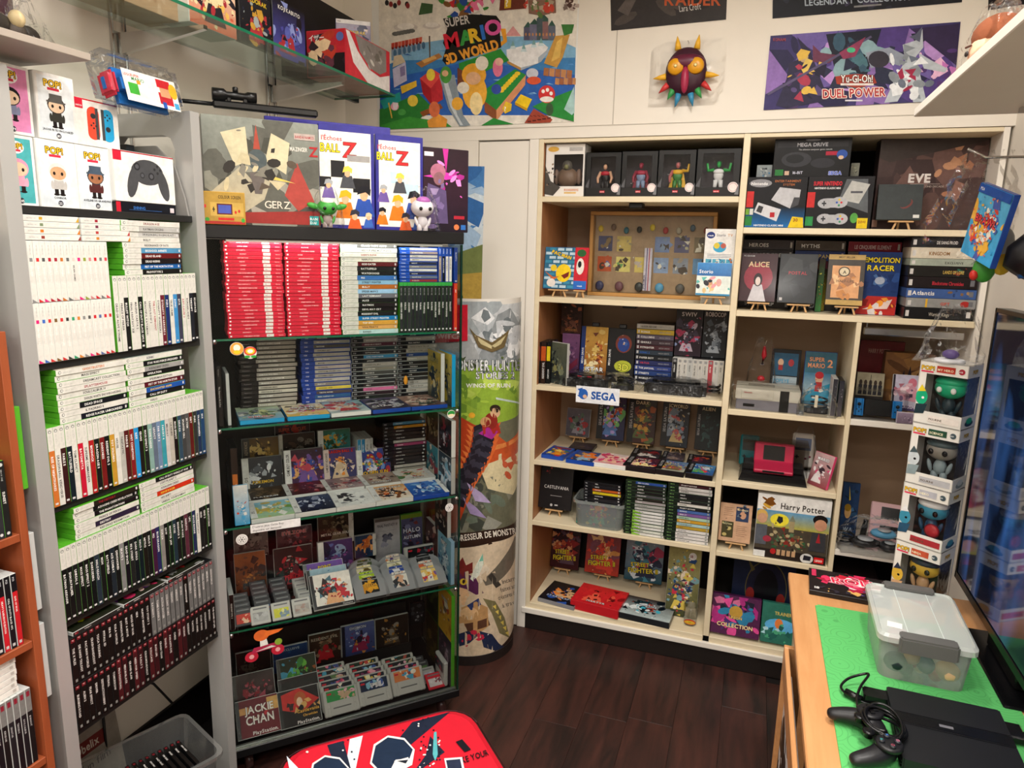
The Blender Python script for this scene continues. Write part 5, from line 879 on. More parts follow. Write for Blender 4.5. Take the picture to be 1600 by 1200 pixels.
def pk_(w,h):
    a=Art(w,h,None); a.grad(0,0,w,h*.5,'#201824','#301828'); a.grad(0,h*.5,w,h,'#301828','#281420'); a.poly([(0,h*.66),(w*.5,h*.72),(w*.9,h*.68),(w*.5,h*.63)],'#e038b0'); a.poly([(w*.42,h),(w*.5,h*.72),(w*.55,h*1),],'#c83098'); a.shards(2,14,['#e060c0','#a82888','#f090d8'],w*.3,h*.45,w,h*.85,.14)
    a.ell(w*.32,h*.72,w*.17,h*.1,'#b06c84'); a.ell(w*.34,h*.64,w*.12,h*.08,'#8c6068'); a.poly([(0,h*.1),(w*.55,h*.1),(w*.5,h*.5),(w*.1,h*.58)],'#5c4c74'); a.shards(8,10,['#7c6898','#403454','#9c88b0'],0,h*.1,w*.6,h*.55,.2); a.rect(w*.02,h*.9,w*.22,h*.95,'#e8e0e4'); a.rect(w*.68,h*.16,w*.92,h*.2,'#b02838'); a.ell(w*.74,h*.06,w*.06,h*.035,'#d87848'); a.rect(w*.84,h*.03,w*.95,h*.09,'#3068b0'); return a
topbox('dark plum box with pink-haired figure and magenta flash',661,732,232,.04,.07,pk_,mat('#2a1824',.35),'figure box')
def bobble(label,u,d,z,skin,face,body_,scale=1,top=None):
    e=empty('bobble_figure',label,'toy',cab(u,d,z),(0,0,CY)); s=scale
    link('head',ellip(.034*s,.03*s,.027*s,18,12),mat(skin,.35),e,(0,0,.066*s)); link('torso',ellip(.016*s,.013*s,.019*s),mat(body_,.4),e,(0,0,.026*s))
    for x in (-1,1):
        link('leg',lathe([(.008*s,0),(.008*s,.018*s),(.005*s,.02*s)],10),mat(body_,.4),e,(x*.009*s,0,0)); link('arm',ellip(.005*s,.005*s,.014*s,8,6),mat(skin,.4),e,(x*.02*s,-.003*s,.026*s),(0,x*.3,0))
        link('eye',ellip(.0055*s,.003*s,.0055*s,10,6),mat('#0c0c0e',.2),e,(x*.014*s,-.028*s,.062*s))
    if top: link('crown',ellip(.022*s,.02*s,.014*s),mat(top,.3),e,(0,-.006*s,.084*s))
    return e
e=bobble('green big-eared toy in a clear bag before the checkerboard album',.358,-.001,ZT+.001,'#3f9a3c','#3f9a3c','#9a8c88',.92,'#e4e4de')
for x in (-1,1): link('ear',ellip(.02,.006,.009),mat('#3f9a3c',.35),e,(x*.042,0,.064),(0,x*-.25,0))
link('bag',bagm(.092,.06,.118,5,.07),FILM,e)
e=bobble('white and purple-headed toy in a clear bag before the plum box',.668,-.001,ZT+.001,'#dcd8dc','#fff','#d0ccd0',1.12,'#a860a8'); link('bag',bagm(.10,.07,.135,6,.07),FILM,e)
# scoped replica rifle lying along the frame top and the robot box
rfz=cpx(372,172,.06)[1]+.004; ru=cpx(366,156,.06)[0]
rf=empty('toy_rifle','black scoped toy rifle lying above the robot box','toy rifle',cab(ru,.06,rfz),(0,0,CY))
BR=mat('#0d0d0e',.3)
link('barrel',tube([(-.17,0,.006),(-.05,0,.006)],.006),BR,rf); link('receiver',boxm(.30,.022,.022,.005,'c'),BR,rf,(.09,0,-.004))
link('scope',tube([(-.06,0,.034),(-.058,0,.034),(-.028,0,.034),(-.02,0,.034),(.03,0,.034),(.038,0,.034),(.062,0,.034)],[.017,.018,.018,.011,.011,.015,.015],14),BR,rf)
link('turret',lathe([(.008,0),(.008,.014),(.006,.016)],10),BR,rf,(.004,0,.043)); link('scope_mount',boxm(.012,.018,.012,.002,'c'),BR,rf,(-.015,0,.016)); link('scope_mount',boxm(.012,.018,.012,.002,'c'),BR,rf,(.03,0,.016))
# ================================================================ contents of the bookcase
rd=random.Random(33)
def geo(pl,pr,pt,pb,zs,y=None,lean=0):
    xm=(pl+pr)/2; ym=(pt+pb)/2
    if y is None: y=YB+.03 if zs>1.3 else min(YK-.08,max(YB+.004,at(xm,pb,2,zs).y))
    x0=at(pl,ym,1,y).x; x1=at(pr,ym,1,y).x; z1=at(xm,pt,1,y).z
    c_=(x0+x1)/2; lo,hi=(-.893,-.0905) if c_<-.08 else (-.063,.769) if zs>1.56 else (-.063,.3775) if c_<.385 else (.398,.769)
    x0=max(x0,lo+.001); x1=min(x1,hi-.001); z1=min(z1,2.233)
    return (x0+x1)/2,x1-x0,y,max(.02,(z1-zs)/math.cos(R(lean)))
def bk(label,cat,pl,pr,pt,pb,zs,body,art,dep=.02,lean=0,y=None,yaw=0,name='game_case',group=None,w=None,h=None,bev=.0012,side=None,top=None,m=None):
    x,w_,y,h_=geo(pl,pr,pt,pb,zs,y,lean); w_=w or w_; h_=h or h_
    o=link(name,boxm(w_,dep,h_,bev),body,None,(x,y,zs+dep*math.sin(R(lean))+.0006),(R(-lean),0,R(yaw))); tag(o,label,cat,group)
    if art: art(w_-.002,h_-.002).build('cover',o,(0,0,.001),m=m)
    if side: on_right(side(dep-.002,h_-.002),'side_print',o,w_,dep,h_)
    if top: on_top(top(w_-.002,dep-.002),'top_print',o,w_,dep,h_)
    return o
EW=mat('#c8a070',.5)
def easel(label,px,py,zs,w=.08,h=.09,y=None,yaw=0):
    y=y or (YB+.05 if zs>1.3 else max(YB+.004,at(px,py,2,zs).y)); x=at(px,py,1,y).x; e=empty('small_easel',label,'easel',(x,y,zs+.0006),(0,0,R(yaw)),'small wooden easels in the bookcase')
    link('ledge',boxm(w,.022,.006,.001),EW,e,(0,-.006,.026))
    for s_ in (-1,1):
        link('front_leg',prism([(s_*w*.33,-.0),(s_*w*.33+.007,0),(s_*w*.22+.007,.026),(s_*w*.22,.026)],.002,.008),EW,e)
        link('post',boxm(.007,.005,h,.0005),EW,e,(s_*w*.22,.0167,.0322),(R(-12),0,0))
    link('rear_leg',boxm(.007,.004,.062,.0005),EW,e,(0,.053,0),(R(20),0,0)); return e
def eased(label,cat,pl,pr,pt,pb,zs,body,art,dep=.015,ey=None,elabel=None,**k):
    "a case on a small easel: pb is the bottom of the case; the easel stands on the shelf below it"
    zb=zs+.0325; y=ey or (YB+.045) if (ey or zs>1.3) else min(YK-.12,max(YB+.012,at((pl+pr)/2,pb,2,zb).y))
    easel(elabel,(pl+pr)/2,pb+8,zs,w=.085,y=y)
    return bk(label,cat,pl,pr,pt,pb,zb,body,art,dep=dep,lean=12,y=y-.0155 if False else y-.004,**k)
# ---- top left: figure boxes with windows
def winbox(label,pl,pr,pt,pb,zs,body,figs,winc=(.14,.2,.84,.9),dep=.10,y=None,frame_art=None,yaw=0,group=None,cat='figure box',back='#4a4448'):
    x,w,y,h=geo(pl,pr,pt,pb,zs,y); e=empty('figure_box',label,cat,(x,y,zs+.0006),(0,0,R(yaw)),group); t=.002
    wx0,wz0,wx1,wz1=(-w/2+w*winc[0],h*winc[1],-w/2+w*winc[2],h*winc[3])
    fr=join([(boxm(wx0+w/2,t,h),((wx0-w/2)/2,0,0)),(boxm(w/2-wx1,t,h),((wx1+w/2)/2,0,0)),(boxm(wx1-wx0,t,wz0),((wx0+wx1)/2,0,0)),(boxm(wx1-wx0,t,h-wz1),((wx0+wx1)/2,0,wz1)),
      (boxm(t,dep,h),(-w/2+t/2,0,0)),(boxm(t,dep,h),(w/2-t/2,0,0)),(boxm(w,dep,t),(0,0,h-t)),(boxm(w,dep,t),(0,0,0))])
    link('carton',fr,body,e); link('back_card',boxm(w-.004,t,h-.004),mat(back,.6),e,(0,dep-.003,.002)); link('window',boxm(wx1-wx0,.0006,wz1-wz0),PLASTIC,e,((wx0+wx1)/2,.0003,wz0))
    figs(e,w,h,dep); 
    if frame_art:
        a=Art(w,h,None); frame_art(a,w,h); a.build('front_print',e,(0,0,0))
    return e
def action(skin,suit,suit2,hair,cape=None,arms='down',legs=True):
    def f(e,w,h,dep):
        k=h*.62; z0=h*.16; y=dep*.45; F=lambda n,me,c,loc,rot=(0,0,0): link(n,me,mat(c,.4),e,loc,rot)
        F('torso',ellip(k*.17,k*.1,k*.2,14,8),suit,(0,y,z0+k*.5)); F('chest',ellip(k*.19,k*.11,k*.1,14,8),suit2,(0,y-.002,z0+k*.62)); F('head',ellip(k*.075,k*.085,k*.1),skin,(0,y-.004,z0+k*.86)); F('hair',ellip(k*.085,k*.085,k*.07),hair,(0,y+.003,z0+k*.92))
        for s_ in (-1,1):
            if arms=='up' or (arms=='one' and s_==1): F('arm',tube([(s_*k*.16,y,z0+k*.68),(s_*k*.36,y-.005,z0+k*.66),(s_*k*.40,y-.01,z0+k*.9)],[k*.065,k*.055,k*.04]),skin if arms=='up' else suit2,(0,0,0))
            else: F('arm',tube([(s_*k*.17,y,z0+k*.68),(s_*k*.27,y-.008,z0+k*.45),(s_*k*.24,y-.02,z0+k*.26)],[k*.065,k*.055,k*.04]),skin,(0,0,0))
            F('leg',tube([(s_*k*.08,y,z0+k*.34),(s_*k*.11,y,z0+.0)],[k*.085,k*.06]),suit if legs else suit2,(0,0,0))
        if cape: F('cape',prism([(-k*.18,z0+k*.72),(k*.18,z0+k*.72),(k*.32,z0+k*.05),(-k*.32,z0+k*.05)],y+.008,y+.012),cape,(0,0,0))
    return f
def marv(a,w,h):
    a.rect(w*.42,h*.09,w*.56,h*.14,'#c02030'); a.text('MARVEL',w*.43,h*.1,h*.032,'#f4e8e8',mx=w*.12); a.ell(w*.86,h*.2,w*.12,w*.12,'#e8dedc',16); a.ell(w*.86,h*.2,w*.1,w*.1,'#c8a0a0',14); a.ell(w*.86,h*.2,w*.088,w*.088,'#efe6e2',14); a.poly([(w*.0,h*.22),(w*.12,h*.42),(w*.1,h*.2)],'#5c5c60'); a.poly([(w*.9,h*.05),(w,h*.3),(w,h*.04)],'#77777a')
KB=mat('#09090a',.35)
def roadfig(e,w,h,dep):
    F=lambda n,me,c,loc: link(n,me,mat(c,.4),e,loc); F('body',ellip(w*.27,dep*.3,h*.2),'#7a6250',(.0,dep*.5,h*.38)); F('head',ellip(w*.13,dep*.2,h*.11),'#5c5850',(0,dep*.4,h*.6)); F('mask',ellip(w*.06,dep*.1,h*.05),'#88865c',(0,dep*.25,h*.58))
    for s_ in (-1,1): F('arm',ellip(w*.08,dep*.14,h*.15),'#80685a',(s_*w*.29,dep*.5,h*.4))
winbox('white figure box with brown bulky figure and orange lettering, far left top',849,914,222,300,S1,mat('#e4e0da',.4),roadfig,(.22,.2,.95,.80),frame_art=lambda a,w,h:(a.poly([(0,h*.05),(w*.22,h*.02),(w*.4,h*.18),(w*.15,h*.3),(0,h*.6)],'#4c4844'),a.shards(3,10,['#282624','#8c7460','#a89c90'],0,h*.05,w*.3,h*.55,.15),a.text('ROADHOG',w*.5,h*.11,h*.06,'#d87838',mx=w*.36),a.rect(w*.5,h*.06,w*.8,h*.09,'#e0b870'),a.ell(w*.2,h*.9,w*.14,h*.05,'#d8a848'),a.rect(w*.6,h*.86,w*.93,h*.93,'#b0aca8')))
g='black figure boxes on the top left board'
winbox('black box with red and black suited figure, second from left on top board',915,970.5,238,300,S1,KB,action('#d8a888','#1c1a1c','#b02434','#181414'),frame_art=marv,group=g)
winbox('black box with crimson caped figure on a pale blue base',971,1027.5,236,300,S1,KB,action('#8c3040','#7c8ca8','#a02c44','#a02c44','#8c2438'),frame_art=marv,group=g)
winbox('black box with yellow caped figure raising one arm',1028,1087,234,300,S1,KB,action('#a85858','#407838','#d8a828','#705860','#d8a828','one'),frame_art=marv,group=g)
winbox('black box with green muscular figure in white suit',1088,1157,232,300,S1,KB,action('#2f9a48','#d8d8d8','#e0e0e0','#1f6838',None,'up'),frame_art=marv,group=g)
# ---- second board: framed collection
x,w_,y,h_=geo(920,1117,331,464,S2,YB+.24)
fe=empty('picture_case','shallow wooden frame with glass holding small toys and cards','frame',(x,y,S2+.0005)); FW=mat('#b98a4e',.45)
link('frame_rail',boxm(w_,.05,.016,.002),FW,fe,(0,0,0)); link('frame_rail',boxm(w_,.05,.016,.002),FW,fe,(0,0,h_-.016)); link('frame_stile',boxm(.016,.05,h_-.033,.002),FW,fe,(-w_/2+.008,0,.0165)); link('frame_stile',boxm(.016,.05,h_-.033,.002),FW,fe,(w_/2-.008,0,.0165))
link('back_card',boxm(w_-.033,.003,h_-.033,0),mat('#a08468',.6),fe,(0,.044,.0165)); link('glass',boxm(w_-.034,.002,h_-.034,0),GLASS,fe,(0,.004,.017))
a=Art(w_-.036,h_-.036,'#a3876c'); W=w_-.036; H=h_-.036
for r_,c_,s_,pal in ((2,0,1,['#484868','#806848']),(2,1,1.3,['#c8b068','#a09070']),(2,3,1.2,['#7888b0','#8090a8']),(2,4,1,['#605c78','#b0a888']),(2,5,.9,['#786850','#a8a8b8']),(1,0,1,['#b85838','#6868a0']),(1,1,1.2,['#d8c878','#70a060']),(1,2,1.1,['#d0b868','#b8a8a0']),(1,3,1.2,['#8898b8','#98a8c0']),(1,4,1,['#888c98','#a09080']),(1,5,.9,['#6890b8','#d0c8b0'])):
    x0=W*(.03+c_*.165); z0=H*(.27+(r_-1)*.27); a.rect(x0,z0,x0+W*.125,z0+H*.2,pal[0]); a.shards(r_*9+c_,8,pal+['#d8d0c0','#50443c'],x0,z0,x0+W*.125,z0+H*.2,.25)
a.build('card_backing',fe,(0,.0435,.018))
for i in range(9):
    c=['#d8b838','#705848','#386878','#302c28','#d8c040','#a83838','#b0a898','#586878','#904838'][i]; link('pin_toy',ellip(.012,.008,.015,10,7),mat(c,.4),fe,(-w_/2+.045+i*(w_-.09)/8,.03,h_-.075+.008*math.sin(i*2)))
for i in range(6):
    c=['#404060','#704850','#383838','#5898c0','#585450','#3c5c40'][i]; b=link('bagged_toy',ellip(.02,.009,.022,10,7),mat(c,.4),fe,(-w_/2+.05+i*(w_-.1)/5,.03,.045)); 
a=Art(.035,.19,'#c8c0cc'); a.rect(.01,0,.014,.19,'#5c4c80'); a.rect(.02,0,.024,.19,'#b03848'); a.text('POKEMON',.008,.01,.012,'#3c3850',rot=math.pi/2,mx=.1); b=link('ribbon',boxm(.035,.001,.19),WHITEB,fe,(-.01,.02,.03)); a.build('ribbon_print',b)
easel('small wooden easel under the brick patterned maze book',872,457,S2,w=.09)
pac=lambda w,h:(lambda a:([a.rect(w*(.02+.25*c_+(.12 if r_%2 else 0)),h*(.02+r_*.1),w*(.02+.25*c_+(.12 if r_%2 else 0)+.2),h*(.085+r_*.1),'#b8d0dc' if (r_+c_)%3 else '#3888a8') for r_ in range(10) for c_ in range(4)],a.ell(w*.62,h*.38,w*.24,h*.22,'#f0cc20',20),a.poly([(w*.55,h*.32),(w*.8,h*.42),(w*.78,h*.3),(w*.66,h*.24)],'#7c2418'),a.ell(w*.3,h*.5,w*.1,h*.08,'#e8c828'),a.poly([(w*.02,h*.42),(w*.3,h*.28),(w*.5,h*.3),(w*.3,h*.2)],'#c86838'),a.ell(w*.25,h*.14,w*.14,h*.1,'#e8e0d8'),a.text('PAC MAN',w*.2,h*.86,h*.11,'#f0d028',rot=-.3,mx=w*.75,out=('#906018',.0015)))and a)(Art(w,h,'#2c6888'))
bk('blue brick patterned book with a round yellow face, on an easel','book',844,899,387,450,S2+.0325,BLUEB,pac,dep=.011,lean=10,name='picture_book',y=YB+.046)
easel('small wooden easel under the rounded red toy pack',905,454,S2,w=.05)
bk('red and blue rounded toy pack behind the brick patterned book','toy pack',896,917,388,446,S2+.0325,REDB,lambda w,h:(lambda a:(a.ell(w*.5,h*.87,w*.35,h*.09,'#286030'),a.ell(w*.45,h*.55,w*.3,h*.2,'#e8e0d8'),a.ell(w*.4,h*.6,w*.14,h*.08,'#18181c'),a.rect(0,0,w,h*.2,'#2868c0'),a.text('vtech',w*.3,h*.06,h*.05,'#fff',mx=w*.5))and a)(Art(w,h,'#c82030')),dep=.02,lean=8,name='toy_pack',y=YB+.046)
bk('tall white console box with blue rounded badge and picture row','console box',1099,1149,358,462,S2,WHITEB,lambda w,h:(lambda a:(a.ell(w*.18,h*.92,w*.14,h*.045,'#283878'),a.text('vtech',w*.08,h*.905,h*.03,'#fff',mx=w*.2),a.text('Storio',w*.38,h*.905,h*.05,'#787880',mx=w*.3),a.text('TV',w*.74,h*.905,h*.05,'#d8a068',mx=w*.2),a.ell(w*.5,h*.76,w*.22,h*.07,'#48a8d0'),a.ell(w*.4,h*.78,w*.1,h*.04,'#e0c848'),a.ell(w*.62,h*.78,w*.09,h*.035,'#c86858'),[a.rect(w*.1,h*(.66-.02*k),w*.9,h*(.668-.02*k),'#a0a0a8') for k in range(3)],[(a.rect(w*(.06+.23*k),h*.5,w*(.26+.23*k),h*.6,'#58a8c0'),a.shards(k,6,['#c86838','#e8d8c0','#3c78a0'],w*(.06+.23*k),h*.5,w*(.26+.23*k),h*.6,.3)) for k in range(4)])and a)(Art(w,h,'#eceae6')),dep=.05,name='console_box',y=YB+.075)
easel('small wooden easel under the blue and white reader box',1113,472,S2,w=.10,y=YB+.02)
bk('blue and white wrapped reader box with two children pictured, on an easel','game box',1088,1142,412,461,S2+.0325,mat('#a8c8dc',.3),lambda w,h:(lambda a:(a.grad(0,h*.6,w,h,'#2c68a8','#3c88c8'),a.text('Storio',w*.06,h*.68,h*.15,'#f0f4f8',mx=w*.45),a.ell(w*.4,h*.36,w*.08,h*.13,'#d8a078'),a.ell(w*.66,h*.4,w*.08,h*.12,'#e0a8a0'),a.shards(2,16,['#f0a0a8','#60b8b0','#303038','#e8c890'],w*.1,h*.05,w*.9,h*.55,.2),a.rect(0,0,w,h*.05,'#2c88b8'))and a)(Art(w,h,'#e4ece4')),dep=.02,lean=8,y=YB+.016,name='game_box')
# ---- third board
Z=S3+.0005
def md(w,h,seed,c1_,c2_,pal,st,stt,title=None,tc='#fff'): return cover(w,h,c1_,c2_,pal,seed,title,tc,strip=('left',.16,st,stt,'#f0f0f0'),n=26,ty=.15)
for i,(pl,pr,pt,bg,tx) in enumerate(((837,844,526,'#201818','DREAMCAST'),(845,853,526,'#2c1a14','RESIDENT EVIL'),(854,860,523,'#101012','CAPCOM'))):
    bk(f'{ordn(i)} thin dark case on edge from the left end of the third board','game case',pl,pr,pt,592-i*.5,Z,BLACKB,lambda w,h:(lambda a:(a.rect(0,h*.55,w,h*.9,['#a82838','#b85020','#d8c020'][i]),a.text(tx,w*.75,h*.12,w*.6,'#d8d8d8',rot=math.pi/2,mx=h*.4))and a)(Art(w,h,bg)),dep=.12,y=YB+.03+i*.008,h=.19)
bk('grey clear case with printed cover turned towards the room, third board','game case',858,880,522,592,Z,CC,lambda w,h:cover(w,h,'#3c4440','#585c4c',['#788068','#282c2c','#8c8858'],301,n=18),dep=.015,yaw=-28,y=YB+.06,w=.135,h=.19)
bk('black-edged box with orange-lit castle cover high at the left','game box',877,909,474,521,Z+.2,BLACKB,lambda w,h:cover(w,h,'#5c3428','#241c18',['#a85c38','#302018','#805040'],302,'SHINOBI','#c88848',.12,.1,n=24),dep=.03,y=YB+.28,name='game_box')
bk('mauve box with round white badge and car','game box',878,906,521,576,Z+.0,BLACKB,lambda w,h:(lambda a:(a.ell(w*.35,h*.55,w*.15,h*.08,'#d8ccd0'),a.poly([(w*.1,h*.15),(w*.9,h*.45),(w*.9,h*.3),(w*.3,h*.08)],'#803048'))and a)(cover(w,h,'#50304c','#8c5c88',['#a878a0','#604068'],303,n=10,fig=False)),dep=.03,y=YB+.26,name='game_box')
def hang_case(label,pl,pr,pt,pb,art,body):
    o=bk(label,'game case',pl,pr,pt,pb,Z,body,art,dep=.02,lean=6,y=YB+.215,h=None); 
    link('hang_tab',boxm(.035,.012,.02,.003),BLACKB,o,(0,.004,(at((pl+pr)/2,pt,1,YB+.2).z-Z)-.001)); return o
hang_case('blue-spined cartridge case with gold and red adventure cover',906,948,512,585,lambda w,h:md(w,h,304,'#8c4820','#d8a848',['#c86828','#e8c870','#703018','#f0e0b0'],'#203878','MEGA DRIVE','RISTAR'),BLACKB)
hang_case('black cartridge case with blue face and yellow 3D lettering',948,991,515,587,lambda w,h:(lambda a:(a.ell(w*.58,h*.72,w*.3,h*.17,'#803828'),a.ell(w*.58,h*.7,w*.22,h*.13,'#284898'),a.shards(4,8,['#3868b8','#d8b090','#e8e8f0'],w*.4,h*.58,w*.8,h*.82,.2),a.ell(w*.6,h*.3,w*.32,h*.11,'#b8c038'),a.text('3D',w*.42,h*.22,h*.17,'#e8e850',out=('#303810',.002)),a.text('MEGA DRIVE',w*.12,h*.3,w*.1,'#f0f0f0',rot=math.pi/2,mx=h*.55),a.text('FLICKIES ISLAND',w*.38,h*.14,h*.045,'#f0e8a0',mx=w*.5))and a)(Art(w,h,'#16181c')),BLACKB)
x0=at(993,540,1,YB+.2).x; x1=at(1052,540,1,YB+.2).x
mdl='ALADDIN AND SONIC|b8b4a8|222222;BONUS|c8a838;COLLUMNS|605868;GHOULS|483840;PITFIGHTER|502c34;SONIC 2|303c48|2a68c8;PAPER BOY|202428;VIRTUA|283060|d04050;TOE JAM EARL|304080;STREETS|284078;WORLD CUP|202430;GOLDEN AXE|303038'
stack(S(mdl),sp_md,lambda u,j:(u,YB+.2+j,0),0,x1-x0,.0235,.12,BLACKB,'cartridge case pile on the third board','cartridge cases piled on the third board',rd,(x0+x1)/2,Z)
for i,(pl,pr,tt,c1_,pal) in enumerate(((1056,1098,'SWIV','#302430',['#8898c0','#a83858','#403848','#c0b0c0']),(1099,1137,'ROBOCOP','#282c30',['#788088','#485058','#a0a8b0']))):
    bk(('dark case with pink and blue figure','grey metallic armour case')[i]+' standing high on the third board right','game case',pl,pr,482,534,Z+.148,BLACKB,lambda w,h:cover(w,h,c1_,'#181418',pal,305+i,tt,'#d8d0d0',.84,.12,n=24),dep=.03,y=YB+.2)
x0=at(1051,560,1,YB+.16).x; x1=at(1132,560,1,YB+.16).x; n_=10; t_=(x1-x0)/n_
upright(S('ASTERIX|18181a;MONSTERS INC|c8c4bc;BUGS LIFE|c8c4bc;PRINCE|b8b8b4;STAR TREK|c0bcb4;SIMS|c4c0b8;RAYMAN|c0bcb4;BLADE|a84048;DISNEY|c4c0b8;SEGA|c0bcb0'),lambda a,L,t,ti,bg,fg:(a.rect(0,0,L,t,bg),a.text(ti,.2*L,.3*t,.42*t,fg,mx=.5*L),a.rect(.04*L,.2*t,.12*L,.8*t,'#8c8c8c')),lambda u,j:(u,YB+.16+j,Z),0,.143,t_,.12,WHITEB,'pale row behind the second bagged console','pale cases standing on the third board',rd,x0)
tag(box('case_ledge',BLACKB,-.235,-.092,YB+.165,YB+.33,Z+.1435,Z+.1475,bev=0),'black board lying on the pale case row','board')
def console(label,pl,pr,pt,pb,zs,parts,d=.2,bagh=.06,y=None,cat='console',bag=True):
    x,w,y,h=geo(pl,pr,pt,pb,zs,y); e=empty('game_console',label,cat,(x,y+.01,zs)); parts(e,w,d); 
    if bag:
        r_=random.Random(int(x*999)); bm=bmesh.new(); bmesh.ops.create_grid(bm,x_segments=16,y_segments=9,size=.5)
        for v in bm.verts:
            u=v.co.x*2; q=v.co.y*2; edge=max(abs(u),abs(q)); k=1-max(0,(edge-.62)/.38)**1.3
            v.co=Vector((v.co.x*w*1.04,(v.co.y+.5)*d*1.05-.008,max(.0012,bagh*k+r_.uniform(-.004,.007)*(k>.1))))
        me=bpy.data.meshes.new('bag'); bm.to_mesh(me); bm.free(); link('bag',me,FILM,e)
    return e
CB=mat('#111214',.3)
def md1(e,w,d):
    link('body',roundbox(w*.62,d*.8,.035,.03),CB,e,(-w*.16,.02,.001)); link('top_ring',lathe([(.055,0),(.055,.009),(.045,.011),(.04,.008)],22),CB,e,(-w*.2,.1,.0365)); link('vent_ridge',boxm(w*.5,.02,.006,.001),CB,e,(-w*.16,.035,.0365))
    for dx in (-.12,.0): link('red_switch',boxm(.02,.008,.004,.001),mat('#a82838',.3),e,(w*dx-.03,.045,.043))
    link('controller',roundbox(.10,.055,.022,.02),CB,e,(w*.32,.03,.001)); link('cable_coil',tube([(w*.32+.035*math.cos(t/3),.12+.03*math.sin(t/3),.012+t*.0006) for t in range(50)],.004,6),CB,e)
def md2(e,w,d):
    link('body',roundbox(w*.78,d*.85,.04,.02),CB,e,(-w*.06,.02,.001)); link('lid',roundbox(w*.6,d*.5,.012,.02),CB,e,(-w*.06,.06,.0415)); link('front_ridge',boxm(w*.7,.012,.008,.002),mat('#26282c',.2),e,(-w*.06,.022,.0415)); link('cable_coil',tube([(w*.42+.022*math.cos(t/3),.09+.03*math.sin(t/3),.012+t*.0009) for t in range(40)],.005,6),CB,e)
console('black games console with red switches and controller in clear bag',863,994,568,606,Z,md1,d=.19,bagh=.058,y=YB+.0)
console('black flat-topped games console in clear bag at the right',998,1126,578,617,Z,md2,d=.17,bagh=.062,y=YB-.0+.004)
x,w_,y,h_=geo(900,968,605,631,1.1,YB-.002); zt=at(934,605,1,YB).z; zb=at(934,631,1,YB).z
a=Art(w_,zt-zb,'#eef0f4'); H=zt-zb; a.text('SEGA',w_*.36,H*.28,H*.62,'#2a5aa8',mx=w_*.58,out=('#2a5aa8',.001)); a.ell(w_*.17,H*.52,w_*.11,H*.32,'#2a62b8',14); a.poly([(w_*.03,H*.8),(w_*.15,H*.9),(w_*.12,H*.6)],'#2a62b8'); a.poly([(w_*.03,H*.4),(w_*.12,H*.55),(w_*.1,H*.3)],'#2a62b8'); a.ell(w_*.21,H*.38,w_*.05,H*.12,'#e0b898',10)
o=link('brand_sign',boxm(w_,.002,H,0),WHITEB,None,(x,YB-.0026,zb)); tag(o,'white paper sign with blue lettering stuck to the third board edge','sign'); a.build('lettering',o)
# ---- fourth board
Z=S4+.0005
eased('clear disc case with grey cover and red corner mark, on an easel','game case',884,921,641,679,Z,CLEARB,A_('#48444c','#68646c',['#a8383c','#8c8890','#302c34','#5c7060'],310,n=16),elabel='small easel under the clear disc case, fourth board',dep=.011)
SAT=('left',.22,'#18181a','SEGA SATURN','#b0b0b0')
for i,(pl,pr,pt,pb,t_,c1_,c2_,pal,l) in enumerate(((932,976,621,684,'NIGHTS','#202850','#382848',['#5880c0','#70b868','#c85030','#b0a0e0','#e8d8a0'],'black case with violet and green swirling flyer cover'),(980,1024,624,686,'DARK','#3c1c18','#2c2c28',['#a85828','#586838','#c89838','#702820'],'black case with orange and olive monster cover'),(1033,1076,629,694,'DISCWORLD','#1c2430','#2c2830',['#b0b8c0','#b85858','#788898','#c8b078'],'black case with grey moon and climbing figure cover'),(1087,1124,634,696,'ALIEN','#141c1c','#1c2828',['#2c4848','#386058','#182020'],'black case with dim green cover, at the far right'))):
    eased(l+', fourth board easel','game case',pl,pr,pt,pb,Z,BLACKB,A_(c1_,c2_,pal,320+i,t_,'#d8c8a0',.84,.1,n=28,strip=SAT),elabel=f'{ordn(i)} small easel from left under the black cases, fourth board',dep=.015)
def bflat(label,pl,pr,pb,zs,l,t,body,art,yaw=0,name='game_case',group=None,cat='game case',y=None):
    y=y if y is not None else at((pl+pr)/2,pb,2,zs).y; y=max(y,YB+.004); x0=max(-.889+l*max(0,-math.sin(R(yaw))),at(pl,pb,1,y).x); x1=at(pr,pb,1,y).x
    o=link(name,boxm(x1-x0,t,l,.0012),body,None,((x0+x1)/2,y,zs+t),(R(-90),0,R(yaw))); tag(o,label,cat,group); art(x1-x0-.001,l-.002).build('cover',o,(0,0,.001)); return o
bflat('blue-edged case with orange and gold cover, front left of fourth board',832,880,717,Z,.16,.018,BLUEB,A_('#284898','#3c60b0',['#e89828','#c82838','#f0d868','#387838'],330,'LANDSTALKER','#e04828',.8,.12,n=26,strip=('left',.14,'#24489c','','#fff')),yaw=-6)
bflat('blue-edged case with silver and orange round emblem cover',883,928,726,Z,.16,.018,BLUEB,A_('#283858','#40548c',['#c8d0d8','#e87828','#88b0c8','#d8a040'],331,'','#fff',n=24,strip=('left',.14,'#24489c','','#fff')),yaw=-5)
bflat('pale case with pink-haired portrait cover',925,977,732,Z,.17,.02,WHITEB,A_('#e8a8a8','#d8c8c0',['#d84878','#f0d8c8','#c83058','#f0b8a0'],332,n=20,sz=.28),yaw=-4)
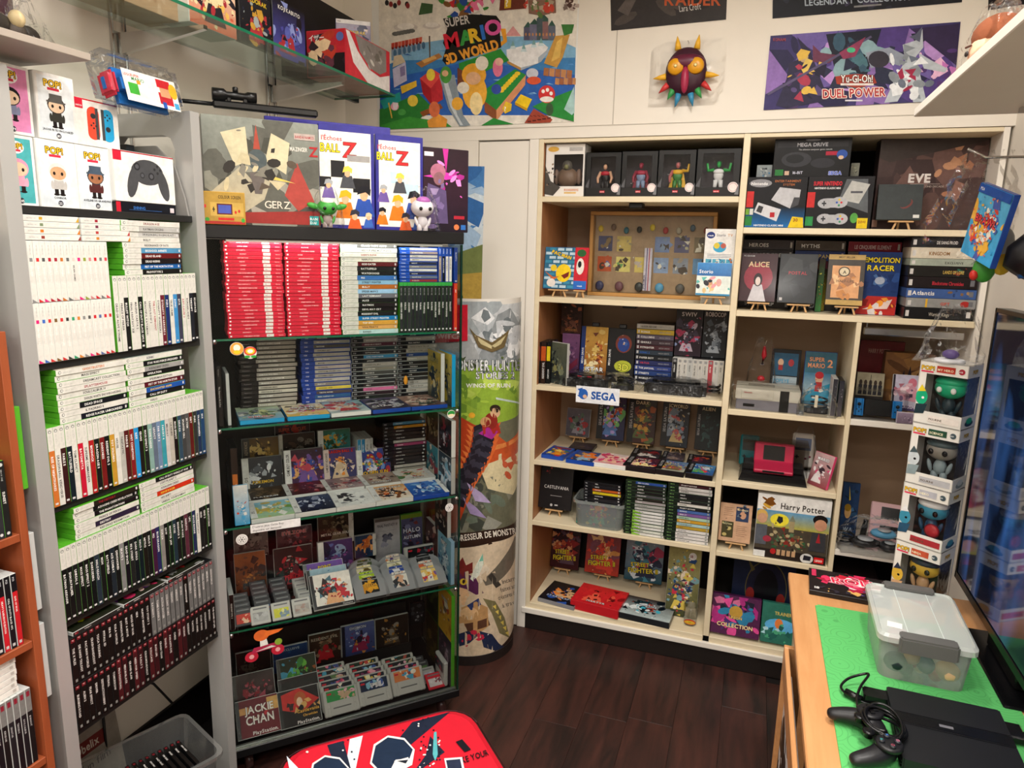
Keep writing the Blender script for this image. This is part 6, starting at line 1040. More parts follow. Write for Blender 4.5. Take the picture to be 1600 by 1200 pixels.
for i,(pl,pr,pb,c1_,c2_,pal,l,tt) in enumerate(((972,1024,740,'#28182c','#502030',['#c83828','#e8b0a8','#f0e0a0','#382050'],'red lightning cover','TEKKA'),(1022,1068,744,'#a8a890','#5878a0',['#d84038','#3060a0','#e8d850','#806040'],'rally car cover','RALLY'),(1070,1113,748,'#305088','#5898d0',['#2c60b0','#d8e0e8','#e04838','#50a060'],'blue sky racer cover','DAYTONA'))):
    bflat(f'black-edged case with {l}, front right of fourth board',pl,pr,pb,Z,.15,.024,BLACKB,A_(c1_,c2_,pal,333+i,tt,'#f0e8e0',.7,.12,n=30,strip=SAT),yaw=-3,y=YB+.006)
for i,(pl,pr,c1_,pal,l) in enumerate(((985,1030,'#38343c',['#e8e0d8','#a82830','#18181c'],'white and black cloth cover'),(1033,1068,'#584c54',['#786c74','#40384c','#a08c80'],'dusky plain cover'),(1074,1112,'#382838',['#c82830','#e07838','#583048'],'red speedster cover'))):
    bflat(f'black case lying in the rear row, {l}, fourth board',pl,pr,705,Z+.0005,.13,.026,BLACKB,A_(c1_,'#282430',pal,340+i,n=18,strip=SAT),y=YB+.163)
bflat('dark case lying behind the blue-edged ones, fourth board',888,925,698,Z,.12,.016,BLACKB,A_('#3c3434','#504440',['#28304c','#685848','#483c50'],345,n=14,fig=False),y=YB+.20)
# ---- fifth board
Z=S5+.0005
eased('black case with white lettering and red creatures, on an easel','game case',837,893,729,796,Z,BLACKB,lambda w,h:(lambda a:(a.shards(3,12,['#582020','#a83030','#301414'],w*.05,h*.7,w*.7,h,.14),a.text('CASTLEVANIA',w*.14,h*.44,h*.1,'#e8e4e0',mx=w*.76,bold=False),a.rect(w*.35,h*.28,w*.7,h*.295,'#8c8888'),a.ell(w*.4,h*.08,w*.04,h*.03,'#b8b4b4'),a.rect(w*.5,h*.07,w*.6,h*.1,'#b8b4b4'))and a)(Art(w,h,'#181416')),elabel='small easel under the black white-lettered case, fifth board',dep=.015)
tb=empty('storage_tub','clear lidless tub of disc cases on the fifth board','tub',(at(934,826,2,Z).x,YB+.095,Z)); tw=at(972,790,1,YB+.01).x-at(893,790,1,YB+.01).x
link('tub_body',tub(tw,.17,.125,fl_=.9,lip=.008),FROST,tb)
tbx=tb.location.x
bk('bright printed case seen through the wall of the clear tub','game case',898,966,780,822,Z+.004,BLACKB,A_('#205858','#482858',['#d87838','#48a890','#e0c870','#a83878'],350,n=30),dep=.015,y=YB+.035,w=tw*.8,h=.112)
stack(S('NEED|18181a;PRINCE|1c1c20;PORTABLE|b85820;YELLOW|d8c020;CASTLEVANIA|161618;METAL|202024;CRISIS|1c1c20'),sp_ps3,lambda u,j:(u,YB+.02+j,0),0,.17,.0142,.13,BLACKB,'pile standing out of the clear tub','black cases piled in the clear tub',rd,tbx+.012,Z+.117)
x0=at(976,790,1,YB+.01).x; x1=at(1040,790,1,YB+.01).x; x2=at(1041,800,1,YB+.01).x; x3=at(1110,800,1,YB+.01).x
stack(S('NEED FOR SPEED|284890;KINGDOM|202428;SPLINTER|181818;BURNOUT|1c1c1c;RALLISPORT|4c4c50;AZURIK|282420;FORZA|a09898;SOUL CALIBUR|a8a8a4|333333;HALO 2|a8a8a4;CRIMSON|e0e0dc|333333;SUDEKI|e0e0dc|333333;UNREAL|e0e0dc|333333;OTOGI|e0e0dc|333333;DOOM 3|d8dcd0|333333;FAR CRY|e0e0dc|333333;JADE EMPIRE|d8dcd0|333333;FABLE|e0e0dc|333333'),lambda a,L,t,ti,bg,fg:(sp_xb(a,L,t,ti,bg,fg),a.poly([(.2*L,0),(.45*L,0),(.2*L,t)],'#88c040') if bg in('#e0e0dc','#d8dcd0') else None),lambda u,j:(u,YB+.01+j,0),0,x1-x0,.0148,.13,mat('#24401c',.3),'left pile on the fifth board','green-black cases piled on the fifth board',rd,(x0+x1)/2,Z)
stack(S('PROJECT GOTHAM|401c24;BATTLE|c8c4c0;SHENMUE|c0bcb8;HALO|1c1c20;HALO 2|202020;MORROWIND|202020;ROLLING|d8d4cc;PROJECT GOTHAM|202024;OUTRUN|4868a8;SEGA GT|7c5898;SPIDER MAN|a8c8b0;CRAZY TAXI|c89830;PHANTOM DUST|a8c8c8;FABLE|b89838|802020;SPARTAN|e0dcd8;MAX PAYNE|e0dcd8;FUZION|e0dcd8;GUNVALKYRIE|e0dcd8'),sp_xb,lambda u,j:(u,YB+.01+j,0),0,x3-x2,.0148,.13,mat('#24401c',.3),'right pile on the fifth board','green-black cases piled on the fifth board',rd,(x2+x3)/2,Z)
# ---- bottom board
Z=S6+.0005
for i,(pl,pr,pt,pb,c1_,c2_,pal,l) in enumerate(((852,905,822,888,'#3c1418','#2c1c24',['#8c2828','#b85838','#584050','#d8a070'],'dark red box lettered in yellow'),(914,968,832,898,'#b03828','#7c4850',['#e0a058','#d84838','#804c5c','#f0c890'],'wrapped orange and grey box lettered in yellow'),(976,1036,843,910,'#184858','#98a8b8',['#d8e0e8','#48889c','#283048','#a83858'],'black-edged teal and ice box lettered in yellow'))):
    eased(l+', standing on the bottom board','game box',pl,pr,pt,pb,Z,BLACKB,lambda w,h:(lambda a:(a.text('STREET',w*.16,h*.3,h*.12,'#e0d030',rot=.08,mx=w*.5,out=('#401010',.0015)),a.text('FIGHTER II',w*.1,h*.16,h*.14,'#e0d030',rot=.08,mx=w*.8,out=('#401010',.0015)))and a)(cover(w,h,c1_,c2_,pal,360+i,n=34)),elabel=f'{ordn(i)} small easel from left on the bottom board',dep=.015,name='game_box')
bk('tall clear case with crowded anime heroes and round rating mark','game box',1043,1094,853,932,Z,CC,lambda w,h:(lambda a:(a.ell(w*.75,h*.85,w*.12,h*.05,'#e8e4e0'),a.text('18',w*.67,h*.83,h*.05,'#803030'))and a)(cover(w,h,'#384028','#a8a068',['#284878','#c8384c','#d8c058','#383048','#78a0a8','#e8d8c0'],370,n=60,sz=.16)),dep=.05,lean=3,y=YB+.12,name='game_box',side=lambda w,h:cover(w,h,'#486878','#b0a868',['#284878','#d8d8c8','#88a838'],371,n=20))
def wide(c1_,c2_,pal,seed,tt,tc,ty=.2,**k): return lambda w,h:cover(w,h,c1_,c2_,pal,seed,tt,tc,ty,.11,**k)
bflat('flat black box with blue and orange glowing helmet cover',823,898,944,Z,.20,.02,mat('#8c8c90',.25),wide('#14161e','#2c2420',['#e88838','#2c58b0','#d8b080','#182038'],372,'STARCRAFT','#b8c8e8',fig=False,n=20),yaw=-8,name='game_box',cat='game box',y=YB+.01)
bflat('bright red box with dark running figure, lying on the bottom board',889,966,962,Z,.19,.045,mat('#c41f28',.3),wide('#c82028','#e03030',['#8c1418','#481014','#f06048'],373,'MARTYR','#f0e0e0',ty=.1,n=8),yaw=-6,name='game_box',cat='game box',y=YB+.004)
bflat('flat black box with blue glow and white horizon, right of the red one',963,1046,978,Z,.18,.03,mat('#1c2024',.3),wide('#b8c8c8','#301c18',['#e8f0f0','#103038','#48b8d0','#a84838','#0c1820'],374,'CAPTIVE','#d8e8f0',ty=.55,fig=False,n=22),yaw=-4,name='game_box',cat='game box',y=YB+.004)
sp=at(1078,974,2,Z); gl=empty('drinking_glass','empty drinking glass with red and yellow badge at the right end','glass',(sp.x,max(sp.y,YB+.04),Z))
link('tumbler',lathe([(.026,0),(.028,.002),(.034,.09),(.032,.09),(.026,.006)],24),PLASTIC,gl); a=Art(.05,.032,None,clip=False); a.ell(.025,.016,.026,.013,'#b82828'); a.ell(.025,.014,.024,.009,'#e0a828'); a.text('LAMA',.006,.012,.012,'#f0d840',mx=.038,out=('#702018',.0008)); a.build('badge',gl,(0,-.0325,.008))
# ---- right column, top board
Z=Q1+.0005
mdart=lambda w,h:(lambda a:(a.rect(w*.04,h*.78,w*.96,h*.94,'#28282c'),a.text('MEGA DRIVE',w*.5,h*.8,h*.13,'#b8b8bc',al='c',mx=w*.84,out=('#50505a',.001)),a.ell(w*.5,h*.965,w*.1,h*.03,'#7c7c84'),a.text('The ultimate computer game console',w*.32,h*.7,h*.055,'#c8c8c8',mx=w*.55,bold=False),a.ell(w*.3,h*.46,w*.2,h*.2,'#34353a'),a.ell(w*.28,h*.48,w*.12,h*.12,'#1c1d20'),a.ell(w*.65,h*.36,w*.16,h*.13,'#2c2d33'),a.rect(w*.68,h*.56,w*.83,h*.66,'#a82038'),a.ell(w*.89,h*.58,w*.07,h*.12,'#2c50a0'),a.ell(w*.88,h*.5,w*.035,h*.05,'#d8b898'),a.rect(w*.03,h*.04,w*.14,h*.2,'#287838'),a.rect(w*.16,h*.05,w*.22,h*.16,'#c8a890'),a.text('16-BIT',w*.27,h*.08,h*.1,'#d0d0e0',mx=w*.2),a.text('SEGA',w*.74,h*.05,h*.13,'#3050c0',mx=w*.2,out=('#c8d0f0',.001)))and a)(Art(w,h,'#141417'))
bk('black console box lettered in silver, on top of the two smaller boxes','console box',1209,1329,211,284,Z+.192,BLACKB,mdart,dep=.10,y=YB+.05,name='console_box')
bk('small silver and blue box left behind the black console box','game box',1182,1206,258,284,Z+.192,GREYB,A_('#8c9498','#a0a8a8',['#4880a8','#c8ccc8','#607078'],381,'GAME','#384048',.7,.14,n=8,fig=False),dep=.05,y=YB+.12,name='game_box')
bk('narrow grey box end to the right behind the black console box','game box',1329,1342,255,284,Z+.192,GREYB,A_('#6c6c60','#808070',['#505048','#989880'],382,n=6,fig=False),dep=.05,y=YB+.12,name='game_box')
nes=lambda w,h:(lambda a:(a.grad(0,0,w,h*.4,'#1c68a8','#14202c'),a.ell(w*.22,h*.88,w*.19,h*.08,'#8c8c90'),a.text('Nintendo',w*.06,h*.845,h*.08,'#f0f0f0',mx=w*.32),a.text('ENTERTAINMENT',w*.46,h*.9,h*.06,'#b06838',mx=w*.5),a.text('SYSTEM',w*.6,h*.83,h*.06,'#b06838',mx=w*.25),a.poly([(w*.42,h*.55),(w*.55,h*.8),(w*.9,h*.75),(w*.88,h*.45),(w*.75,h*.38)],'#c0c0c4'),a.poly([(w*.75,h*.38),(w*.88,h*.45),(w*.9,h*.6),(w*.8,h*.6)],'#48484c'),a.poly([(w*.14,h*.3),(w*.2,h*.5),(w*.6,h*.36),(w*.54,h*.12)],'#d0d0d4'),a.poly([(w*.18,h*.32),(w*.22,h*.44),(w*.3,h*.41),(w*.27,h*.28)],'#3c3c40'),a.rect(w*.42,h*.2,w*.5,h*.3,'#b82830'),a.rect(0,h*.4,w*.12,h*.72,'#c83030'),a.rect(w*.0,h*.25,w*.06,h*.37,'#78a838'),a.rect(w*.07,h*.25,w*.13,h*.37,'#d8d8d0'),a.rect(w*.0,h*.03,w*.12,h*.22,'#287838'),a.poly([(w*.74,0),(w*.8,h*.22),(w*.98,h*.2),(w,0)],'#e0c020'),a.text('30',w*.82,h*.12,h*.09,'#802018'),a.text('NINTENDO CLASSIC MINI',w*.16,h*.02,h*.05,'#f0f0f0',mx=w*.5))and a)(Art(w,h,'#1a1a1e'))
bk('console box picturing a grey square console and pad, left of the pair','console box',1162,1259,287,351,Z,BLACKB,nes,dep=.11,y=YB+.012,name='console_box',h=.1905)
sn=lambda w,h:(lambda a:(a.poly([(w*.48,h*.5),(w*.58,h*.95),(w*.9,h*.95),(w*.95,h*.3)],'#5c6064'),a.text('SUPER NINTENDO',w*.08,h*.83,h*.11,'#d82838',mx=w*.44),a.text('NINTENDO CLASSIC MINI',w*.1,h*.76,h*.05,'#f0f0f0',mx=w*.4),a.poly([(w*.52,h*.55),(w*.66,h*.92),(w*.94,h*.85),(w*.8,h*.48)],'#b8b8b4'),a.rect(w*.66,h*.68,w*.84,h*.72,'#505058'),a.ell(w*.3,h*.48,w*.13,h*.1,'#b0b0b4'),a.ell(w*.5,h*.5,w*.13,h*.11,'#b4b4b8'),a.rect(w*.3,h*.4,w*.5,h*.58,'#b2b2b6'),a.ell(w*.3,h*.18,w*.12,h*.1,'#b0b0b4'),a.ell(w*.54,h*.18,w*.12,h*.11,'#b4b4b8'),a.rect(w*.3,h*.1,w*.54,h*.26,'#b2b2b6'),[[a.ell(w*x_+w*.035*math.cos(k*1.571),h*y_+h*.055*math.sin(k*1.571),w*.018,w*.018,['#c83038','#d8b830','#3858b0','#38885c'][k],8) for k in range(4)] for x_,y_ in ((.5,.5),(.54,.18))],[(a.rect(w*(x_-.035),h*(y_-.015),w*(x_+.035),h*(y_+.015),'#38383c'),a.rect(w*(x_-.01),h*(y_-.05),w*(x_+.01),h*(y_+.05),'#38383c')) for x_,y_ in ((.27,.48),(.28,.18))],a.rect(0,h*.4,w*.12,h*.7,'#c83030'),a.rect(0,h*.04,w*.12,h*.22,'#2c8848'),a.ell(w*.75,h*.2,w*.06,h*.1,'#58a048'),a.poly([(w*.8,0),(w*.8,h*.2),(w*.96,h*.2),(w*.96,0)],'#e0c020'),a.text('20+1',w*.82,h*.1,h*.07,'#802018',mx=w*.12))and a)(Art(w,h,'#1c1c20'))
bk('console box picturing a grey console with two pads, right of the pair','console box',1260,1363,286,352,Z,BLACKB,sn,dep=.11,y=YB+.010,name='console_box',h=.1905)
ev=lambda w,h:(lambda a:(a.shards(7,26,['#5c4440','#4a3634','#6c504a','#3c2c2c'],0,0,w,h,.3),a.shards(8,14,['#a87458','#8c6458','#b88868'],w*.55,h*.45,w,h,.16),a.poly([(w*.0,h*.8),(w*.1,h*.75),(w,h*.98),(w,h),(0,h)],'#3a302e'),a.text('EVE',w*.30,h*.53,h*.13,'#dcd4d0',mx=w*.34,out=('#dcd4d0',.001)),a.text('SECOND DECADE',w*.42,h*.475,h*.03,'#b8a8a0',mx=w*.22,bold=False),a.rect(w*.32,h*.51,w*.6,h*.514,'#b8a8a0'),a.rect(w*.0,h*.03,w*.05,h*.11,'#b89080'),a.ell(w*.55,h*.1,w*.02,h*.02,'#b0a8a4',8))and a)(Art(w,h,'#453433'))
bk('huge brown box with cloudy nebula artwork and silver lettering','game box',1369,1562,205,352,Z,mat('#2c2220',.35),ev,dep=.07,y=YB+.13,name='game_box',yaw=4)
eased('small square dark grey wrapped case on an easel before the brown box','game case',1372,1443,288,338,Z,mat('#2c302f',.3),lambda w,h:(lambda a:(a.ell(w*.65,h*.45,w*.16,h*.12,'#6c3430',rot=.6),a.ell(w*.62,h*.48,w*.15,h*.11,'#33393a',rot=.6),a.rect(w*.82,h*.05,w*.96,h*.14,'#d0d0cc'))and a)(Art(w,h,'#33393a')),elabel='small easel under the dark grey square case, top right',dep=.012)
# ---- right column, second board
Z=Q2+.0005
for j,(pl,pr,tx) in enumerate(((1161,1241,'HEROES|3c3438;AGE OF EMPIRES|241c20;THIEF|1c1c1c;ANNO|2c2420;MYST|38302c;RIVEN|2c2c34;STONEKEEP|302820'),(1243,1322,'MYTHS|4c4038;PETER PAN|283c78|d8c070;DRAGON|581c2c|d89848;DARK|30282c;EARTH|2c3040;LORDS|3c2c20;OUTCAST|302c28'),(1326,1410,'LE CINQUIEME ELEMENT|902030|f0d0d0;NETSTORM|786868|f0e8e8;FALLOUT|38302c;COMMAND|2c2c30;DUNE|50382c;QUAKE|302420;WING|28303c'))):
    x0=at(pl,385,1,YB+.2).x; x1=at(pr,385,1,YB+.2).x
    stack(S(tx),sp_plain,lambda u,j_:(u,YB+.2+j_,0),0,x1-x0,.0405,.18,BLACKB,('left','middle','right')[j]+' pile of boxes on the second board right','boxes piled at the back of the second board right',rd,(x0+x1)/2,Z,jit=.001,what='box')
eased('dark red computer game case with pale girl, lettered in gold','game case',1155,1214,397,467,Z,BLACKB,lambda w,h:(lambda a:(a.ell(w*.5,h*.5,w*.4,h*.3,'#8c2c3c'),a.poly([(w*.25,0),(w*.75,0),(w*.62,h*.35),(w*.38,h*.35)],'#c8c4c8'),a.ell(w*.5,h*.45,w*.12,h*.14,'#241418'),a.ell(w*.5,h*.42,w*.07,h*.09,'#d8c8c0'),a.text('ALICE',w*.5,h*.72,h*.15,'#d8b890',al='c',mx=w*.75,out=('#402020',.001)),a.text('PC CD-ROM',w*.06,h*.93,h*.04,'#c0c0c0',mx=w*.3))and a)(Art(w,h,'#38181e')),elabel='small easel under the dark red case with gold lettering',dep=.015)
eased('black wrapped computer game case with red lettering across the middle','game case',1217,1277,398,470,Z,BLACKB,lambda w,h:(lambda a:(a.text('POSTAL',w*.5,h*.58,h*.09,'#a83840',al='c',mx=w*.6),a.rect(w*.25,h*.55,w*.75,h*.555,'#803038'),a.shards(4,10,['#3c3e40','#34363a'],0,0,w,h,.3),a.rect(w*.05,h*.04,w*.13,h*.1,'#b8b4b4'),a.text('POSTAL',w*.5,h*.58,h*.09,'#a83840',al='c',mx=w*.6))and a)(Art(w,h,'#2c2e30')),elabel='small easel under the black case with red lettering',dep=.015)
eased('orange wrapped computer game case with round symbol and gold border','game case',1293,1352,399,472,Z,BLACKB,lambda w,h:(lambda a:(a.rect(w*.0,h*.9,w,h,'#b89858'),a.rect(0,0,w,h*.1,'#b89858'),a.text('BEST SELLER',w*.5,h*.93,h*.05,'#302010',al='c',mx=w*.5),a.rect(w*.12,h*.14,w*.88,h*.78,'#d8a070'),a.shards(6,18,['#c88850','#e8c090','#a87858'],w*.12,h*.14,w*.88,h*.78,.2),a.ell(w*.45,h*.66,w*.16,h*.1,'#403830'),a.ell(w*.45,h*.66,w*.13,h*.08,'#d8c8a8'),a.text('A',w*.41,h*.62,h*.09,'#403830'),a.text('HALF-LIFE',w*.5,h*.45,h*.07,'#705848',al='c',mx=w*.6))and a)(Art(w,h,'#48423c')),elabel='small easel under the orange case with round symbol',dep=.015)
bk('large blue and red racing game box with yellow lettering','game box',1338,1405,394,485,Z,BLUEB,lambda w,h:(lambda a:(a.shards(5,20,['#2c4c88','#486898','#183060'],0,h*.4,w,h*.8,.2),a.poly([(0,0),(w,0),(w,h*.3),(w*.3,h*.3)],'#b02c28'),a.poly([(w*.2,h*.08),(w*.9,h*.26),(w*.8,h*.1)],'#e0c8c0'),a.shards(6,14,['#d8d0d0','#801c1c','#e89838'],w*.1,0,w,h*.35,.2),a.ell(w*.55,h*.55,w*.12,h*.06,'#a0a8b8'),a.text('DEMOLITION',w*.5,h*.84,h*.11,'#e8d030',al='c',mx=w*.95,out=('#301808',.0015)),a.text('RACER',w*.55,h*.71,h*.12,'#e8d030',al='c',mx=w*.75,out=('#301808',.0015)))and a)(Art(w,h,'#20386c')),dep=.04,y=YB+.10,name='game_box')
for i,(pl,pr,c) in enumerate(((1277,1287,'#3c7840'),(1280,1291,'#c8b838'))):
    bk(('green','yellow and black')[i]+' box edge between the black and orange cases','game box',pl,pr,404 if i==0 else 420,480,Z,BLACKB,A_(c,'#302820',['#a83830','#e0d050','#284830'],390+i,n=14,fig=False),dep=.05,y=YB+.12+.056*i,name='game_box')
x0=at(1421,430,1,YB+.012).x; x1=at(1532,430,1,YB+.012).x
big=(('DE SANG FROID','#16161a','#d8d4d0'),('KINGDOM','#cfc4b0','#8a5c28'),('EXCLUSIVE','#9aa294','#303030'),('LANDS OF LORE','#1c1a18','#c8a850'),('Blackstone Chronicles','#1c1416','#c02c3c'),('Atlantis','#3c5890','#e8e4dc'),('GIFT','#8c8c8a','#c84020'),('Warrior Kings','#141416','#c8c0b0'))
hs=(.037,.041,.027,.039,.042,.037,.035,.043); z=Z
for i in range(7,-1,-1):
    ti,bg,fg=big[i]; hh=hs[i]; xs_=rd.uniform(-.006,.002)
    o=link('game_box',boxm(x1-x0,.17,hh-.0008,.0015),mat(bg,.35),None,((x0+x1)/2+xs_,YB+.012+rd.uniform(0,.006),z)); tag(o,f'{ordn(i)} big game box from top, {cname(bg)} spine, right-hand pile','game box','big game boxes piled at the right end')
    a=Art(x1-x0-.002,hh-.003,bg); W=a.w;H=a.h
    if i in (0,1,3,5): a.shards(i+400,8,{0:['#802838','#28282c'],1:['#b8a888','#e0d8c8'],3:['#803028','#2c6858'],5:['#806040','#283c68','#a08058']}[i],W*(.12 if i<1 else .6),H*.1,W*(.3 if i<1 else .85),H*.9,.3)
    if i==6: a.rect(W*.28,0,W*.31,H,'#d8a830'); a.ell(W*.85,H*.5,W*.07,H*.35,'#a82c28')
    a.text(ti,W*(.08 if i==5 else .36 if i in(4,7,0) else .26 if i==1 else .5),H*.3,H*(.62 if i==5 else .46),fg,mx=W*(.45 if i in (5,4) else .3),bold=i!=7); a.rect(W*.02,H*.2,W*.07,H*.75,'#c8c4c0'); a.rect(W*.9,H*.25,W*.96,H*.8,'#6c6c70' if i!=7 else '#d8d4d0')
    a.build('spine_label',o,(0,0,.001)); z+=hh
# ---- middle compartments
Z=Q3+.0005
def nesc(e,w,d):
    A1=mat('#c3bfb0',.4); A2=mat('#77757c',.4)
    link('upper_shell',roundbox(w,d*.9,.045,.004),A1,e,(0,.01,.042)); link('lower_shell',roundbox(w*.97,d*.88,.041,.004),A2,e,(0,.012,.0005)); link('dark_stripe',boxm(w*.14,.003,.086,.001),CB,e,(w*.26,.0085,.001))
    link('door',boxm(w*.5,.003,.036,.002),A1,e,(-w*.16,.0075,.046)); link('button_pair',boxm(w*.18,.003,.012,.001),CB,e,(-w*.28,.0100,.012)); link('vent',boxm(w*.42,.04,.003,.001),mat('#8c887c',.5),e,(-w*.1,.08,.0875))
    a=Art(w*.3,.009,None,clip=False); a.text('Nintendo',0,.001,.008,'#a82830',mx=w*.22); a.build('lettering',e,(-w*.22,.0068,.068))
x_=at(1196,655,1,YB+.02).x; wn=at(1247,630,1,YB+.02).x-at(1145,630,1,YB+.02).x
e=empty('game_console','boxy beige and grey console with black stripe, in a clear bag','console',(x_,YB+.02,Z)); nesc(e,wn,.19)
bm=bmesh.new(); bmesh.ops.create_cube(bm,size=1); bmesh.ops.subdivide_edges(bm,edges=bm.edges[:],cuts=7,use_grid_fill=True); r_=random.Random(5)
for v in bm.verts: v.co=Vector((v.co.x*wn*1.12*(1+r_.uniform(-.03,.03)),(v.co.y+.5)*.2-.01+r_.uniform(-.003,.003),max(.001,(v.co.z+.5)*.1*(1+r_.uniform(-.05,.05)))))
me=bpy.data.meshes.new('bag'); bm.to_mesh(me); bm.free(); link('bag',me,FILM,e)
e=empty('game_controller','black controller and cables heaped in a clear bag beside the beige console','controller',(at(1275,650,1,YB+.04).x,YB+.04,Z))
link('handset',roundbox(.09,.05,.022,.01),CB,e,(0,.02,.001)); link('cable_coil',tube([(.03*math.cos(t/2.5)+.01,.05+.03*math.sin(t/2.5),.01+t*.0014) for t in range(40)],.004,6),CB,e); link('tag_strip',boxm(.012,.004,.05,.001),mat('#c8c0a8',.5),e,(-.005,.0,.03)); link('bag',bagm(.15,.09,.11,12,.1),FILM,e)
e=empty('rolled_bag','twisted clear bag with a red clip standing behind the beige console','bag',(at(1188,600,1,YB+.24).x,YB+.24,Z)); link('bag',bagm(.12,.07,.26,14,.12),FILM,e); link('red_clip',tube([(0,0,.16),(.005,0,.2),(.004,0,.24)],[.006,.012,.005]),mat('#b81c2c',.35),e); link('cap_toy',ellip(.016,.012,.014),mat('#b02830',.4),e,(.0,-.02,.10)); link('wire_tip',tube([(.004,0,.24),(.012,0,.27)],.0015),CHROME,e)
bk('black-edged blue pixel art cartridge box standing behind the beige console','game box',1204,1250,548,618,Z,BLACKB,lambda w,h:(lambda a:(a.rect(w*.08,h*.5,w*.92,h*.93,'#285878'),a.ell(w*.32,h*.75,w*.1,h*.07,'#d8b090'),a.ell(w*.68,h*.75,w*.1,h*.07,'#b03840'),a.rect(w*.25,h*.6,w*.4,h*.7,'#a83030'),a.rect(w*.08,h*.05,w*.92,h*.48,'#a8b8c0'),a.text('POPEYE',w*.12,h*.36,h*.1,'#48a0c8',mx=w*.55),a.shards(2,12,['#68a0b8','#d0d8d8','#5c7884'],w*.1,h*.05,w*.9,h*.35,.2))and a)(Art(w,h,'#18181a')),dep=.025,lean=6,y=YB+.245,name='game_box')
bk('blue and white cartridge box with red capped figure, lettered in orange','game box',1256,1306,552,622,Z,BLUEB,lambda w,h:(lambda a:(a.grad(0,h*.1,w,h*.6,'#b8ccd4','#3c7898'),a.poly([(0,h*.2),(w,h*.45),(w,h*.1),(0,h*.05)],'#2c88a8'),a.ell(w*.5,h*.5,w*.13,h*.1,'#d8a888'),a.ell(w*.5,h*.56,w*.14,h*.07,'#b82830'),a.poly([(w*.38,h*.25),(w*.62,h*.25),(w*.6,h*.43),(w*.4,h*.43)],'#b03030'),a.shards(4,12,['#e8e4d8','#a82c30','#386888'],w*.25,h*.1,w*.75,h*.4,.16),a.text('SUPER',w*.14,h*.82,h*.11,'#e0a078',mx=w*.5,out=('#502010',.001)),a.text('MARIO',w*.1,h*.7,h*.12,'#e0a078',mx=w*.56,out=('#502010',.001)),a.text('2',w*.72,h*.72,h*.2,'#e0a078',out=('#502010',.001)))and a)(Art(w,h,'#38687c')),dep=.025,lean=6,y=YB+.235,name='game_box')
for i in range(2):
    bk(('clear','dark')[i]+' cartridge case on edge at the right end of the console board','game case',1299+i*10,1307+i*10,592+i*3,654,Z,(CC,BLACKB)[i],A_('#504c50','#2c2c34',['#787880','#a09aa0','#28282c'],410+i,n=8,fig=False),dep=.11,y=YB+.045)
Z=Q4+.0005
e=empty('handheld_display','pink-red open handheld console on black stand under a clear cover','handheld console',(at(1207,768,2,Z).x,YB+.03,Z)); PK=mat('#c82a50',.35)
link('stand_base',prism([(-.135,0),(.135,0),(.125,.035),(-.125,.035)],0,.14),CB,e); link('stand_step',boxm(.24,.08,.03,.003),CB,e,(0,.05,.0355))
link('lower_half',boxm(.155,.075,.018,.004),PK,e,(.0,.006,.038),(R(20),0,0)); h_=link('upper_half',boxm(.158,.014,.085,.004),PK,e,(0,.075,.068),(R(-10),0,0)); link('screen',boxm(.085,.001,.062,.001),CB,h_,(0,-.0011,.012)); link('lower_screen',boxm(.085,.004,.008,.001),CB,e,(0,-.0015,.046))
cv=join([(boxm(.26,.0015,.13),(0,.002,.036)),(boxm(.26,.0015,.13),(0,.13,.036)),(boxm(.0015,.13,.13),(-.13,.002,.036)),(boxm(.0015,.13,.13),(.13,.002,.036)),(boxm(.26,.13,.0015),(0,.002,.166))]); link('clear_cover',cv,PLASTIC,e)
def hh_(label,px,pb,y,w,h,body,scr,zs,extra=None,bag=True,lean=8):
    e=empty('handheld_console',label,'handheld console',(at(px,pb,1,y).x,y,zs)); b=link('body',boxm(w,.022,h,.006),body,e,(0,0,.012),(R(-lean),0,0)); link('screen',boxm(w*.72,.001,h*.36,.001),mat(scr,.15),b,(0,-.0011,h*.5)); link('cross_pad',join([(boxm(.016,.003,.005),(0,0,0)),(boxm(.005,.003,.016),(0,0,-.0055))]),CB,b,(-w*.25,-.0028,h*.28))
    for s_ in (0,1): link('button',lathe([(.005,0),(.004,.003)],12),mat('#7c2040',.4),b,(w*(.15+.18*s_),-.0003,h*(.26+.06*s_)),(R(90),0,0))
    link('foot',boxm(w*.9,.05,.012,.002),PLASTIC,e,(0,-.01,0)); 
    if bag: link('bag',bagm(w*1.25,.05,h*1.3,17,.06),FILM,e)
    return e
hh_('teal handheld console standing behind the black stand on the left',1169,722,YB+.22,.08,.135,mat('#1c7c84',.35),'#181c1c',Z,bag=False); hh_('white handheld console in a clear bag behind the stand on the right',1252,730,YB+.20,.088,.145,mat('#d0ccc4',.4),'#607090',Z)
for i in range(5): tag(link('manual',boxm(.15,.11,.0045,.0005),WHITEB,None,(at(1258,745,2,Z).x+.002*((i*3)%4),YB+.165,Z+i*.0052)) ,f'{ordn(i)} pale booklet from the bottom under the white handheld','booklet')
for o in [o for o in bpy.data.objects if o.get('label','').startswith('white handheld console in')]: o.location.z+=.0265
bk('small pink card game case leaning at the right of the handheld board','game case',1268,1286,720,768,Z,mat('#d84878',.35),A_('#8c4048','#c8a8a8',['#403038','#e8e0e0','#d84878'],420,'MARIO',n=12),dep=.012,yaw=-48,w=.10,h=.14,lean=14,y=YB+.06)
Z=Q5+.0005
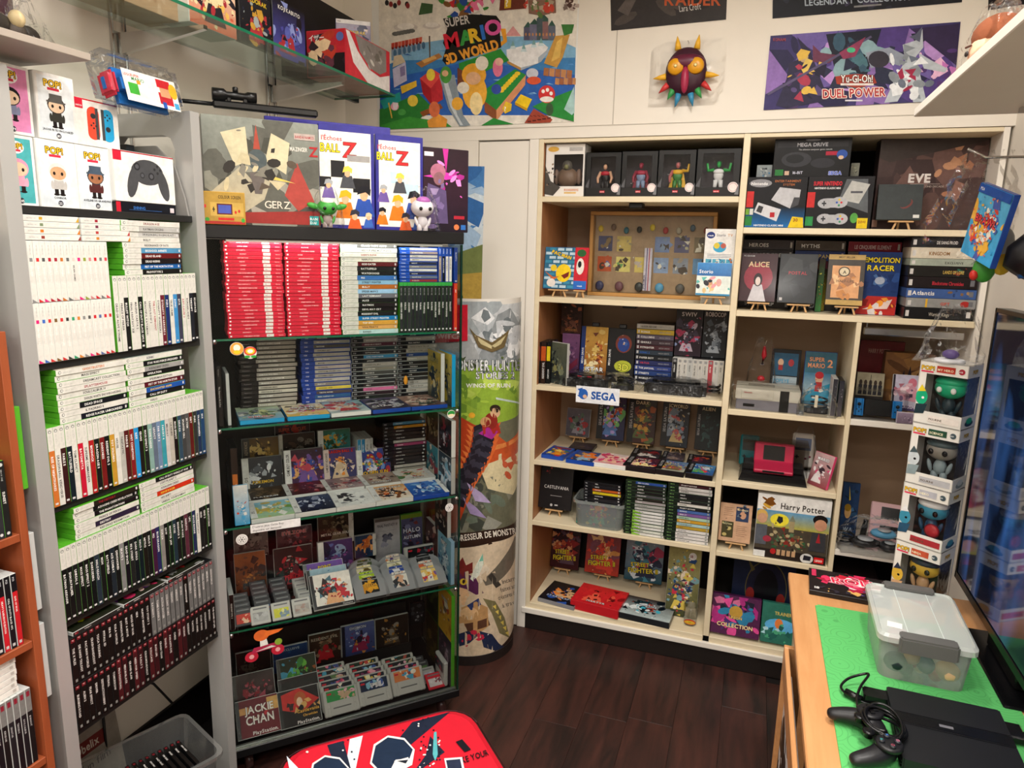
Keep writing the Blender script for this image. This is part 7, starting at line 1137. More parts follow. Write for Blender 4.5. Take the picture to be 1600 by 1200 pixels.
eased('wrapped tan card display with two small picture cards','card pack',1122,1175,779,848,Z,mat('#5c4438',.4),lambda w,h:(lambda a:(a.rect(w*.5,h*.55,w*.9,h*.93,'#283858'),a.ell(w*.72,h*.72,w*.1,h*.1,'#c89878'),a.shards(3,10,['#18243c','#687888','#d0b090'],w*.52,h*.57,w*.88,h*.92,.25),a.rect(w*.08,h*.1,w*.45,h*.52,'#403c20'),a.shards(4,12,['#b8a868','#202418','#686850'],w*.1,h*.12,w*.43,h*.5,.25),a.text('Harry Potter',w*.54,h*.84,h*.06,'#d8d0a0',mx=w*.34),a.text('Harry Potter',w*.11,h*.44,h*.06,'#d8d0a0',mx=w*.3),[a.rect(w*.12,h*(.88-.05*k),w*(.42-.05*(k%2)),h*(.89-.05*k),'#806048') for k in range(5)],[a.rect(w*.55,h*(.42-.05*k),w*(.88-.06*(k%2)),h*(.43-.05*k),'#806048') for k in range(6)])and a)(Art(w,h,'#c8a080')),elabel='small easel under the tan card display',dep=.015,name='card_pack',h=.165)
hp=lambda w,h:(lambda a:(a.text('Harry Potter',w*.62,h*.8,h*.13,'#38302c',al='c',mx=w*.6),a.shards(1,8,['#b8862c','#784818','#d8a840'],w*.06,h*.8,w*.22,h*.96,.4),a.grad(0,h*.5,w,h*.76,'#b8b048','#5c98c0'),a.ell(w*.32,h*.62,w*.13,h*.1,'#f0e040'),a.poly([(w*.28,h*.6),(w*.33,h*.56),(w*.37,h*.6),(w*.36,h*.67),(w*.3,h*.68)],'#28282c'),a.rect(0,h*.12,w,h*.5,'#4c4438'),a.shards(2,70,['#8c7850','#386040','#302820','#b8a880','#6c5840','#883028','#587858'],w*.12,h*.12,w*.9,h*.55,.1),a.rect(w*.46,h*.45,w*.53,h*.62,'#a89870'),a.poly([(w*.45,h*.62),(w*.495,h*.72),(w*.54,h*.62)],'#808470'),
  a.ell(w*.07,h*.66,w*.085,h*.1,'#d8b060'),a.ell(w*.08,h*.62,w*.07,h*.08,'#d0a080'),a.rect(0,h*.2,w*.16,h*.52,'#5c6068'),a.ell(w*.17,h*.3,w*.06,h*.05,'#a83848'),a.ell(w*.87,h*.7,w*.1,h*.08,'#1c1818'),a.ell(w*.88,h*.62,w*.085,h*.09,'#d09878'),a.poly([(w*.75,h*.2),(w*.98,h*.2),(w*.96,h*.5),(w*.78,h*.5)],'#3c3c40'),a.poly([(w*.84,h*.34),(w*.9,h*.34),(w*.87,h*.5)],'#a82830'),a.rect(0,0,w,h*.14,'#2c2420'),a.rect(0,0,w*.16,h*.1,'#e8e8e4'),a.ell(w*.27,h*.11,w*.04,h*.045,'#b82828'),[a.rect(w*(.32+.07*k),h*.06,w*(.37+.07*k),h*.15,'#c8a078') for k in range(4)],a.ell(w*.74,h*.07,w*.09,h*.08,'#d8d8d4'),a.poly([(w*.69,h*.04),(w*.79,h*.04),(w*.8,h*.11),(w*.7,h*.12)],'#24242c'),a.rect(w*.84,h*.02,w*.97,h*.11,'#d81c20'),a.text('LEGO',w*.855,h*.045,h*.045,'#f8f4e8',mx=w*.1))and a)(Art(w,h,'#e9e7e2'))
bk('large white toy brick game box with castle scene and two toy heads','toy box',1180,1296,777,880,Z,WHITEB,hp,dep=.06,y=YB+.012,name='toy_box')
Z=S6+.0005
bk('big dark blue box with glowing ring and two red discs','card box',1146,1240,872,952,Z+.02,mat('#14202e',.25),lambda w,h:(lambda a:(a.ell(w*.55,h*.55,w*.34,h*.42,'#58502c',28),a.ell(w*.55,h*.55,w*.325,h*.4,'#18182c',28),a.ell(w*.55,h*.55,w*.2,h*.3,'#0c0a10',20),a.ell(w*.3,h*.45,w*.07,h*.1,'#7c2420'),a.ell(w*.8,h*.42,w*.07,h*.1,'#7c2420'),a.poly([(w*.2,h),(w*.35,h*.82),(w*.3,h*.78)],'#58502c'),a.text('TRAINER BOX',w*.06,h*.06,h*.06,'#b8a860',mx=w*.35))and a)(Art(w,h,'#141c34')),dep=.08,y=YB+.14,name='card_box',w=.26)
bk('purple and magenta explosion card box lettered in gold, front left','card box',1108,1188,944,1000,Z,mat('#582050',.3),lambda w,h:(lambda a:(a.shards(3,50,['#a82878','#d84890','#482868','#2878a0','#18182c','#c86890'],0,0,w,h,.2),a.ell(w*.5,h*.6,w*.14,h*.16,'#b89038'),a.text('UNION',w*.5,h*.42,h*.1,'#e0c060',al='c',mx=w*.5,out=('#401830',.001)),a.text('COLLECTION',w*.5,h*.2,h*.14,'#f0dca0',al='c',mx=w*.76,out=('#601840',.0015)))and a)(Art(w,h,'#4c1c44')),dep=.05,lean=16,y=YB+.02,name='card_box')
bk('green and blue card box with small orange creature','card box',1189,1240,956,1008,Z,mat('#2c7868',.3),lambda w,h:(lambda a:(a.ell(w*.6,h*.45,w*.5,h*.18,'#58a8d8'),a.ell(w*.55,h*.5,w*.13,h*.13,'#d87838'),a.shards(3,18,['#1c5850','#48a078','#a8d0d8'],0,0,w,h*.4,.25),a.text('TRAINER',w*.4,h*.72,h*.12,'#c8b058',mx=w*.55))and a)(Art(w,h,'#286858')),dep=.05,lean=16,y=YB+.02,name='card_box')
# ---- right compartments
Z=K3+.0005
bk('large dark red box with two uniformed figures behind the smaller boxes','game box',1341,1411,533,600,Z+.03,mat('#5c1c20',.35),lambda w,h:(lambda a:(a.text('HARRY POTTER',w*.2,h*.8,h*.1,'#a88478',mx=w*.5),a.ell(w*.65,h*.5,w*.12,h*.16,'#282020'),a.ell(w*.65,h*.46,w*.09,h*.13,'#a88070'),a.poly([(w*.5,0),(w*.82,0),(w*.75,h*.3),(w*.55,h*.3)],'#202028'),a.ell(w*.28,h*.35,w*.09,h*.12,'#8c6450'),a.rect(w*.15,0,w*.42,h*.2,'#28242c'))and a)(Art(w,h,'#6c2428')),dep=.03,y=YB+.28,name='game_box')
bk('brown card box with spiky-haired figure','game box',1381,1460,552,612,Z+.02,mat('#6c4c30',.4),lambda w,h:(lambda a:(a.shards(1,14,['#8c6438','#5c3c24','#a88050'],0,0,w,h,.3),a.poly([(w*.3,h*.35),(w*.4,h*.7),(w*.45,h*.5),(w*.52,h*.78),(w*.58,h*.5),(w*.7,h*.68),(w*.66,h*.35)],'#282028'),a.ell(w*.49,h*.34,w*.1,h*.12,'#b08868'),a.poly([(w*.3,0),(w*.7,0),(w*.6,h*.22),(w*.38,h*.22)],'#403848'))and a)(Art(w,h,'#7c5634')),dep=.06,y=YB+.20,name='game_box')
bk('cream cover case with row of dark-uniformed figures','game case',1337,1381,584,640,Z,BLACKB,lambda w,h:(lambda a:([(a.ell(w*(.15+.18*k),h*.75,w*.06,h*.07,'#40342c'),a.rect(w*(.08+.18*k),h*.45,w*(.22+.18*k),h*.7,'#2c2c34')) for k in range(5)],a.rect(w*.5,h*.6,w*.52,h*.95,'#18181c'),a.rect(0,0,w,h*.42,'#3c3838'))and a)(Art(w,h,'#a8a088')),dep=.02,y=YB+.15,lean=6)
eased('pale case with pink lounging figure and purple lettering, on easel','game case',1395,1446,589,634,Z,CLEARB,lambda w,h:(lambda a:(a.rect(0,0,w*.07,h,'#26222c'),a.ell(w*.62,h*.78,w*.14,h*.14,'#c87084'),a.poly([(w*.1,h*.6),(w*.6,h*.75),(w*.95,h*.5),(w*.8,h*.25),(w*.3,h*.3)],'#c890a0'),a.shards(2,16,['#d8b0bc','#a86878','#e8d0d8','#705878'],w*.15,h*.25,w*.95,h*.75,.18),a.rect(w*.45,h*.38,w*.65,h*.48,'#403044'),a.poly([(w*.07,h*.2),(w,h*.08),(w,0),(w*.07,0)],'#504070'),a.text('CRUSH',w*.3,h*.08,h*.12,'#e8e0f0',rot=-.06,mx=w*.45))and a)(Art(w,h,'#b8b4c8')),elabel='small easel under the pale case with pink figure',ey=YB+.09,dep=.012)
e=empty('handheld_console','black-screened handheld with bright blue grips in a clear box','handheld console',(max(.497,at(1366,657,1,YB+.02).x),YB+.02,Z)); BL=mat('#1874b8',.3)
link('screen_unit',boxm(.10,.012,.065,.003),CB,e,(-.0,.03,.012),(R(-12),0,0))
for s_ in (-1,1):
    g_=link('grip',roundbox(.034,.018,.068,.008),BL,e,(s_*.068,.026,.010),(R(-12),0,0)); link('stick',lathe([(.007,0),(.006,.006)],12),CB,g_,(0,-.001,.045),(R(90),0,0))
    for k in range(4): link('button',lathe([(.0028,0),(.0024,.002)],8),CB,g_,(.008*math.cos(k*1.571),-.0005,.024+.008*math.sin(k*1.571)),(R(90),0,0))
cv=join([(boxm(.19,.0015,.115),(0,0,.0)),(boxm(.19,.0015,.115),(0,.08,0)),(boxm(.0015,.08,.115),(-.095,0,0)),(boxm(.0015,.08,.115),(.095,0,0)),(boxm(.19,.08,.0015),(0,0,.114)),(boxm(.19,.08,.002),(0,0,0))]); link('clear_box',cv,PLASTIC,e)
bk('long low mauve picture box in front of the pink cover easel','game box',1401,1446,646,664,Z,mat('#b8b0bc',.4),A_('#786878','#9888a0',['#a898b0','#584860','#c8b8c8'],430,n=14,fig=False),dep=.018,y=YB+.006,name='game_box')
Z=K4+.0005
e=bk('dark blue soft pouch with small round figure and orange lettering','pouch',1315,1342,757,828,Z,mat('#1c3450',.6),lambda w,h:(lambda a:(a.shards(1,16,['#284868','#18283c','#386088'],0,0,w,h,.2),a.ell(w*.4,h*.48,w*.2,h*.13,'#c8a068'),a.ell(w*.38,h*.55,w*.2,h*.07,'#907020'),a.text('WA',w*.2,h*.12,h*.1,'#a8b8c8',mx=w*.6),a.poly([(w*.35,h*.95),(w*.5,h*.7),(w*.42,h*.68)],'#d8b830'))and a)(Art(w,h,'#20385c')),dep=.02,y=YB+.15,lean=4,name='pouch')
e=empty('handheld_console','pale pink open handheld console standing behind the bagged controllers','handheld console',(at(1390,820,1,YB+.16).x,YB+.16,Z+.004),(0,0,R(-8))); PP=mat('#d0a8ac',.4)
h_=link('upper_half',boxm(.15,.014,.085,.004),PP,e,(0,.01,.075),(R(-20),0,0)); link('screen',boxm(.07,.001,.05,.001),CB,h_,(0,-.0011,.018)); l_=link('lower_half',boxm(.15,.014,.085,.004),PP,e,(0,-.006,.0),(R(-12),0,0)); link('screen',boxm(.07,.001,.05,.001),CB,l_,(0,-.0011,.018)); link('dark_toy',tube([(-.095,.01,0),(-.09,.0,.05),(-.088,0,.08)],[.012,.012,.010]),CB,e)
e=empty('game_controller','bagged black and pale blue controllers heaped on the lowest white board','controller',(at(1362,872,1,YB+.05).x,YB+.05,Z))
for i,(x,y,z_,c,sx) in enumerate(((-.03,.02,.025,'#1a1a1c',.06),(.04,.05,.06,'#5ca0c8',.05),(.06,.02,.02,'#202024',.04))):
    link('handset',ellip(sx,.035,.02,14,8),mat(c,.35),e,(x,y,z_)); link('disc_pad',lathe([(sx*.5,0),(sx*.5,.003)],18),mat('#a8acb0',.3),e,(x,y-.01,z_+.018))
link('cable_coil',tube([(-.1+.03*math.cos(t/2.5),.03+.03*math.sin(t/2.5),.01+t*.001) for t in range(40)],.004,6),CB,e); link('bag',bagm(.27,.14,.14,21,.1),FILM,e)
for i in range(2): tag(box('console_box',mat(('#1c1416','#16181c')[i],.4),.41+i*.18,.58+i*.18,YB+.05,YB+.3,S6+.0005,S6+.36-i*.05),('dark box filling the left of the lowest right compartment','dark box at the right of the lowest right compartment')[i],'box')
# ================================================================ walls: posters, shelves, hanging things
def flatpx(name,label,cat,quad,y,th,body,draw,crop,z=None,group=None):
    "flat print on the back wall: quad = corner pixels (TL,TR,BR,BL); draw() uses coordinates of an enlarged crop (ox,oy,scale)"
    pts=[at(p[0],p[1],1,y) for p in quad]; o0=pts[3]; loc=Vector((o0.x,y,o0.z))
    n=len(pts); vs=[(p.x-loc.x,0,p.z-loc.z) for p in pts]+[(p.x-loc.x,th,p.z-loc.z) for p in pts]
    me=mesh('sheet',vs,[(3,2,1,0),(4,5,6,7),(0,1,5,4),(1,2,6,5),(2,3,7,6),(3,0,4,7)]); o=link(name,me,body,None,loc); tag(o,label,cat,group)
    ox,oy,sc=crop
    def tf(u,v): p=at(ox+u/sc,oy+v/sc,1,y-.001); return (p.x-loc.x,p.z-loc.z)
    a=Art(1,1,None,tf=tf); a.cq=[((p[0]-ox)*sc,(p[1]-oy)*sc) for p in quad]; draw(a); a.build('print',o,m=PRINT); return o
def p_world(a):
    P=a.poly
    P([(52,-180),(1440,-180),(1405,845),(55,905)],'#e6e0d4')
    P([(60,470),(500,300),(900,250),(1420,330),(1410,760),(60,760)],'#3f7fb8'); P([(60,560),(700,420),(1415,520),(1408,800),(60,800)],'#2f62b4'); P([(140,330),(600,260),(1240,250),(1420,330),(1420,400),(140,420)],'#7fb0d0')
    rr=random.Random(3)
    for i in range(26): x=rr.uniform(100,1380); y=rr.uniform(330,700); P([(x,y),(x+rr.uniform(20,60),y-6),(x+rr.uniform(20,60),y+6)],rr.choice(['#5c94cc','#2a55a0','#88b8dc']))
    # clouds, mountains
    for x,y,r in ((420,180,45),(620,130,30),(240,190,60),(700,80,40)): a.ell(x,y,r*1.4,r*.5,'#d4ccc4'); a.ell(x,y-8,r,r*.4,'#efeae2')
    P([(930,250),(985,180),(1040,250)],'#d89a9a')
    # bridge, train
    P([(140,345),(370,290),(378,330),(140,400)],'#8ea6bc')
    for i in range(7): a.ell(165+i*33,370-i*9,12,26,'#4c7090')
    for i in range(9): P([(140+i*24,300-i*5),(162+i*24,296-i*5),(162+i*24,330-i*5),(140+i*24,336-i*5)],['#c84a38','#b03c30','#d86850'][i%3]); a.ell(150+i*24,336-i*5,9,9,'#7c2820',8)
    for i in range(6): a.ell(170+i*22,235-i*4,26,15,'#6c6c68',10)
    # raft islands
    P([(310,440),(470,370),(495,395),(350,470)],'#b07a44'); P([(350,420),(440,385),(455,405),(370,440)],'#d8a860'); P([(400,250),(410,250),(412,400),(404,400)],'#5c4838')
    # castle right
    for x,y,w_,h_,c in ((1060,190,60,90,'#5a5a70'),(1100,170,70,110,'#707088'),(1150,130,80,150,'#4c5a60'),(1230,180,50,100,'#606878'),(1190,150,40,120,'#8c6868')): P([(x,y),(x+w_,y),(x+w_,y+h_),(x,y+h_)],c); P([(x,y),(x+w_/2,y-40),(x+w_,y)],'#3c5c50')
    for i in range(9): a.ell(1075+i*24,240,6,12,'#c08858',8)
    # snow island
    P([(940,345),(1180,290),(1230,330),(1160,440),(1040,470),(945,420)],'#e8e8e8'); P([(945,420),(1040,470),(1040,490),(945,440)],'#b88c50'); P([(1040,470),(1160,440),(1160,400),(1230,340),(1232,360),(1180,430),(1040,490)],'#a8b4c0')
    for x,y in ((985,310),(1060,330),(1130,300),(1180,290)): P([(x-22,y+30),(x,y-22),(x+22,y+30)],'#c8dce0'); P([(x-14,y+10),(x,y-30),(x+14,y+10)],'#7ca8a8')
    # right tower
    P([(1280,250),(1380,240),(1330,400),(1290,470),(1200,440)],'#c89848'); P([(1290,290),(1330,260),(1310,400),(1250,430)],'#e0b860')
    for i in range(5): P([(1200+i*40,470+i*4),(1236+i*40,474+i*4),(1232+i*40,530+i*4),(1196+i*40,524+i*4)],['#a86c44','#c08858'][i%2])
    for i in range(5): P([(1280+i*30,540),(1308+i*30,545),(1304+i*30,590),(1276+i*30,586)],['#c08858','#9c6040'][i%2])
    P([(1320,170),(1410,170),(1395,230),(1340,250)],'#3c7838')
    # top blocks
    P([(350,20),(430,30),(425,90),(330,105)],'#40603c'); P([(900,-60),(1070,-60),(1075,60),(890,75)],'#6c3428'); 
    for i in range(6): a.ell(110+i*28 if i<4 else 225+i*6,20+10*(i%3),14,20,'#8c3030' if i%2 else '#2c2c2c',10)
    P([(930,-30),(975,-30),(970,55),(925,60)],'#d8b030'); a.text('?',934,45,66,'#f4f0e0')
    P([(1090,0),(1280,0),(1285,90),(1180,110),(1095,95)],'#886858'); a.shards(5,26,['#5c7840','#b0a088','#c84838','#e8e0d0'],1090,0,1300,100,.3); a.shards(6,14,['#503830','#807068','#b8a8a0'],1335,0,1430,90,.3)
    a.shards(8,40,['#284c98','#c83038','#e878a0','#f0e8e0','#3c8838','#805830'],470,-60,900,120,.28)
    # greens and blocks in front
    P([(60,760),(330,650),(420,740),(300,870),(60,895)],'#2f7c34'); P([(70,870),(260,810),(520,850),(560,880),(60,905)],'#3f9438'); P([(62,700),(200,640),(210,700),(90,760)],'#2c9c94')
    P([(340,545),(425,480),(490,520),(415,615)],'#e04c48'); P([(340,545),(415,615),(425,735),(360,650)],'#a8242c'); P([(415,615),(490,520),(500,690),(425,735)],'#c03038')
    P([(205,600),(315,560),(318,600),(215,652)],'#e8bc38'); P([(150,480),(240,430),(250,560),(160,610)],'#c8c4dc'); P([(200,470),(235,455),(238,520),(205,535)],'#8c80a8'); P([(160,390),(210,380),(240,430),(150,470)],'#d8c8a8')
    P([(610,440),(900,340),(960,420),(700,540),(620,560)],'#2f8c34'); P([(600,470),(720,540),(700,620),(600,600)],'#70402c')
    P([(780,630),(1000,480),(1075,520),(870,765),(785,700)],'#2c8c3c'); P([(870,765),(1075,520),(1070,590),(870,840)],'#d89468'); P([(785,700),(870,765),(870,840),(790,780)],'#8c5030')
    for i in range(8): a.ell(905+i*16,630-i*17,20,14,'#f0c830',10)
    P([(1000,710),(1040,655),(1118,690),(1085,755)],'#f4cc20'); P([(1000,710),(1085,755),(1083,772),(1000,728)],'#c89818'); P([(912,755),(935,705),(978,722),(972,770),(930,790)],'#e8c030'); a.text('?',925,772,44,'#fffbe8')
    P([(1120,740),(1230,690),(1410,620),(1408,845),(1230,800)],'#2a8a3a'); P([(1065,855),(1130,755),(1260,830),(1240,858)],'#a04430')
    for i in range(5): P([(1085+i*34,840-i*6),(1110+i*34,838-i*6),(1114+i*34,848-i*6),(1088+i*34,850-i*6)],'#5c2018'); P([(1100+i*28,800),(1122+i*28,808),(1120+i*28,812),(1098+i*28,804)],'#5c2018')
    P([(760,875),(850,820),(1000,865),(880,880)],'#2c8c3c'); P([(390,840),(470,790),(530,830),(520,890),(400,885)],'#e89c40'); P([(340,780),(480,720),(500,750),(360,810)],'#8c5028')
    P([(470,520),(580,520),(640,800),(690,870),(620,885),(540,760)],'#8c98a0'); P([(500,560),(530,560),(600,800),(640,870),(620,870),(550,740)],'#c8d0d4')
    # plain stand-in figures: soft coloured shapes only
    for x,y,rx,ry,c in ((720,640,85,125,'#eeb040'),(715,520,85,80,'#e8a838'),(710,545,52,45,'#e0b088'),(770,440,45,50,'#e8e0d0'),(640,610,42,40,'#e8e0d0'),(640,590,0.1,0.1,'#000'),(730,720,45,80,'#f4dca0'),(600,720,40,45,'#eeb040'),(520,520,40,60,'#4c9440'),(515,510,22,22,'#e0b088'),(880,470,35,65,'#e07898'),(890,430,28,28,'#e8b0a0'),(870,620,35,35,'#3850a8'),(290,700,36,40,'#e8c848'),(215,780,28,22,'#4c9c48'),(440,760,38,55,'#d87048'),(1120,510,42,35,'#c8ccd8'),(1130,560,50,28,'#d85838'),(1220,655,58,62,'#d43838'),(1220,690,48,20,'#f0ece4'),(1240,760,26,45,'#3c5838'),(415,520,30,42,'#e8d048'),(165,740,28,28,'#e8a0b0')): a.ell(x,y,rx,ry,c,18)
    for x,y in ((1195,635),(1225,625),(1250,650)): a.ell(x,y,12,14,'#f4f0ea',10)
    P([(900,200),(935,200),(945,290),(900,325),(890,300),(920,280)],'#e8a030'); P([(150,710),(190,715),(180,765),(155,760)],'#e8d8dc'); P([(118,715),(128,713),(150,820),(142,822)],'#d8b048')
    P([(1340,760),(1410,600),(1412,780),(1395,800)],'#a8ccc8')
    # title block
    P([(500,130),(700,100),(870,110),(900,150),(895,230),(905,330),(520,450),(495,420),(520,340),(500,300),(530,200)],'#1c1a18')
    a.text('SUPER',520,190,84,'#cfcac4',rot=.17,mx=175); 
    for ch,x,y,s_,c in (('M',522,338,140,'#d8283c'),('A',622,315,135,'#3a9a44'),('R',692,297,130,'#e8bc30'),('I',775,272,135,'#2f70c4'),('O',803,250,140,'#dc5aa0')): a.text(ch,x,y,s_,c,rot=.2,out=(c,3))
    a.text('3D WORLD',526,448,96,'#e8a038',rot=.29,mx=385,out=('#e8a038',2))
flatpx('wall_poster','large colourful island world poster lettered SUPER 3D WORLD on the back wall','poster',[(578,-30),(907,-38),(897,190),(592,203)],YB-.0015,.0009,WHITEB,p_world,(580,0,4.444))
def p_raid(a): a.poly([(36,-200),(480,-200),(472,74),(36,117)],'#332f2e'); a.shards(2,12,['#403c3a','#2a2624','#4c4440'],40,-80,470,80,.3); a.poly([(90,0),(130,0),(100,60),(60,40)],'#5c5450'); a.text('RAIDER',238,20,60,'#b8552c',mx=250); a.text('Lara Croft',295,45,34,'#c8c4c0',rot=.12,mx=84,bold=False)
flatpx('wall_poster','dark grey poster lettered in orange above the bagged mask','poster',[(953,-35),(1138,-50),(1134.5,30.5),(955,48)],YB-.0015,.0009,BLACKB,p_raid,(940,0,2.424))
def p_leg(a): a.poly([(645,-160),(1370,-200),(1366,10),(648,72)],'#1d1f26'); a.shards(3,20,['#2c303c','#14161c','#3c3850','#583038'],650,-60,1360,40,.3); a.text('LEGENDARY COLLECTION',770,22,34,'#a8b4c0',rot=.055,mx=400); a.poly([(956,22),(1060,14),(1060,20),(956,29)],'#888888')
flatpx('wall_poster','dark playing mat poster lettered in silver at the top edge of the photo','poster',[(1208,-60),(1510,-80),(1503,3.5),(1207,29)],YB-.0015,.0009,BLACKB,p_leg,(940,0,2.424))
flatpx('wall_poster','small corner of a dark poster at the top right','poster',[(1546,-60),(1660,-70),(1660,-3),(1544,16)],YB-.0015,.0009,BLACKB,lambda a:(a.poly([(1465,-150),(1750,-180),(1750,-10),(1465,38)],'#17161a'),a.shards(1,10,['#3c3430','#807060'],1470,-60,1600,20,.3)),(940,0,2.424))
def p_duel(a):
    a.poly([(640,137),(1360,82),(1330,380),(613,417)],'#3c3468'); a.shards(1,60,['#8c6cb0','#282448','#b890d0','#503c80','#1c1c34','#6c5ca0'],620,110,1350,400,.32)
    a.poly([(850,130),(1060,110),(1000,300),(900,330)],'#1c2030'); a.shards(2,26,['#48707c','#282c44','#88a8b0','#38586c'],860,120,1080,330,.2); a.poly([(1170,110),(1355,90),(1345,250)],'#302448'); a.shards(5,18,['#c070b8','#e8b8d8','#503470'],1200,200,1340,360,.22)
    # left dark mage-like shape, right pale armoured shape (generic)
    a.poly([(740,140),(790,190),(800,220),(830,300),(860,380),(700,410),(660,400),(700,300),(710,240),(770,215)],'#2c2844'); a.ell(765,215,18,22,'#c8a880'); a.poly([(775,220),(800,230),(770,290),(755,260)],'#e0c060'); a.poly([(800,170),(830,200),(900,210),(860,240),(800,235)],'#6c3850'); a.shards(3,24,['#44305c','#a83850','#584878','#e0b850','#201c34'],690,210,870,400,.16)
    a.poly([(625,355),(1020,135),(1024,142),(632,362)],'#585070'); a.poly([(900,200),(1000,140),(960,215),(915,225)],'#8c3858'); a.ell(945,190,16,10,'#48b888')
    a.poly([(1140,170),(1200,150),(1215,110),(1218,180),(1190,215),(1210,300),(1230,385),(1180,388),(1160,320),(1120,385),(1070,390),(1110,300),(1150,230)],'#b8c0c8'); a.poly([(1000,200),(1090,180),(1150,210),(1130,250),(1080,235),(1020,260)],'#9098a8'); a.ell(1050,225,40,32,'#34303c'); a.poly([(1200,200),(1250,230),(1310,260),(1300,275),(1220,260)],'#b8c0c8'); a.poly([(1165,140),(1205,160),(1215,100),(1190,130)],'#585c70'); a.shards(4,26,['#e8ecf0','#6c7484','#a02848','#889098'],1080,150,1240,380,.15)
    a.poly([(885,290),(960,280),(1030,285),(1042,315),(970,335),(890,318)],'#a03828'); a.text('Yu-Gi-Oh!',905,312,40,'#f0ece8',mx=124,out=('#381418',2)); a.rect(905,316,1030,324,'#e8e0dc')
    a.text('DUEL POWER',838,372,46,'#c86858',rot=.035,mx=240,out=('#f0dcd0',3)); a.text('DUEL POWER',838,372,46,'#b03038',rot=.035,mx=240); a.rect(922,378,988,384,'#d8d4dc'); a.text('KONAMI',650,156,16,'#a04850',mx=48)
flatpx('wall_poster','wide purple folding game board print lettered in red, with two armoured shapes','poster',[(1204,56),(1501,34),(1488.7,157),(1193,172)],YB-.003,.0025,BLACKB,p_duel,(940,0,2.424))
# plain stand-in mask in its clear bag, hanging on a nail
c0=at(1072,112,1,YB-.03); mk=empty('wall_mask','dark purple-red mask with amber eyes and coloured spikes in clear bag','mask',(c0.x,YB-.0305,c0.z))
link('face',ellip(.078,.03,.088,26,14),mat('#3a1828',.35),mk); link('brow',ellip(.07,.02,.03,20,8),mat('#5c1c34',.35),mk,(0,-.018,.03)); link('nose_ridge',ellip(.016,.018,.05,12,8),mat('#a02848',.35),mk,(0,-.026,-.035))
for s_ in (-1,1):
    e_=link('eye',lathe([(.032,0),(.028,.008),(.012,.012)],22),mat('#d8981c',.3),mk,(s_*.037,-.026,.014),(R(90),0,0)); link('pupil',lathe([(.007,0),(.003,.004)],12),mat('#f0e4a0',.2),e_,(0,0,.012))
    for (x,z,dx,dz,L,c) in ((.035,.08,.12,1,.05,'#e8b030'),(.075,-.015,1,-.1,.05,'#e8b030'),(.066,-.045,.75,-.65,.045,'#c83838'),(.045,-.065,.5,-.87,.04,'#3c9850'),(.022,-.08,.25,-1,.05,'#3888b0')):
        v=Vector((s_*dx,0,dz)).normalized(); p=Vector((s_*x,0,z)); link('spike',tube([p,p+v*L*.5,p+v*L],[.013,.009,.001],10),mat(c,.35),mk)
bm=bmesh.new(); bmesh.ops.create_grid(bm,x_segments=18,y_segments=14,size=.5); r_=random.Random(2)
for v in bm.verts:
    x,z=v.co.x,v.co.y; k=max(0,1-(abs(x)*2)**2.5)*max(0,1-(abs(z)*2)**2.5); v.co=Vector((x*.285,-.045*k+.028+r_.uniform(-.004,.004)*(k>0),z*.24))
me=bpy.data.meshes.new('bag'); bm.to_mesh(me); bm.free(); link('clear_bag',me,FILM,mk,(0,0,0)); link('nail',tube([(0,.029,.11),(0,-.004,.11)],.0015),CHROME,mk)
# landscape poster on the back wall between cabinet and standee
def p_land(a): a.poly([(0,0),(60,0),(60,420),(0,420)],'#4f86c4'); a.shards(1,14,['#a8c4e0','#d8e4ec','#3c70b0'],0,0,60,130,.5); a.poly([(0,140),(60,120),(60,200),(0,190)],'#7c8850'); a.poly([(0,170),(60,165),(60,420),(0,420)],'#c0a04c'); a.shards(2,20,['#d8b860','#8c7030','#a88c40','#4c5428'],0,170,60,400,.4); a.poly([(0,280),(40,300),(50,420),(0,420)],'#6c5424'); a.shards(4,10,['#403418','#302c20'],0,330,60,420,.4)
flatpx('wall_poster','narrow strip of a country landscape poster behind the cabinet','poster',[(700,259),(757,260),(752,470),(700,470)],YB-.0015,.0009,WHITEB,p_land,(700,260,1.0))
# ---- cylindrical display standee
SCX,SCY,SR=-1.125,2.765,.205; HZ=1.597
st=empty('display_standee','tall curved cardboard display with rider artwork beside the bookcase','standee',(SCX,SCY,0))
A0,A1=R(-200),R(12); N=40
vs=[];fs=[]
for i in range(N+1):
    a_=A0+(A1-A0)*i/N; vs+= [(SR*math.cos(a_),SR*math.sin(a_),z) for z in (0,HZ)]
for i in range(N): fs.append((2*i,2*i+2,2*i+3,2*i+1))
link('curved_card',mesh('card',vs,fs,True),mat('#dcd8d0',.4),st)
link('base_ring',join([(mesh('r',[((SR+.004)*math.cos(A0+(A1-A0)*(i//2)/N),(SR+.004)*math.sin(A0+(A1-A0)*(i//2)/N),.045*(i%2)) for i in range(2*N+2)],fs),(0,0,0))]),mat('#241c1a',.5),st)
def arcp(px,py):
    d=ray(px,py); o=CAMP-Vector((SCX,SCY,0)); A=d.x**2+d.y**2; B=2*(o.x*d.x+o.y*d.y); Cc=o.x**2+o.y**2-SR**2; D=B*B-4*A*Cc
    if D<0:D=0
    t=(-B-math.sqrt(D))/(2*A); p=o+d*t; return math.atan2(p.y,p.x)*SR,p.z
xl=arcp(640,700)[0]
def tfs(u,v): return arcp(672+u/1.564,453+v/1.564)
a=Art(1,1,None,tf=tfs); a.cq=[(-80,28),(243,28),(236,935),(-80,935)]; P=a.poly
P([(-80,28),(243,28),(243,200),(-80,200)],'#c6cacd'); a.shards(1,30,['#b2b8bc','#dde0e2','#a0a8ac'],60,35,243,170,.3)
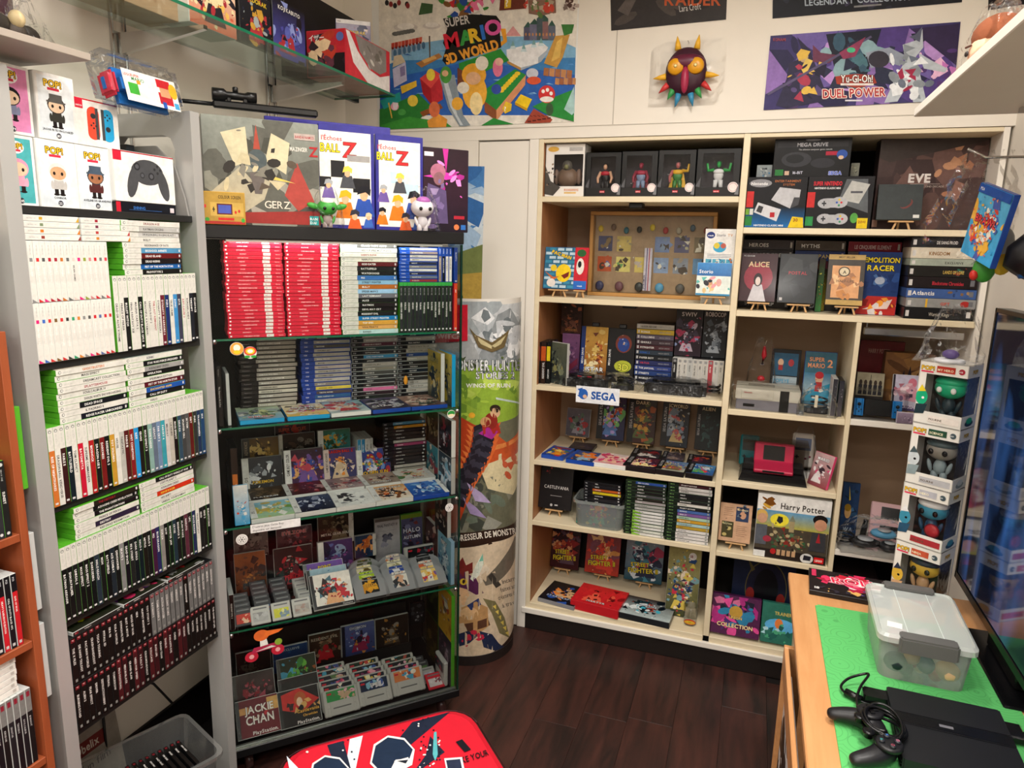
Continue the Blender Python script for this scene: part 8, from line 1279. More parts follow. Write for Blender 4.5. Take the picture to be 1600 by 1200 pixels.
P([(110,175),(140,120),(165,60),(195,44),(215,80),(243,60),(243,190),(110,190)],'#8d9396'); a.shards(7,34,['#6c7478','#c4c8cc','#e8eaec','#7c8488'],125,60,240,180,.22); P([(60,150),(95,110),(120,160),(120,190),(60,190)],'#a8acae')
P([(-80,172),(243,165),(243,320),(-80,330)],'#8fb03c'); a.shards(2,40,['#a8c848','#7ca034','#bcd65c','#6c9030'],-60,185,240,310,.2); a.shards(3,24,['#4c5a30','#5c6c3c','#3c4828'],-40,160,240,190,.4); P([(160,262),(243,276),(243,280),(160,267)],'#c0d0c8')
P([(-80,310),(90,330),(243,300),(243,580),(-80,600)],'#6c6c58'); a.shards(4,60,['#54584c','#848474','#444840','#98988c','#6c7868'],-40,420,240,585,.16)
P([(118,425),(170,400),(236,380),(232,470),(200,500),(140,485)],'#dccfa6'); a.shards(5,8,['#c85c3c','#c87048'],165,400,225,450,.25)
P([(120,360),(150,345),(185,372),(243,338),(243,372),(215,392),(165,415),(120,430)],'#c4552a'); P([(150,380),(243,350),(243,358),(150,392)],'#e08848'); P([(-80,300),(20,312),(60,300),(110,330),(150,350),(120,420),(90,520),(60,600),(-80,600)],'#b8421f')
a.shards(6,30,['#d86830','#8c2c18','#e89050'],-40,320,110,560,.2)
for i in range(15):
    t=i/14; x=132-62*t+10*math.sin(t*5); y=338+t*180; P([(x-26,y-4),(x,y-16),(x+26,y-2),(x+22,y+14),(x,y+4),(x-24,y+12)],['#25222c','#3c3a48'][i%2]); P([(x+24,y-6),(x+40,y-16),(x+30,y+6)],'#d86a34'); P([(x-26,y-4),(x-42,y-12),(x-30,y+8)],'#e07a3c')
P([(90,470),(125,495),(148,520),(110,515)],'#b6a6cc'); P([(80,505),(112,530),(138,558),(98,546)],'#a492be'); P([(118,350),(140,335),(165,345),(150,365)],'#a83090')
a.ell(148,320,16,20,'#8c2c24'); P([(126,330),(165,325),(172,350),(130,352)],'#a83028'); a.ell(135,322,13,12,'#c89868'); a.ell(158,300,12,12,'#d8b088'); a.ell(158,290,13,10,'#33281f'); a.ell(102,306,8,7,'#e8b030')
P([(-80,600),(60,592),(140,585),(222,560),(220,590),(150,620),(60,634),(-80,640)],'#35231b')
P([(-80,636),(60,630),(150,616),(222,588),(218,850),(150,930),(-80,935)],'#dcc8ac'); a.shards(8,10,['#d4bea0','#e4d4bc'],-20,640,215,850,.4)
P([(-80,905),(70,900),(150,885),(218,815),(220,860),(160,925),(-80,940)],'#35261f')
P([(128,708),(180,650),(205,600),(216,605),(206,650),(165,712),(135,722)],'#6f675a'); P([(140,700),(150,690),(172,720),(160,728)],'#3f3a34')
P([(98,705),(112,670),(128,643),(130,668),(120,695),(106,712)],'#e4e8d8'); P([(106,690),(118,665),(128,643),(130,668),(116,690)],'#7cc0a8')
P([(62,678),(80,652),(88,672),(104,664),(104,690),(80,700)],'#7c2c28'); P([(60,694),(84,688),(112,704),(130,740),(112,744),(88,730),(62,722)],'#5a2a50'); a.ell(82,712,9,8,'#e8c43c'); a.ell(82,712,3,5,'#301820'); P([(60,722),(90,730),(96,745),(84,770),(64,765)],'#e4b88c'); P([(66,742),(76,745),(70,749)],'#2c2020')
P([(76,775),(112,760),(140,775),(142,820),(108,845),(84,820)],'#c09462'); a.ell(96,790,22,16,'#e0b888'); P([(90,770),(118,752),(124,768),(100,782)],'#303c6c'); P([(84,815),(140,800),(146,818),(92,834)],'#5c3c2c')
P([(128,752),(158,760),(180,800),(192,850),(168,838),(150,790)],'#7c7450'); [P([(152+i*6,772+i*13),(160+i*6,768+i*13),(160+i*6,780+i*13)],'#e0c860') for i in range(6)]
P([(92,832),(120,840),(96,862),(72,870),(68,840)],'#28304c'); P([(120,832),(150,840),(166,862),(186,880),(170,884),(130,872)],'#28304c'); a.shards(9,12,['#c83048','#f0ece8','#c83048'],70,835,150,870,.22); P([(66,800),(84,792),(84,812),(68,815)],'#c09462')
for k,(tt,yy,xx) in enumerate((('Incarnez',718,176),('faites amis',738,172),('créatures de',757,166),('à travers',776,176))): a.text(tt,xx,yy,15,'#3c3430',rot=.3,mx=46,bold=False)
P([(96,92),(112,110),(150,128),(192,96),(180,140),(150,152),(118,140)],'#6c5c3c'); P([(108,110),(150,136),(184,110),(172,132),(150,144),(124,132)],'#c4b88c')
a.text('MONSTER HUNTER',52,196,36,'#f4f6f6',mx=178,out=('#4c5656',1.1)); a.text('STORIES 2',112,217,25,'#f4f6f6',mx=94,out=('#4c5656',1.0)); a.text('WINGS OF RUIN',88,238,14,'#f0f2e8',mx=112)
a.text('DEVENEZ DRESSEUR DE MONSTRES',4,622,21,'#f0e8da',rot=.13,mx=220)
P([(-80,34),(92,36),(92,124),(-80,128)],'#cc1c34'); a.text('SWITCH',10,119,17,'#f4ecec',mx=76)
me=a.mesh(); bm=bmesh.new(); bm.from_mesh(me)
k=xl-.2
s_=-math.pi*SR-.02
while s_<math.pi*SR: bmesh.ops.bisect_plane(bm,geom=bm.verts[:]+bm.edges[:]+bm.faces[:],plane_co=(s_,0,0),plane_no=(1,0,0)); s_+=.02
bm.to_mesh(me); bm.free()
for v in me.vertices: a_=v.co.x/SR; r=SR-v.co.y+.0006; v.co=(r*math.cos(a_),r*math.sin(a_),max(.047,min(v.co.z,HZ)))
me.materials.append(GLOSS); link('artwork',me,None,st)
# ---- left wall: glass shelf on chrome uprights, with figures
gs=empty('glass_wall_shelf','green-edged glass shelf on chrome wall uprights, upper left','shelf',(0,0,0))
GZ=2.40; box('glass_board',SHELFGLASS,-1.745,-1.459,.5,2.715,GZ-.008,GZ,parent=gs,bev=0); box('glass_edge',GLEDGE,-1.459,-1.457,.5,2.715,GZ-.0082,GZ+.0002,parent=gs,bev=0); box('glass_edge',GLEDGE,-1.745,-1.459,2.715,2.717,GZ-.0082,GZ+.0002,parent=gs,bev=0)
for y in (1.70,2.40):
    for dy in (0,.045): box('upright',CHROME,WL+.001,WL+.012,y+dy,y+dy+.008,2.02,2.60,parent=gs,bev=.001)
    for k in range(7): box('rung',CHROME,WL+.002,WL+.011,y+.0085,y+.0445,2.05+k*.085,2.056+k*.085,parent=gs,bev=0)
    link('bracket',prism([(WL+.012,GZ-.009),(-1.52,GZ-.009),(-1.52,GZ-.02),(WL+.012,GZ-.07)],y+.015,y+.03),CHROME,gs)
def gbox(label,pl,pr,pt,x,art,dep,body,cat='figure box',name='figure_box',w=None,h=None,yaw=90,side=None):
    pm=at(pl,60,0,x),at(pr,100,0,x); y0=pm[0].y; y1=pm[1].y; o=link(name,boxm(w or (y1-y0),dep,h,.0015),body,None,(x,(y0+y1)/2,GZ+.0004),(0,0,R(yaw))); tag(o,label,cat); art((w or (y1-y0))-.002,h-.002).build('front_print',o,(0,0,.001))
    if side: on_right(side(dep-.002,h-.002),'side_print',o,w or (y1-y0),dep,h)
    return o
gbox('brown cardboard box at the left end of the glass shelf',175,290,0,-1.60,A_('#c89c78','#b88860',['#a87850','#d8b090'],500,n=5,fig=False),.12,mat('#b88c64',.6),h=.22)
gbox('white and orange robot figure box on the glass shelf',298,372,0,-1.56,A_('#d86848','#e8e0c0',['#a83038','#e8d8a8','#28242c','#f0c060'],501,n=22),.10,WHITEB,h=.17)
gbox('black book lettered GOLDORAK in yellow on the glass shelf',376,426,0,-1.55,A_('#14161c','#1c1c24',['#283048','#a83038','#a0a8a8','#c89838'],502,'GOLDORAK','#e0c038',.82,.12,n=16),.02,BLACKB,h=.155,cat='book',name='book')
gbox('black book lettered KOJI KABUTO in white on the glass shelf',427,478,0,-1.548,A_('#4c4ca0','#181418',['#8c98d0','#5860b0','#a83038','#1c1820'],503,'KOJI KABUTO','#e8e4e0',.84,.1,n=10),.02,BLACKB,h=.175,cat='book',name='book')
gbox('large black box with two faint glowing eyes at the back of the shelf',445,560,0,-1.70,lambda w,h:(lambda a:(a.ell(w*.45,h*.62,w*.035,h*.02,'#805c30'),a.ell(w*.58,h*.6,w*.035,h*.02,'#805c30'),a.shards(1,8,['#201c1c','#18161a'],0,0,w,h,.3))and a)(Art(w,h,'#151315')),.02,BLACKB,h=.33)
# red window box: one printed face, one window face
yA=at(540,80,0,-1.475).y; wA=2.70-yA; wB=-1.475-at(480,80,1,yA).x; hB=at(540,44,1,yA).z-GZ; HA=wA/2
e=empty('figure_box','red and white window box with dark figure on the glass shelf corner','figure box',(-1.475,2.70,GZ+.0004))
c_=join([(boxm(.002,wA,hB),(-.001,-wA,0)),(boxm(wB,.002,hB),(-wB/2,-wA-.002,0)),(boxm(wB,.002,hB),(-wB/2,0,0)),(boxm(.002,wA,hB),(1e-3-wB,-wA,0)),(boxm(wB-.002,wA,.002),(-wB/2,-wA,0)),(boxm(wB-.002,wA,.002),(-wB/2,-wA,hB-.002))]); link('carton',c_,mat('#c42a38',.35),e)
a=Art(wB-.004,hB-.004,'#b82430'); W=a.w;H=a.h; a.rect(0,0,W*.4,H*.55,'#181418'); a.rect(W*.1,0,W,H*.5,'#1c1216'); a.shards(2,18,['#b83828','#302028','#e8c8a0','#603040'],W*.2,H*.05,W*.95,H*.9,.3); a.text('イザー',W*.05,H*.8,H*.15,'#f0e8e8'); a.ell(W*.88,H*.85,H*.1,H*.1,'#5868a8'); a.build('front_print',e,(-wB/2,-wA-.0021,.001))
a=Art(wA-.004,hB-.004,'#c8303c'); W=a.w;H=a.h; P=lambda q,c:a.poly([(W*x,H*y) for x,y in q],c)
P([(.08,1),(.25,.66),(.5,.36),(.76,.3),(1,.44),(1,0),(.5,0),(.15,.36),(0,1)],'#e4dedc'); P([(0,.9),(.15,.36),(.5,0),(0,0)],'#c8303c'); P([(.2,1),(.3,.66),(.53,.4),(.76,.36),(.92,.5),(.92,1)],'#86807c'); a.shards(1,10,['#a8a29c','#6c6660','#c8c4be'],W*.35,H*.5,W*.88,H*.95,.25); a.build('window_print',e,(.0003,-wA/2,.001),(0,0,R(90)))
tag(box('support_box',BLACK,-1.67,-1.60,2.60,2.69,GZ+.0004,GZ+.10),'small black box behind the red window box','box')
ps=link('game_case',boxm(.135,.014,.17,.001),BLUEB,None,(-1.60,2.635,GZ+.1006),(0,0,R(35))); tag(ps,'blue-edged case lettered GOLDORAK at the far end of the glass shelf','game case'); cover(.133,.168,'#50587c','#a8a0b8',['#383858','#c8c8d8','#c04830','#e8d8c8'],510,'GOLDORAK','#e8c858',.7,.1,n=30,strip=('top',.09,'#e8e8e8','PS5','#303030')).build('cover',ps,(0,0,.001))
tag(box('wall_panel',mat('#4a2434',.5),WL+.001,WL+.02,.9,1.40,2.30,2.9),'dark maroon panel on the left wall at the photo edge','panel')
# ---- right side: white shelf, plush, stickers, hanging bags
ws=empty('white_wall_shelf','white board shelf on the right wall seen from below','shelf',(0,0,0)); WZ=2.15
box('board',WHITE,.345,WR-.001,.7,2.115,WZ,WZ+.022,parent=ws,bev=.002); box('bracket',mat('#b0aca8',.5),.55,WR-.002,2.02,2.035,WZ-.012,WZ-.0005,parent=ws)
link('wire_hook',tube([(.42,1.95,WZ+.022),(.42,1.95,WZ+.05),(.40,1.95,WZ+.05)],.0018),CHROME,ws)
pl=empty('plush_head','plush toy head with brown hair and pale face on the white shelf','plush toy',(.44,1.86,WZ+.0225),(0,0,R(-70)))
link('head',ellip(.05,.045,.06,18,12),mat('#dcaa8c',.8,0,.05,30,.3),pl,(0,0,.058)); link('hair',ellip(.054,.05,.045,18,10),mat('#7c4428',.9,0,.2,40,.6),pl,(0,.008,.095)); link('hair_back',ellip(.052,.04,.055,16,10),mat('#7c4428',.9,0,.2,40,.6),pl,(0,.022,.065)); link('ear',ellip(.012,.014,.02),mat('#dcaa8c',.8),pl,(.05,0,.055)); link('brow',boxm(.02,.004,.004,.001),mat('#4c2818',.8),pl,(-.018,-.046,.075)); link('eye',ellip(.006,.003,.006),mat('#201818',.4),pl,(-.018,-.046,.062)); link('bag',bagm(.13,.12,.16,9,.06),FILM,pl)
bb_=tag(box('clear_box',PLASTIC,.42,.56,1.58,1.75,WZ+.0225,WZ+.10),'empty clear plastic box on the white shelf','box')
o=slab('small light blue and white box on the white shelf at the top right','game box','box',.07,.12,.05,mat('#7cb4d4',.4),(.47,1.85+.11,WZ+.0225),(0,0,R(-30)),(lambda a:(a.rect(0,.08,.07,.12,'#3878b0'),[a.ell(.01+.016*k,.1,.006,.006,'#e8ece8',8) for k in range(4)],a.text('Supporter',.005,.05,.012,'#3878a8',mx=.06),a)[-1])(Art(.068,.118,'#d0dce0'))); o['label']='small light blue and white box beside the plush head'; o['category']='box'; o.name='small_box'
# hooks and hanging bags by the right wall
def hang(name,label,cat,x,y,z): return empty(name,label,cat,(x,y,z))
hb=hang('hanging_bag','clear bag with blue-edged game case and toy parts hanging from a hook','bag',.50,2.00,1.86)
tip=at(1533,246,1,2.0)
link('hook',tube([(WR-.50,0,tip.z-1.86),(tip.x-.50+.01,0,tip.z-1.86),(tip.x-.50-.03,0,tip.z-1.86+.02)],.003),CHROME,hb)
c0=at(1490,400,1,1.985); ccx=link('game_case',boxm(.135,.0145,.17,.001),BLUEB,None,(c0.x+.045,1.985,c0.z-.008),(0,R(17),R(-74))); tag(ccx,'blue game case with fighter crowd cover in the hanging clear bag','game case')
a=cover(.133,.168,'#38a0d8','#60b8e0',['#d84838','#f0e8d8','#e8b040','#4860b0','#e89870'],520,'BRAWL','#e84048',.5,.14,n=60,fig=False,strip=('top',.12,'#1c50a8','PS4','#f0f0f0'),sz=.16); a.build('cover',ccx,(0,0,.001))
for i,(x,z,c,r) in enumerate(((.045,-.02,'#b0b4b8',.03),(.02,-.085,'#3c8c34',.025),(.055,-.07,'#c8a828',.022),(.0,-.10,'#c83028',.010))): link('toy_part',ellip(r,.012,r*1.3,10,8),mat(c,.4),hb,(x,.0,z))
def sheetbag(name,pts,y,seed,parent,th=.03):
    "soft clear bag whose outline is given by pixel corners in the plane y"
    q=[at(u,v,1,y) for u,v in pts]; r_=random.Random(seed); n1,n2=12,16; vs=[];fs=[]
    for side_ in (0,1):
        for j in range(n2+1):
            for i in range(n1+1):
                s1,t1=i/n1,j/n2; p=(q[0]*(1-s1)+q[1]*s1)*(1-t1)+(q[3]*(1-s1)+q[2]*s1)*t1; k=math.sin(math.pi*s1)*math.sin(math.pi*min(1,t1*1.0))
                vs.append(p+Vector((r_.uniform(-.002,.002),(-1 if side_==0 else 1)*th*k+r_.uniform(-.004,.004),r_.uniform(-.002,.002)))-parent.location)
    for s0 in (0,(n1+1)*(n2+1)):
        for j in range(n2):
            for i in range(n1): a_=s0+j*(n1+1)+i; fs.append((a_,a_+1,a_+n1+2,a_+n1+1))
    return link(name,mesh('bag',vs,fs),FILM,parent)
sheetbag('bag',[(1512,236),(1612,232),(1572,418),(1408,402)],2.0,4,hb)
h2=hang('hanging_bag','dark cabled accessory hanging in a bag at the right photo edge','bag',.60,1.92,1.80)
link('accessory',tube([(.02,0,.14),(.015,0,.05),(-.02,0,-.0),(-.04,0,-.03)],[.03,.045,.05,.03],12),mat('#141418',.4),h2); link('blue_end',tube([(-.035,-.01,-.03),(.03,-.01,-.02)],.014),mat('#1c5ca8',.4),h2); link('hook',tube([(WR-.60,0,.21),(.02,0,.21),(.015,0,.16)],.003),CHROME,h2)
# printed icon sheet on the right wall
sy=[at(1560,400,0,WR-.001),at(1600,470,0,WR-.001)]
ic=tag(link('icon_sheet',boxm(.62,.001,.30,0),WHITEB,None,(WR-.0008,2.25,1.30+.07),(0,0,R(-90))),'white sheet with small black figure icons on the right wall','sign')
a=Art(.6,.28,None,clip=False)
for i in range(10):
    for j in range(3): x=.04+.058*i; z=.04+.085*j; a.ell(x,z+.038,.008,.009,'#2c2826',8); a.rect(x-.01,z,x+.01,z+.03,'#4c4038'); a.rect(x-.014,z-.012,x+.014,z-.006,'#8c8c8c')
a.build('icon_print',ic,(0,0,.01))
# ================================================================ desk top
ZD=TZ+.0005
GRN=bpy.data.materials.new('green_play_mat'); GRN.use_nodes=True; nt=GRN.node_tree; b=nt.nodes['Principled BSDF']; b.inputs['Roughness'].default_value=.75
tc=nt.nodes.new('ShaderNodeTexCoord'); vo=nt.nodes.new('ShaderNodeTexVoronoi'); vo.inputs['Scale'].default_value=13; wv=nt.nodes.new('ShaderNodeMath'); wv.operation='SINE'; m1=nt.nodes.new('ShaderNodeMath'); m1.operation='MULTIPLY'; m1.inputs[1].default_value=55
cr=nt.nodes.new('ShaderNodeValToRGB'); cr.color_ramp.elements[0].position=.82; cr.color_ramp.elements[1].position=.93; cr.color_ramp.elements[0].color=lin('#54b160'); cr.color_ramp.elements[1].color=lin('#489e54')
for p,q in ((tc.outputs['Object'],vo.inputs['Vector']),(vo.outputs['Distance'],m1.inputs[0]),(m1.outputs[0],wv.inputs[0]),(wv.outputs[0],cr.inputs[0]),(cr.outputs[0],b.inputs['Base Color'])): nt.links.new(p,q)
pts=[at(x,y,2,ZD) for x,y in ((1271,946),(1500,975))]
mx0,mx1,my0,my1=.225,.60,1.0,1.925
mm=link('play_mat',roundbox(mx1-mx0,my1-my0,.003,.006),GRN,None,((mx0+mx1)/2,my0,ZD)); tag(mm,'bright green rubbery play mat printed with faint animal heads','mat')
ZM=ZD+.0032
# manga-fighter case lying near the far edge
q=[at(x,y,2,ZD+.012) for x,y in ((1251,894),(1364,902),(1383,931),(1272,935))]
w_=.205; yw=-3
gc=link('game_case',boxm(w_,.014,.15,.001),BLACKB,None,((q[2].x+q[3].x)/2,(q[2].y+q[3].y)/2-.004,ZD+.0145),(R(-90),0,R(yw))); tag(gc,'black case with crimson graffiti style lettering cover, far end of the desk','game case')
a=Art(w_-.002,.148,'#1c1618'); a.shards(3,30,['#d8305c','#a81c3c','#e88098','#f0e0e0'],.03,.04,w_-.01,.145,.25); a.shards(4,26,['#c82038','#f4f0ee','#8c1830','#e86880'],.06,.06,w_-.02,.13,.2); a.shards(5,16,['#584878','#d8a860','#302c38'],.04,.005,w_-.03,.05,.25); a.text('ROLL',.06,.07,.05,'#e0284c',out=('#f4eeee',.002),rot=.12); a.text('18',.012,.012,.018,'#e8e4e0'); a.rect(.006,.095,.018,.14,'#c83058'); a.build('cover',gc)
# clear latch box with figures
lb=empty('latch_box','frosted clear latch box with grey handles full of toy figures','storage box',(.4185,1.60,ZM),(0,0,R(-1.5)))
bw,bd,bh=.195,.27,.095
def rr(w,d,r,z,n=4):
    out=[]
    for sx,sy,a0 in ((1,1,0),(-1,1,90),(-1,-1,180),(1,-1,270)):
        for k in range(n): a_=R(a0+k*90/(n-1)); out.append((sx*(w/2-r)+r*math.cos(a_),sy*(d/2-r)+r*math.sin(a_)+bd/2,z))
    return out
def loft(rings,cap0=True,cap1=True):
    n=len(rings[0]); vs=[v for r in rings for v in r]; fs=[]
    for j in range(len(rings)-1):
        for i in range(n): k=(i+1)%n; fs.append((j*n+i,j*n+k,(j+1)*n+k,(j+1)*n+i))
    if cap0: fs.append(tuple(range(n))[::-1])
    if cap1: fs.append(tuple(range((len(rings)-1)*n,len(rings)*n)))
    return mesh('loft',vs,fs)
link('tub_body',loft([rr(bw*.86,bd*.86,.02,0),rr(bw*.93,bd*.93,.02,bh)],True,False),FROST,lb)
link('lid',loft([rr(bw,bd,.02,bh),rr(bw,bd,.02,bh+.012),rr(bw*.93,bd*.95,.015,bh+.018),rr(bw*.90,bd*.92,.015,bh+.014)],False,True),clear('frosted_lid','#e8eeea',.8,.2,0,20,.45),lb)
LH=mat('#5c5c5a',.4)
for y0,s_ in ((-.006,-1),(bd+.006,1)):
    hd=join([(roundbox(.115,.014,.03,.005),(0,-.007,bh-.012)),(roundbox(.11,.03,.006,.004),(0,-.004 if s_<0 else -.026,bh+.016))]); link('latch_handle',hd,LH,lb,(0,y0,0))
for x in (-.035,.035): link('lid_rib',boxm(.002,bd*.85,.001,0),mat('#c8d0cc',.4),lb,(x,.02,bh+.0142))
link('price_label',boxm(.03,.026,.0006,0),WHITEB,lb,(-.06,.045,bh+.0146),(0,0,R(-8)))
for i,(x,y,z,c,c2,r) in enumerate(((-.05,.035,.035,'#202c30','#2c3c3c',.026),(-.02,.04,.05,'#c89878','#b02838',.020),(.01,.045,.035,'#305068','#d8c0a0',.022),(.05,.035,.035,'#d8b088','#a82830',.026),(.0,.09,.045,'#b88878','#303038',.025),(.04,.11,.04,'#5888a0','#d0c8b8',.024),(-.03,.14,.04,'#d090a0','#f0e8e0',.028),(.03,.18,.03,'#d0c8c4','#886858',.026),(-.04,.2,.03,'#e0dcd8','#98a8a8',.03))):
    t_=empty('toy_figure',f'small toy with {cname(c)} head in the frosted latch box, {ordn(i)} from front left','toy',lb.matrix_basis@Vector((x,y,.003)),(0,0,i)); t_.name='toy_figure'
    link('head',ellip(r,r*.85,r*.85,12,8),mat(c,.5),t_,(0,0,z-.003+.0)); link('torso',ellip(r*.6,r*.55,r*.7,10,7),mat(c2,.5),t_,(r*.8,0,max(r*.75,z-.02)))
# slim black console
PB=mat('#17181b',.42); PB2=mat('#0c0c0e',.25)
cs=empty('slim_console','slim black games console lying on the green mat','console',(.43,1.30,ZM),(0,0,R(-2)))
link('body',roundbox(.205,.235,.024,.003),PB,cs,(0,0,.003)); link('front_band',boxm(.2055,.03,.0005,0),PB2,cs,(0,.118,.0272)); link('disc_lid_seam',join([(boxm(.2,.001,.0006,0),(0,.150,0)),(boxm(.2,.001,.0006,0),(0,.113,0))]),PB2,cs,(0,0,.0275)); link('logo_mark',boxm(.024,.008,.0004,0),mat('#6c6c72',.3),cs,(-.01,.128,.0278))
for k in range(3): link('side_groove',boxm(.003,.225,.0015,0),PB2,cs,(-.1035,.004,.007+.006*k))
link('plug_block',roundbox(.05,.035,.02,.004),PB2,cs,(-.125,.19,.002)); link('rear_port',boxm(.03,.05,.016,.003),PB2,cs,(.119,.165,.003)); link('power_plug',tube([(.135,.17,.012),(.175,.168,.013),(.18,.168,.013)],[.007,.007,.004]),PB2,cs); link('video_plug',tube([(.135,.19,.012),(.19,.195,.014)],.006),PB2,cs)
link('power_cord',tube([(.18,.168,.013),(.22,.15,.012),(.235,.10,.01),(.24,.0,.008)],.003),PB2,cs)
# dual handled controller
GPL=at(1372,1152,2,ZM+.02); GPL.z=ZM+.001
gp_=empty('game_controller','black two-handled controller wrapped in its own cable on the mat','controller',GPL,(0,0,R(-78)))
def ctrl():
    vs={}; me=bpy.data.meshes.new('pad'); P_=[(-.045,.0,.022),(0,.004,.022),(.045,0,.022),(-.06,-.03,.02),(-.068,-.075,.014),(.06,-.03,.02),(.068,-.075,.014)]
    me.from_pydata(P_,[(0,1),(1,2),(0,3),(3,4),(2,5),(5,6)],[]); o=bpy.data.objects.new('t',me); COL.objects.link(o); m_=o.modifiers.new('s','SKIN'); rads=[.026,.02,.026,.021,.013,.021,.013]
    for i,r in enumerate(rads): me.skin_vertices[0].data[i].radius=(r,r*.8)
    me.skin_vertices[0].data[1].use_root=True; s_=o.modifiers.new('u','SUBSURF'); s_.levels=2; s_.render_levels=2
    dg=bpy.context.evaluated_depsgraph_get(); dg.update(); m2=bpy.data.meshes.new_from_object(o.evaluated_get(dg)); bpy.data.objects.remove(o); m2.polygons.foreach_set('use_smooth',[True]*len(m2.polygons)); m2.materials.clear(); return m2
CT=mat('#17171a',.38,0,.05,60,.1)
link('body',ctrl(),CT,gp_,(0,0,.0))
link('right_cluster',lathe([(.024,0),(.024,.006),(.02,.008)],20),CT,gp_,(.047,.0,.037)); link('left_cluster',lathe([(.024,0),(.024,.006),(.02,.008)],20),CT,gp_,(-.047,.0,.037))
for k,c in enumerate(('#a84858','#c87890','#3c6cb0','#48a89c')):
    bt=link('button',lathe([(.0055,0),(.0055,.004),(.0045,.005)],12),mat('#26282e',.3),gp_,(.047+.014*math.cos(k*1.571),.014*math.sin(k*1.571),.0445)); a=Art(.007,.007,None,clip=False)
    if k==0: a.ell(.0035,.0035,.003,.003,c,12); a.ell(.0035,.0035,.002,.002,'#26282e',12)
    elif k==1: a.rect(.001,.001,.006,.006,c); a.rect(.002,.002,.005,.005,'#26282e')
    elif k==2: a.poly([(.001,.002),(.002,.001),(.006,.005),(.005,.006)],c); a.poly([(.005,.001),(.006,.002),(.002,.006),(.001,.005)],c)
    else: a.poly([(.0005,.001),(.0065,.001),(.0035,.006)],c); a.poly([(.002,.002),(.005,.002),(.0035,.0045)],'#26282e')
    a.build('symbol',bt,(0,-.0035,.0052),(R(-90),0,0))
for x in (-.022,.022): st_=link('stick',lathe([(.008,0),(.006,.006),(.011,.009),(.011,.013),(.008,.0145)],16),PB2,gp_,(x,-.028,.034))
link('dpad',join([(boxm(.028,.009,.004,.001),(0,-.0045,0)),(boxm(.009,.028,.004,.001),(0,-.014,0))]),PB2,gp_,(-.047,.0,.0445))
loop=[]
for t in range(150):
    a_=t/150*2*math.pi*5; k=t/150; loop.append((-.012+(.040+.006*math.sin(k*17))*math.cos(a_),.012+(.034+.005*math.cos(k*11))*math.sin(a_),.030+.006*math.sin(a_*1+k*6)+.022*k))
link('wrapped_cable',tube(loop,.0032,7),PB2,gp_)
Pw=lambda px,py,z:at(px,py,2,z)-gp_.location
pts=[Pw(1340,1105,ZM+.03),Pw(1339,1090,ZM+.025),Pw(1345,1072,ZM+.03),Pw(1357,1055,ZM+.035),Pw(1350,1053,ZM+.03),Pw(1326,1060,ZM+.02),Pw(1314,1072,ZM+.012),Pw(1320,1082,ZM+.010),Pw(1330,1088,ZM+.009),Pw(1350,1098,ZM+.006),Pw(1378,1108,ZM+.006)]
# smooth the run of the loose cable
def smooth(p,n=5):
    o=[]
    for i in range(len(p)-1):
        p0=p[max(i-1,0)];p1=p[i];p2=p[i+1];p3=p[min(i+2,len(p)-1)]
        for k in range(n): t=k/n; o.append(.5*((2*p1)+(-p0+p2)*t+(2*p0-5*p1+4*p2-p3)*t*t+(-p0+3*p1-3*p2+p3)*t**3))
    return o+[p[-1]]
inv=Matrix.Rotation(R(78),3,'Z')
link('loose_cable',tube([inv@p for p in smooth(pts)],.0028,8),PB2,gp_); link('cable_choke',tube([inv@Pw(1321,1081,ZM+.011),inv@Pw(1346,1094,ZM+.010)],[.0085,.0085],14),PB2,gp_)
# television
tv=empty('television','flat black television standing along the right wall on the desk','television',(.598,0,ZD)); TY0,TY1=.72,2.135; TH0,TH1=.055,.805
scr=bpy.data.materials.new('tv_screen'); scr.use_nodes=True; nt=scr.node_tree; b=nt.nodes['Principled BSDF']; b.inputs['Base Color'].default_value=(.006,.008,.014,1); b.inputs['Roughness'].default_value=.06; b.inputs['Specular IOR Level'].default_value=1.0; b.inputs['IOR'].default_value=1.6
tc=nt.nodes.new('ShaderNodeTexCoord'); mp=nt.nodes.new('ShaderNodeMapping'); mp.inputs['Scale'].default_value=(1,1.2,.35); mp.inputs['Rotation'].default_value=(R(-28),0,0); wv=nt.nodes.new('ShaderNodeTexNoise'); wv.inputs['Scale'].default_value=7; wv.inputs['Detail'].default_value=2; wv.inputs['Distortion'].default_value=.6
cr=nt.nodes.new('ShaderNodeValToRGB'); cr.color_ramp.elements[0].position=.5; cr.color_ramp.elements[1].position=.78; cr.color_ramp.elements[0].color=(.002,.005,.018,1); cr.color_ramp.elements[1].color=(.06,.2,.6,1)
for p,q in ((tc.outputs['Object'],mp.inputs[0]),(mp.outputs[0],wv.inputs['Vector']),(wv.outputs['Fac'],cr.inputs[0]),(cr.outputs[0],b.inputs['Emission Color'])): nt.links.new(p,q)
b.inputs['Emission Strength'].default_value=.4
link('panel',boxm(TY1-TY0,.035,TH1-TH0,.003),mat('#101012',.3),tv,(.036,(TY0+TY1)/2,TH0),(0,0,R(-90))) 
for o_ in [c for c in tv.children if c.name.startswith('panel')]: o_.location=(.0,(TY0+TY1)/2,TH0)
link('screen',boxm(TY1-TY0-.024,.001,TH1-TH0-.034,0),scr,tv,(-.0012,(TY0+TY1)/2,TH0+.022),(0,0,R(-90)))
bz=mat('#0a0a0c',.25); L=TY1-TY0; H_=TH1-TH0
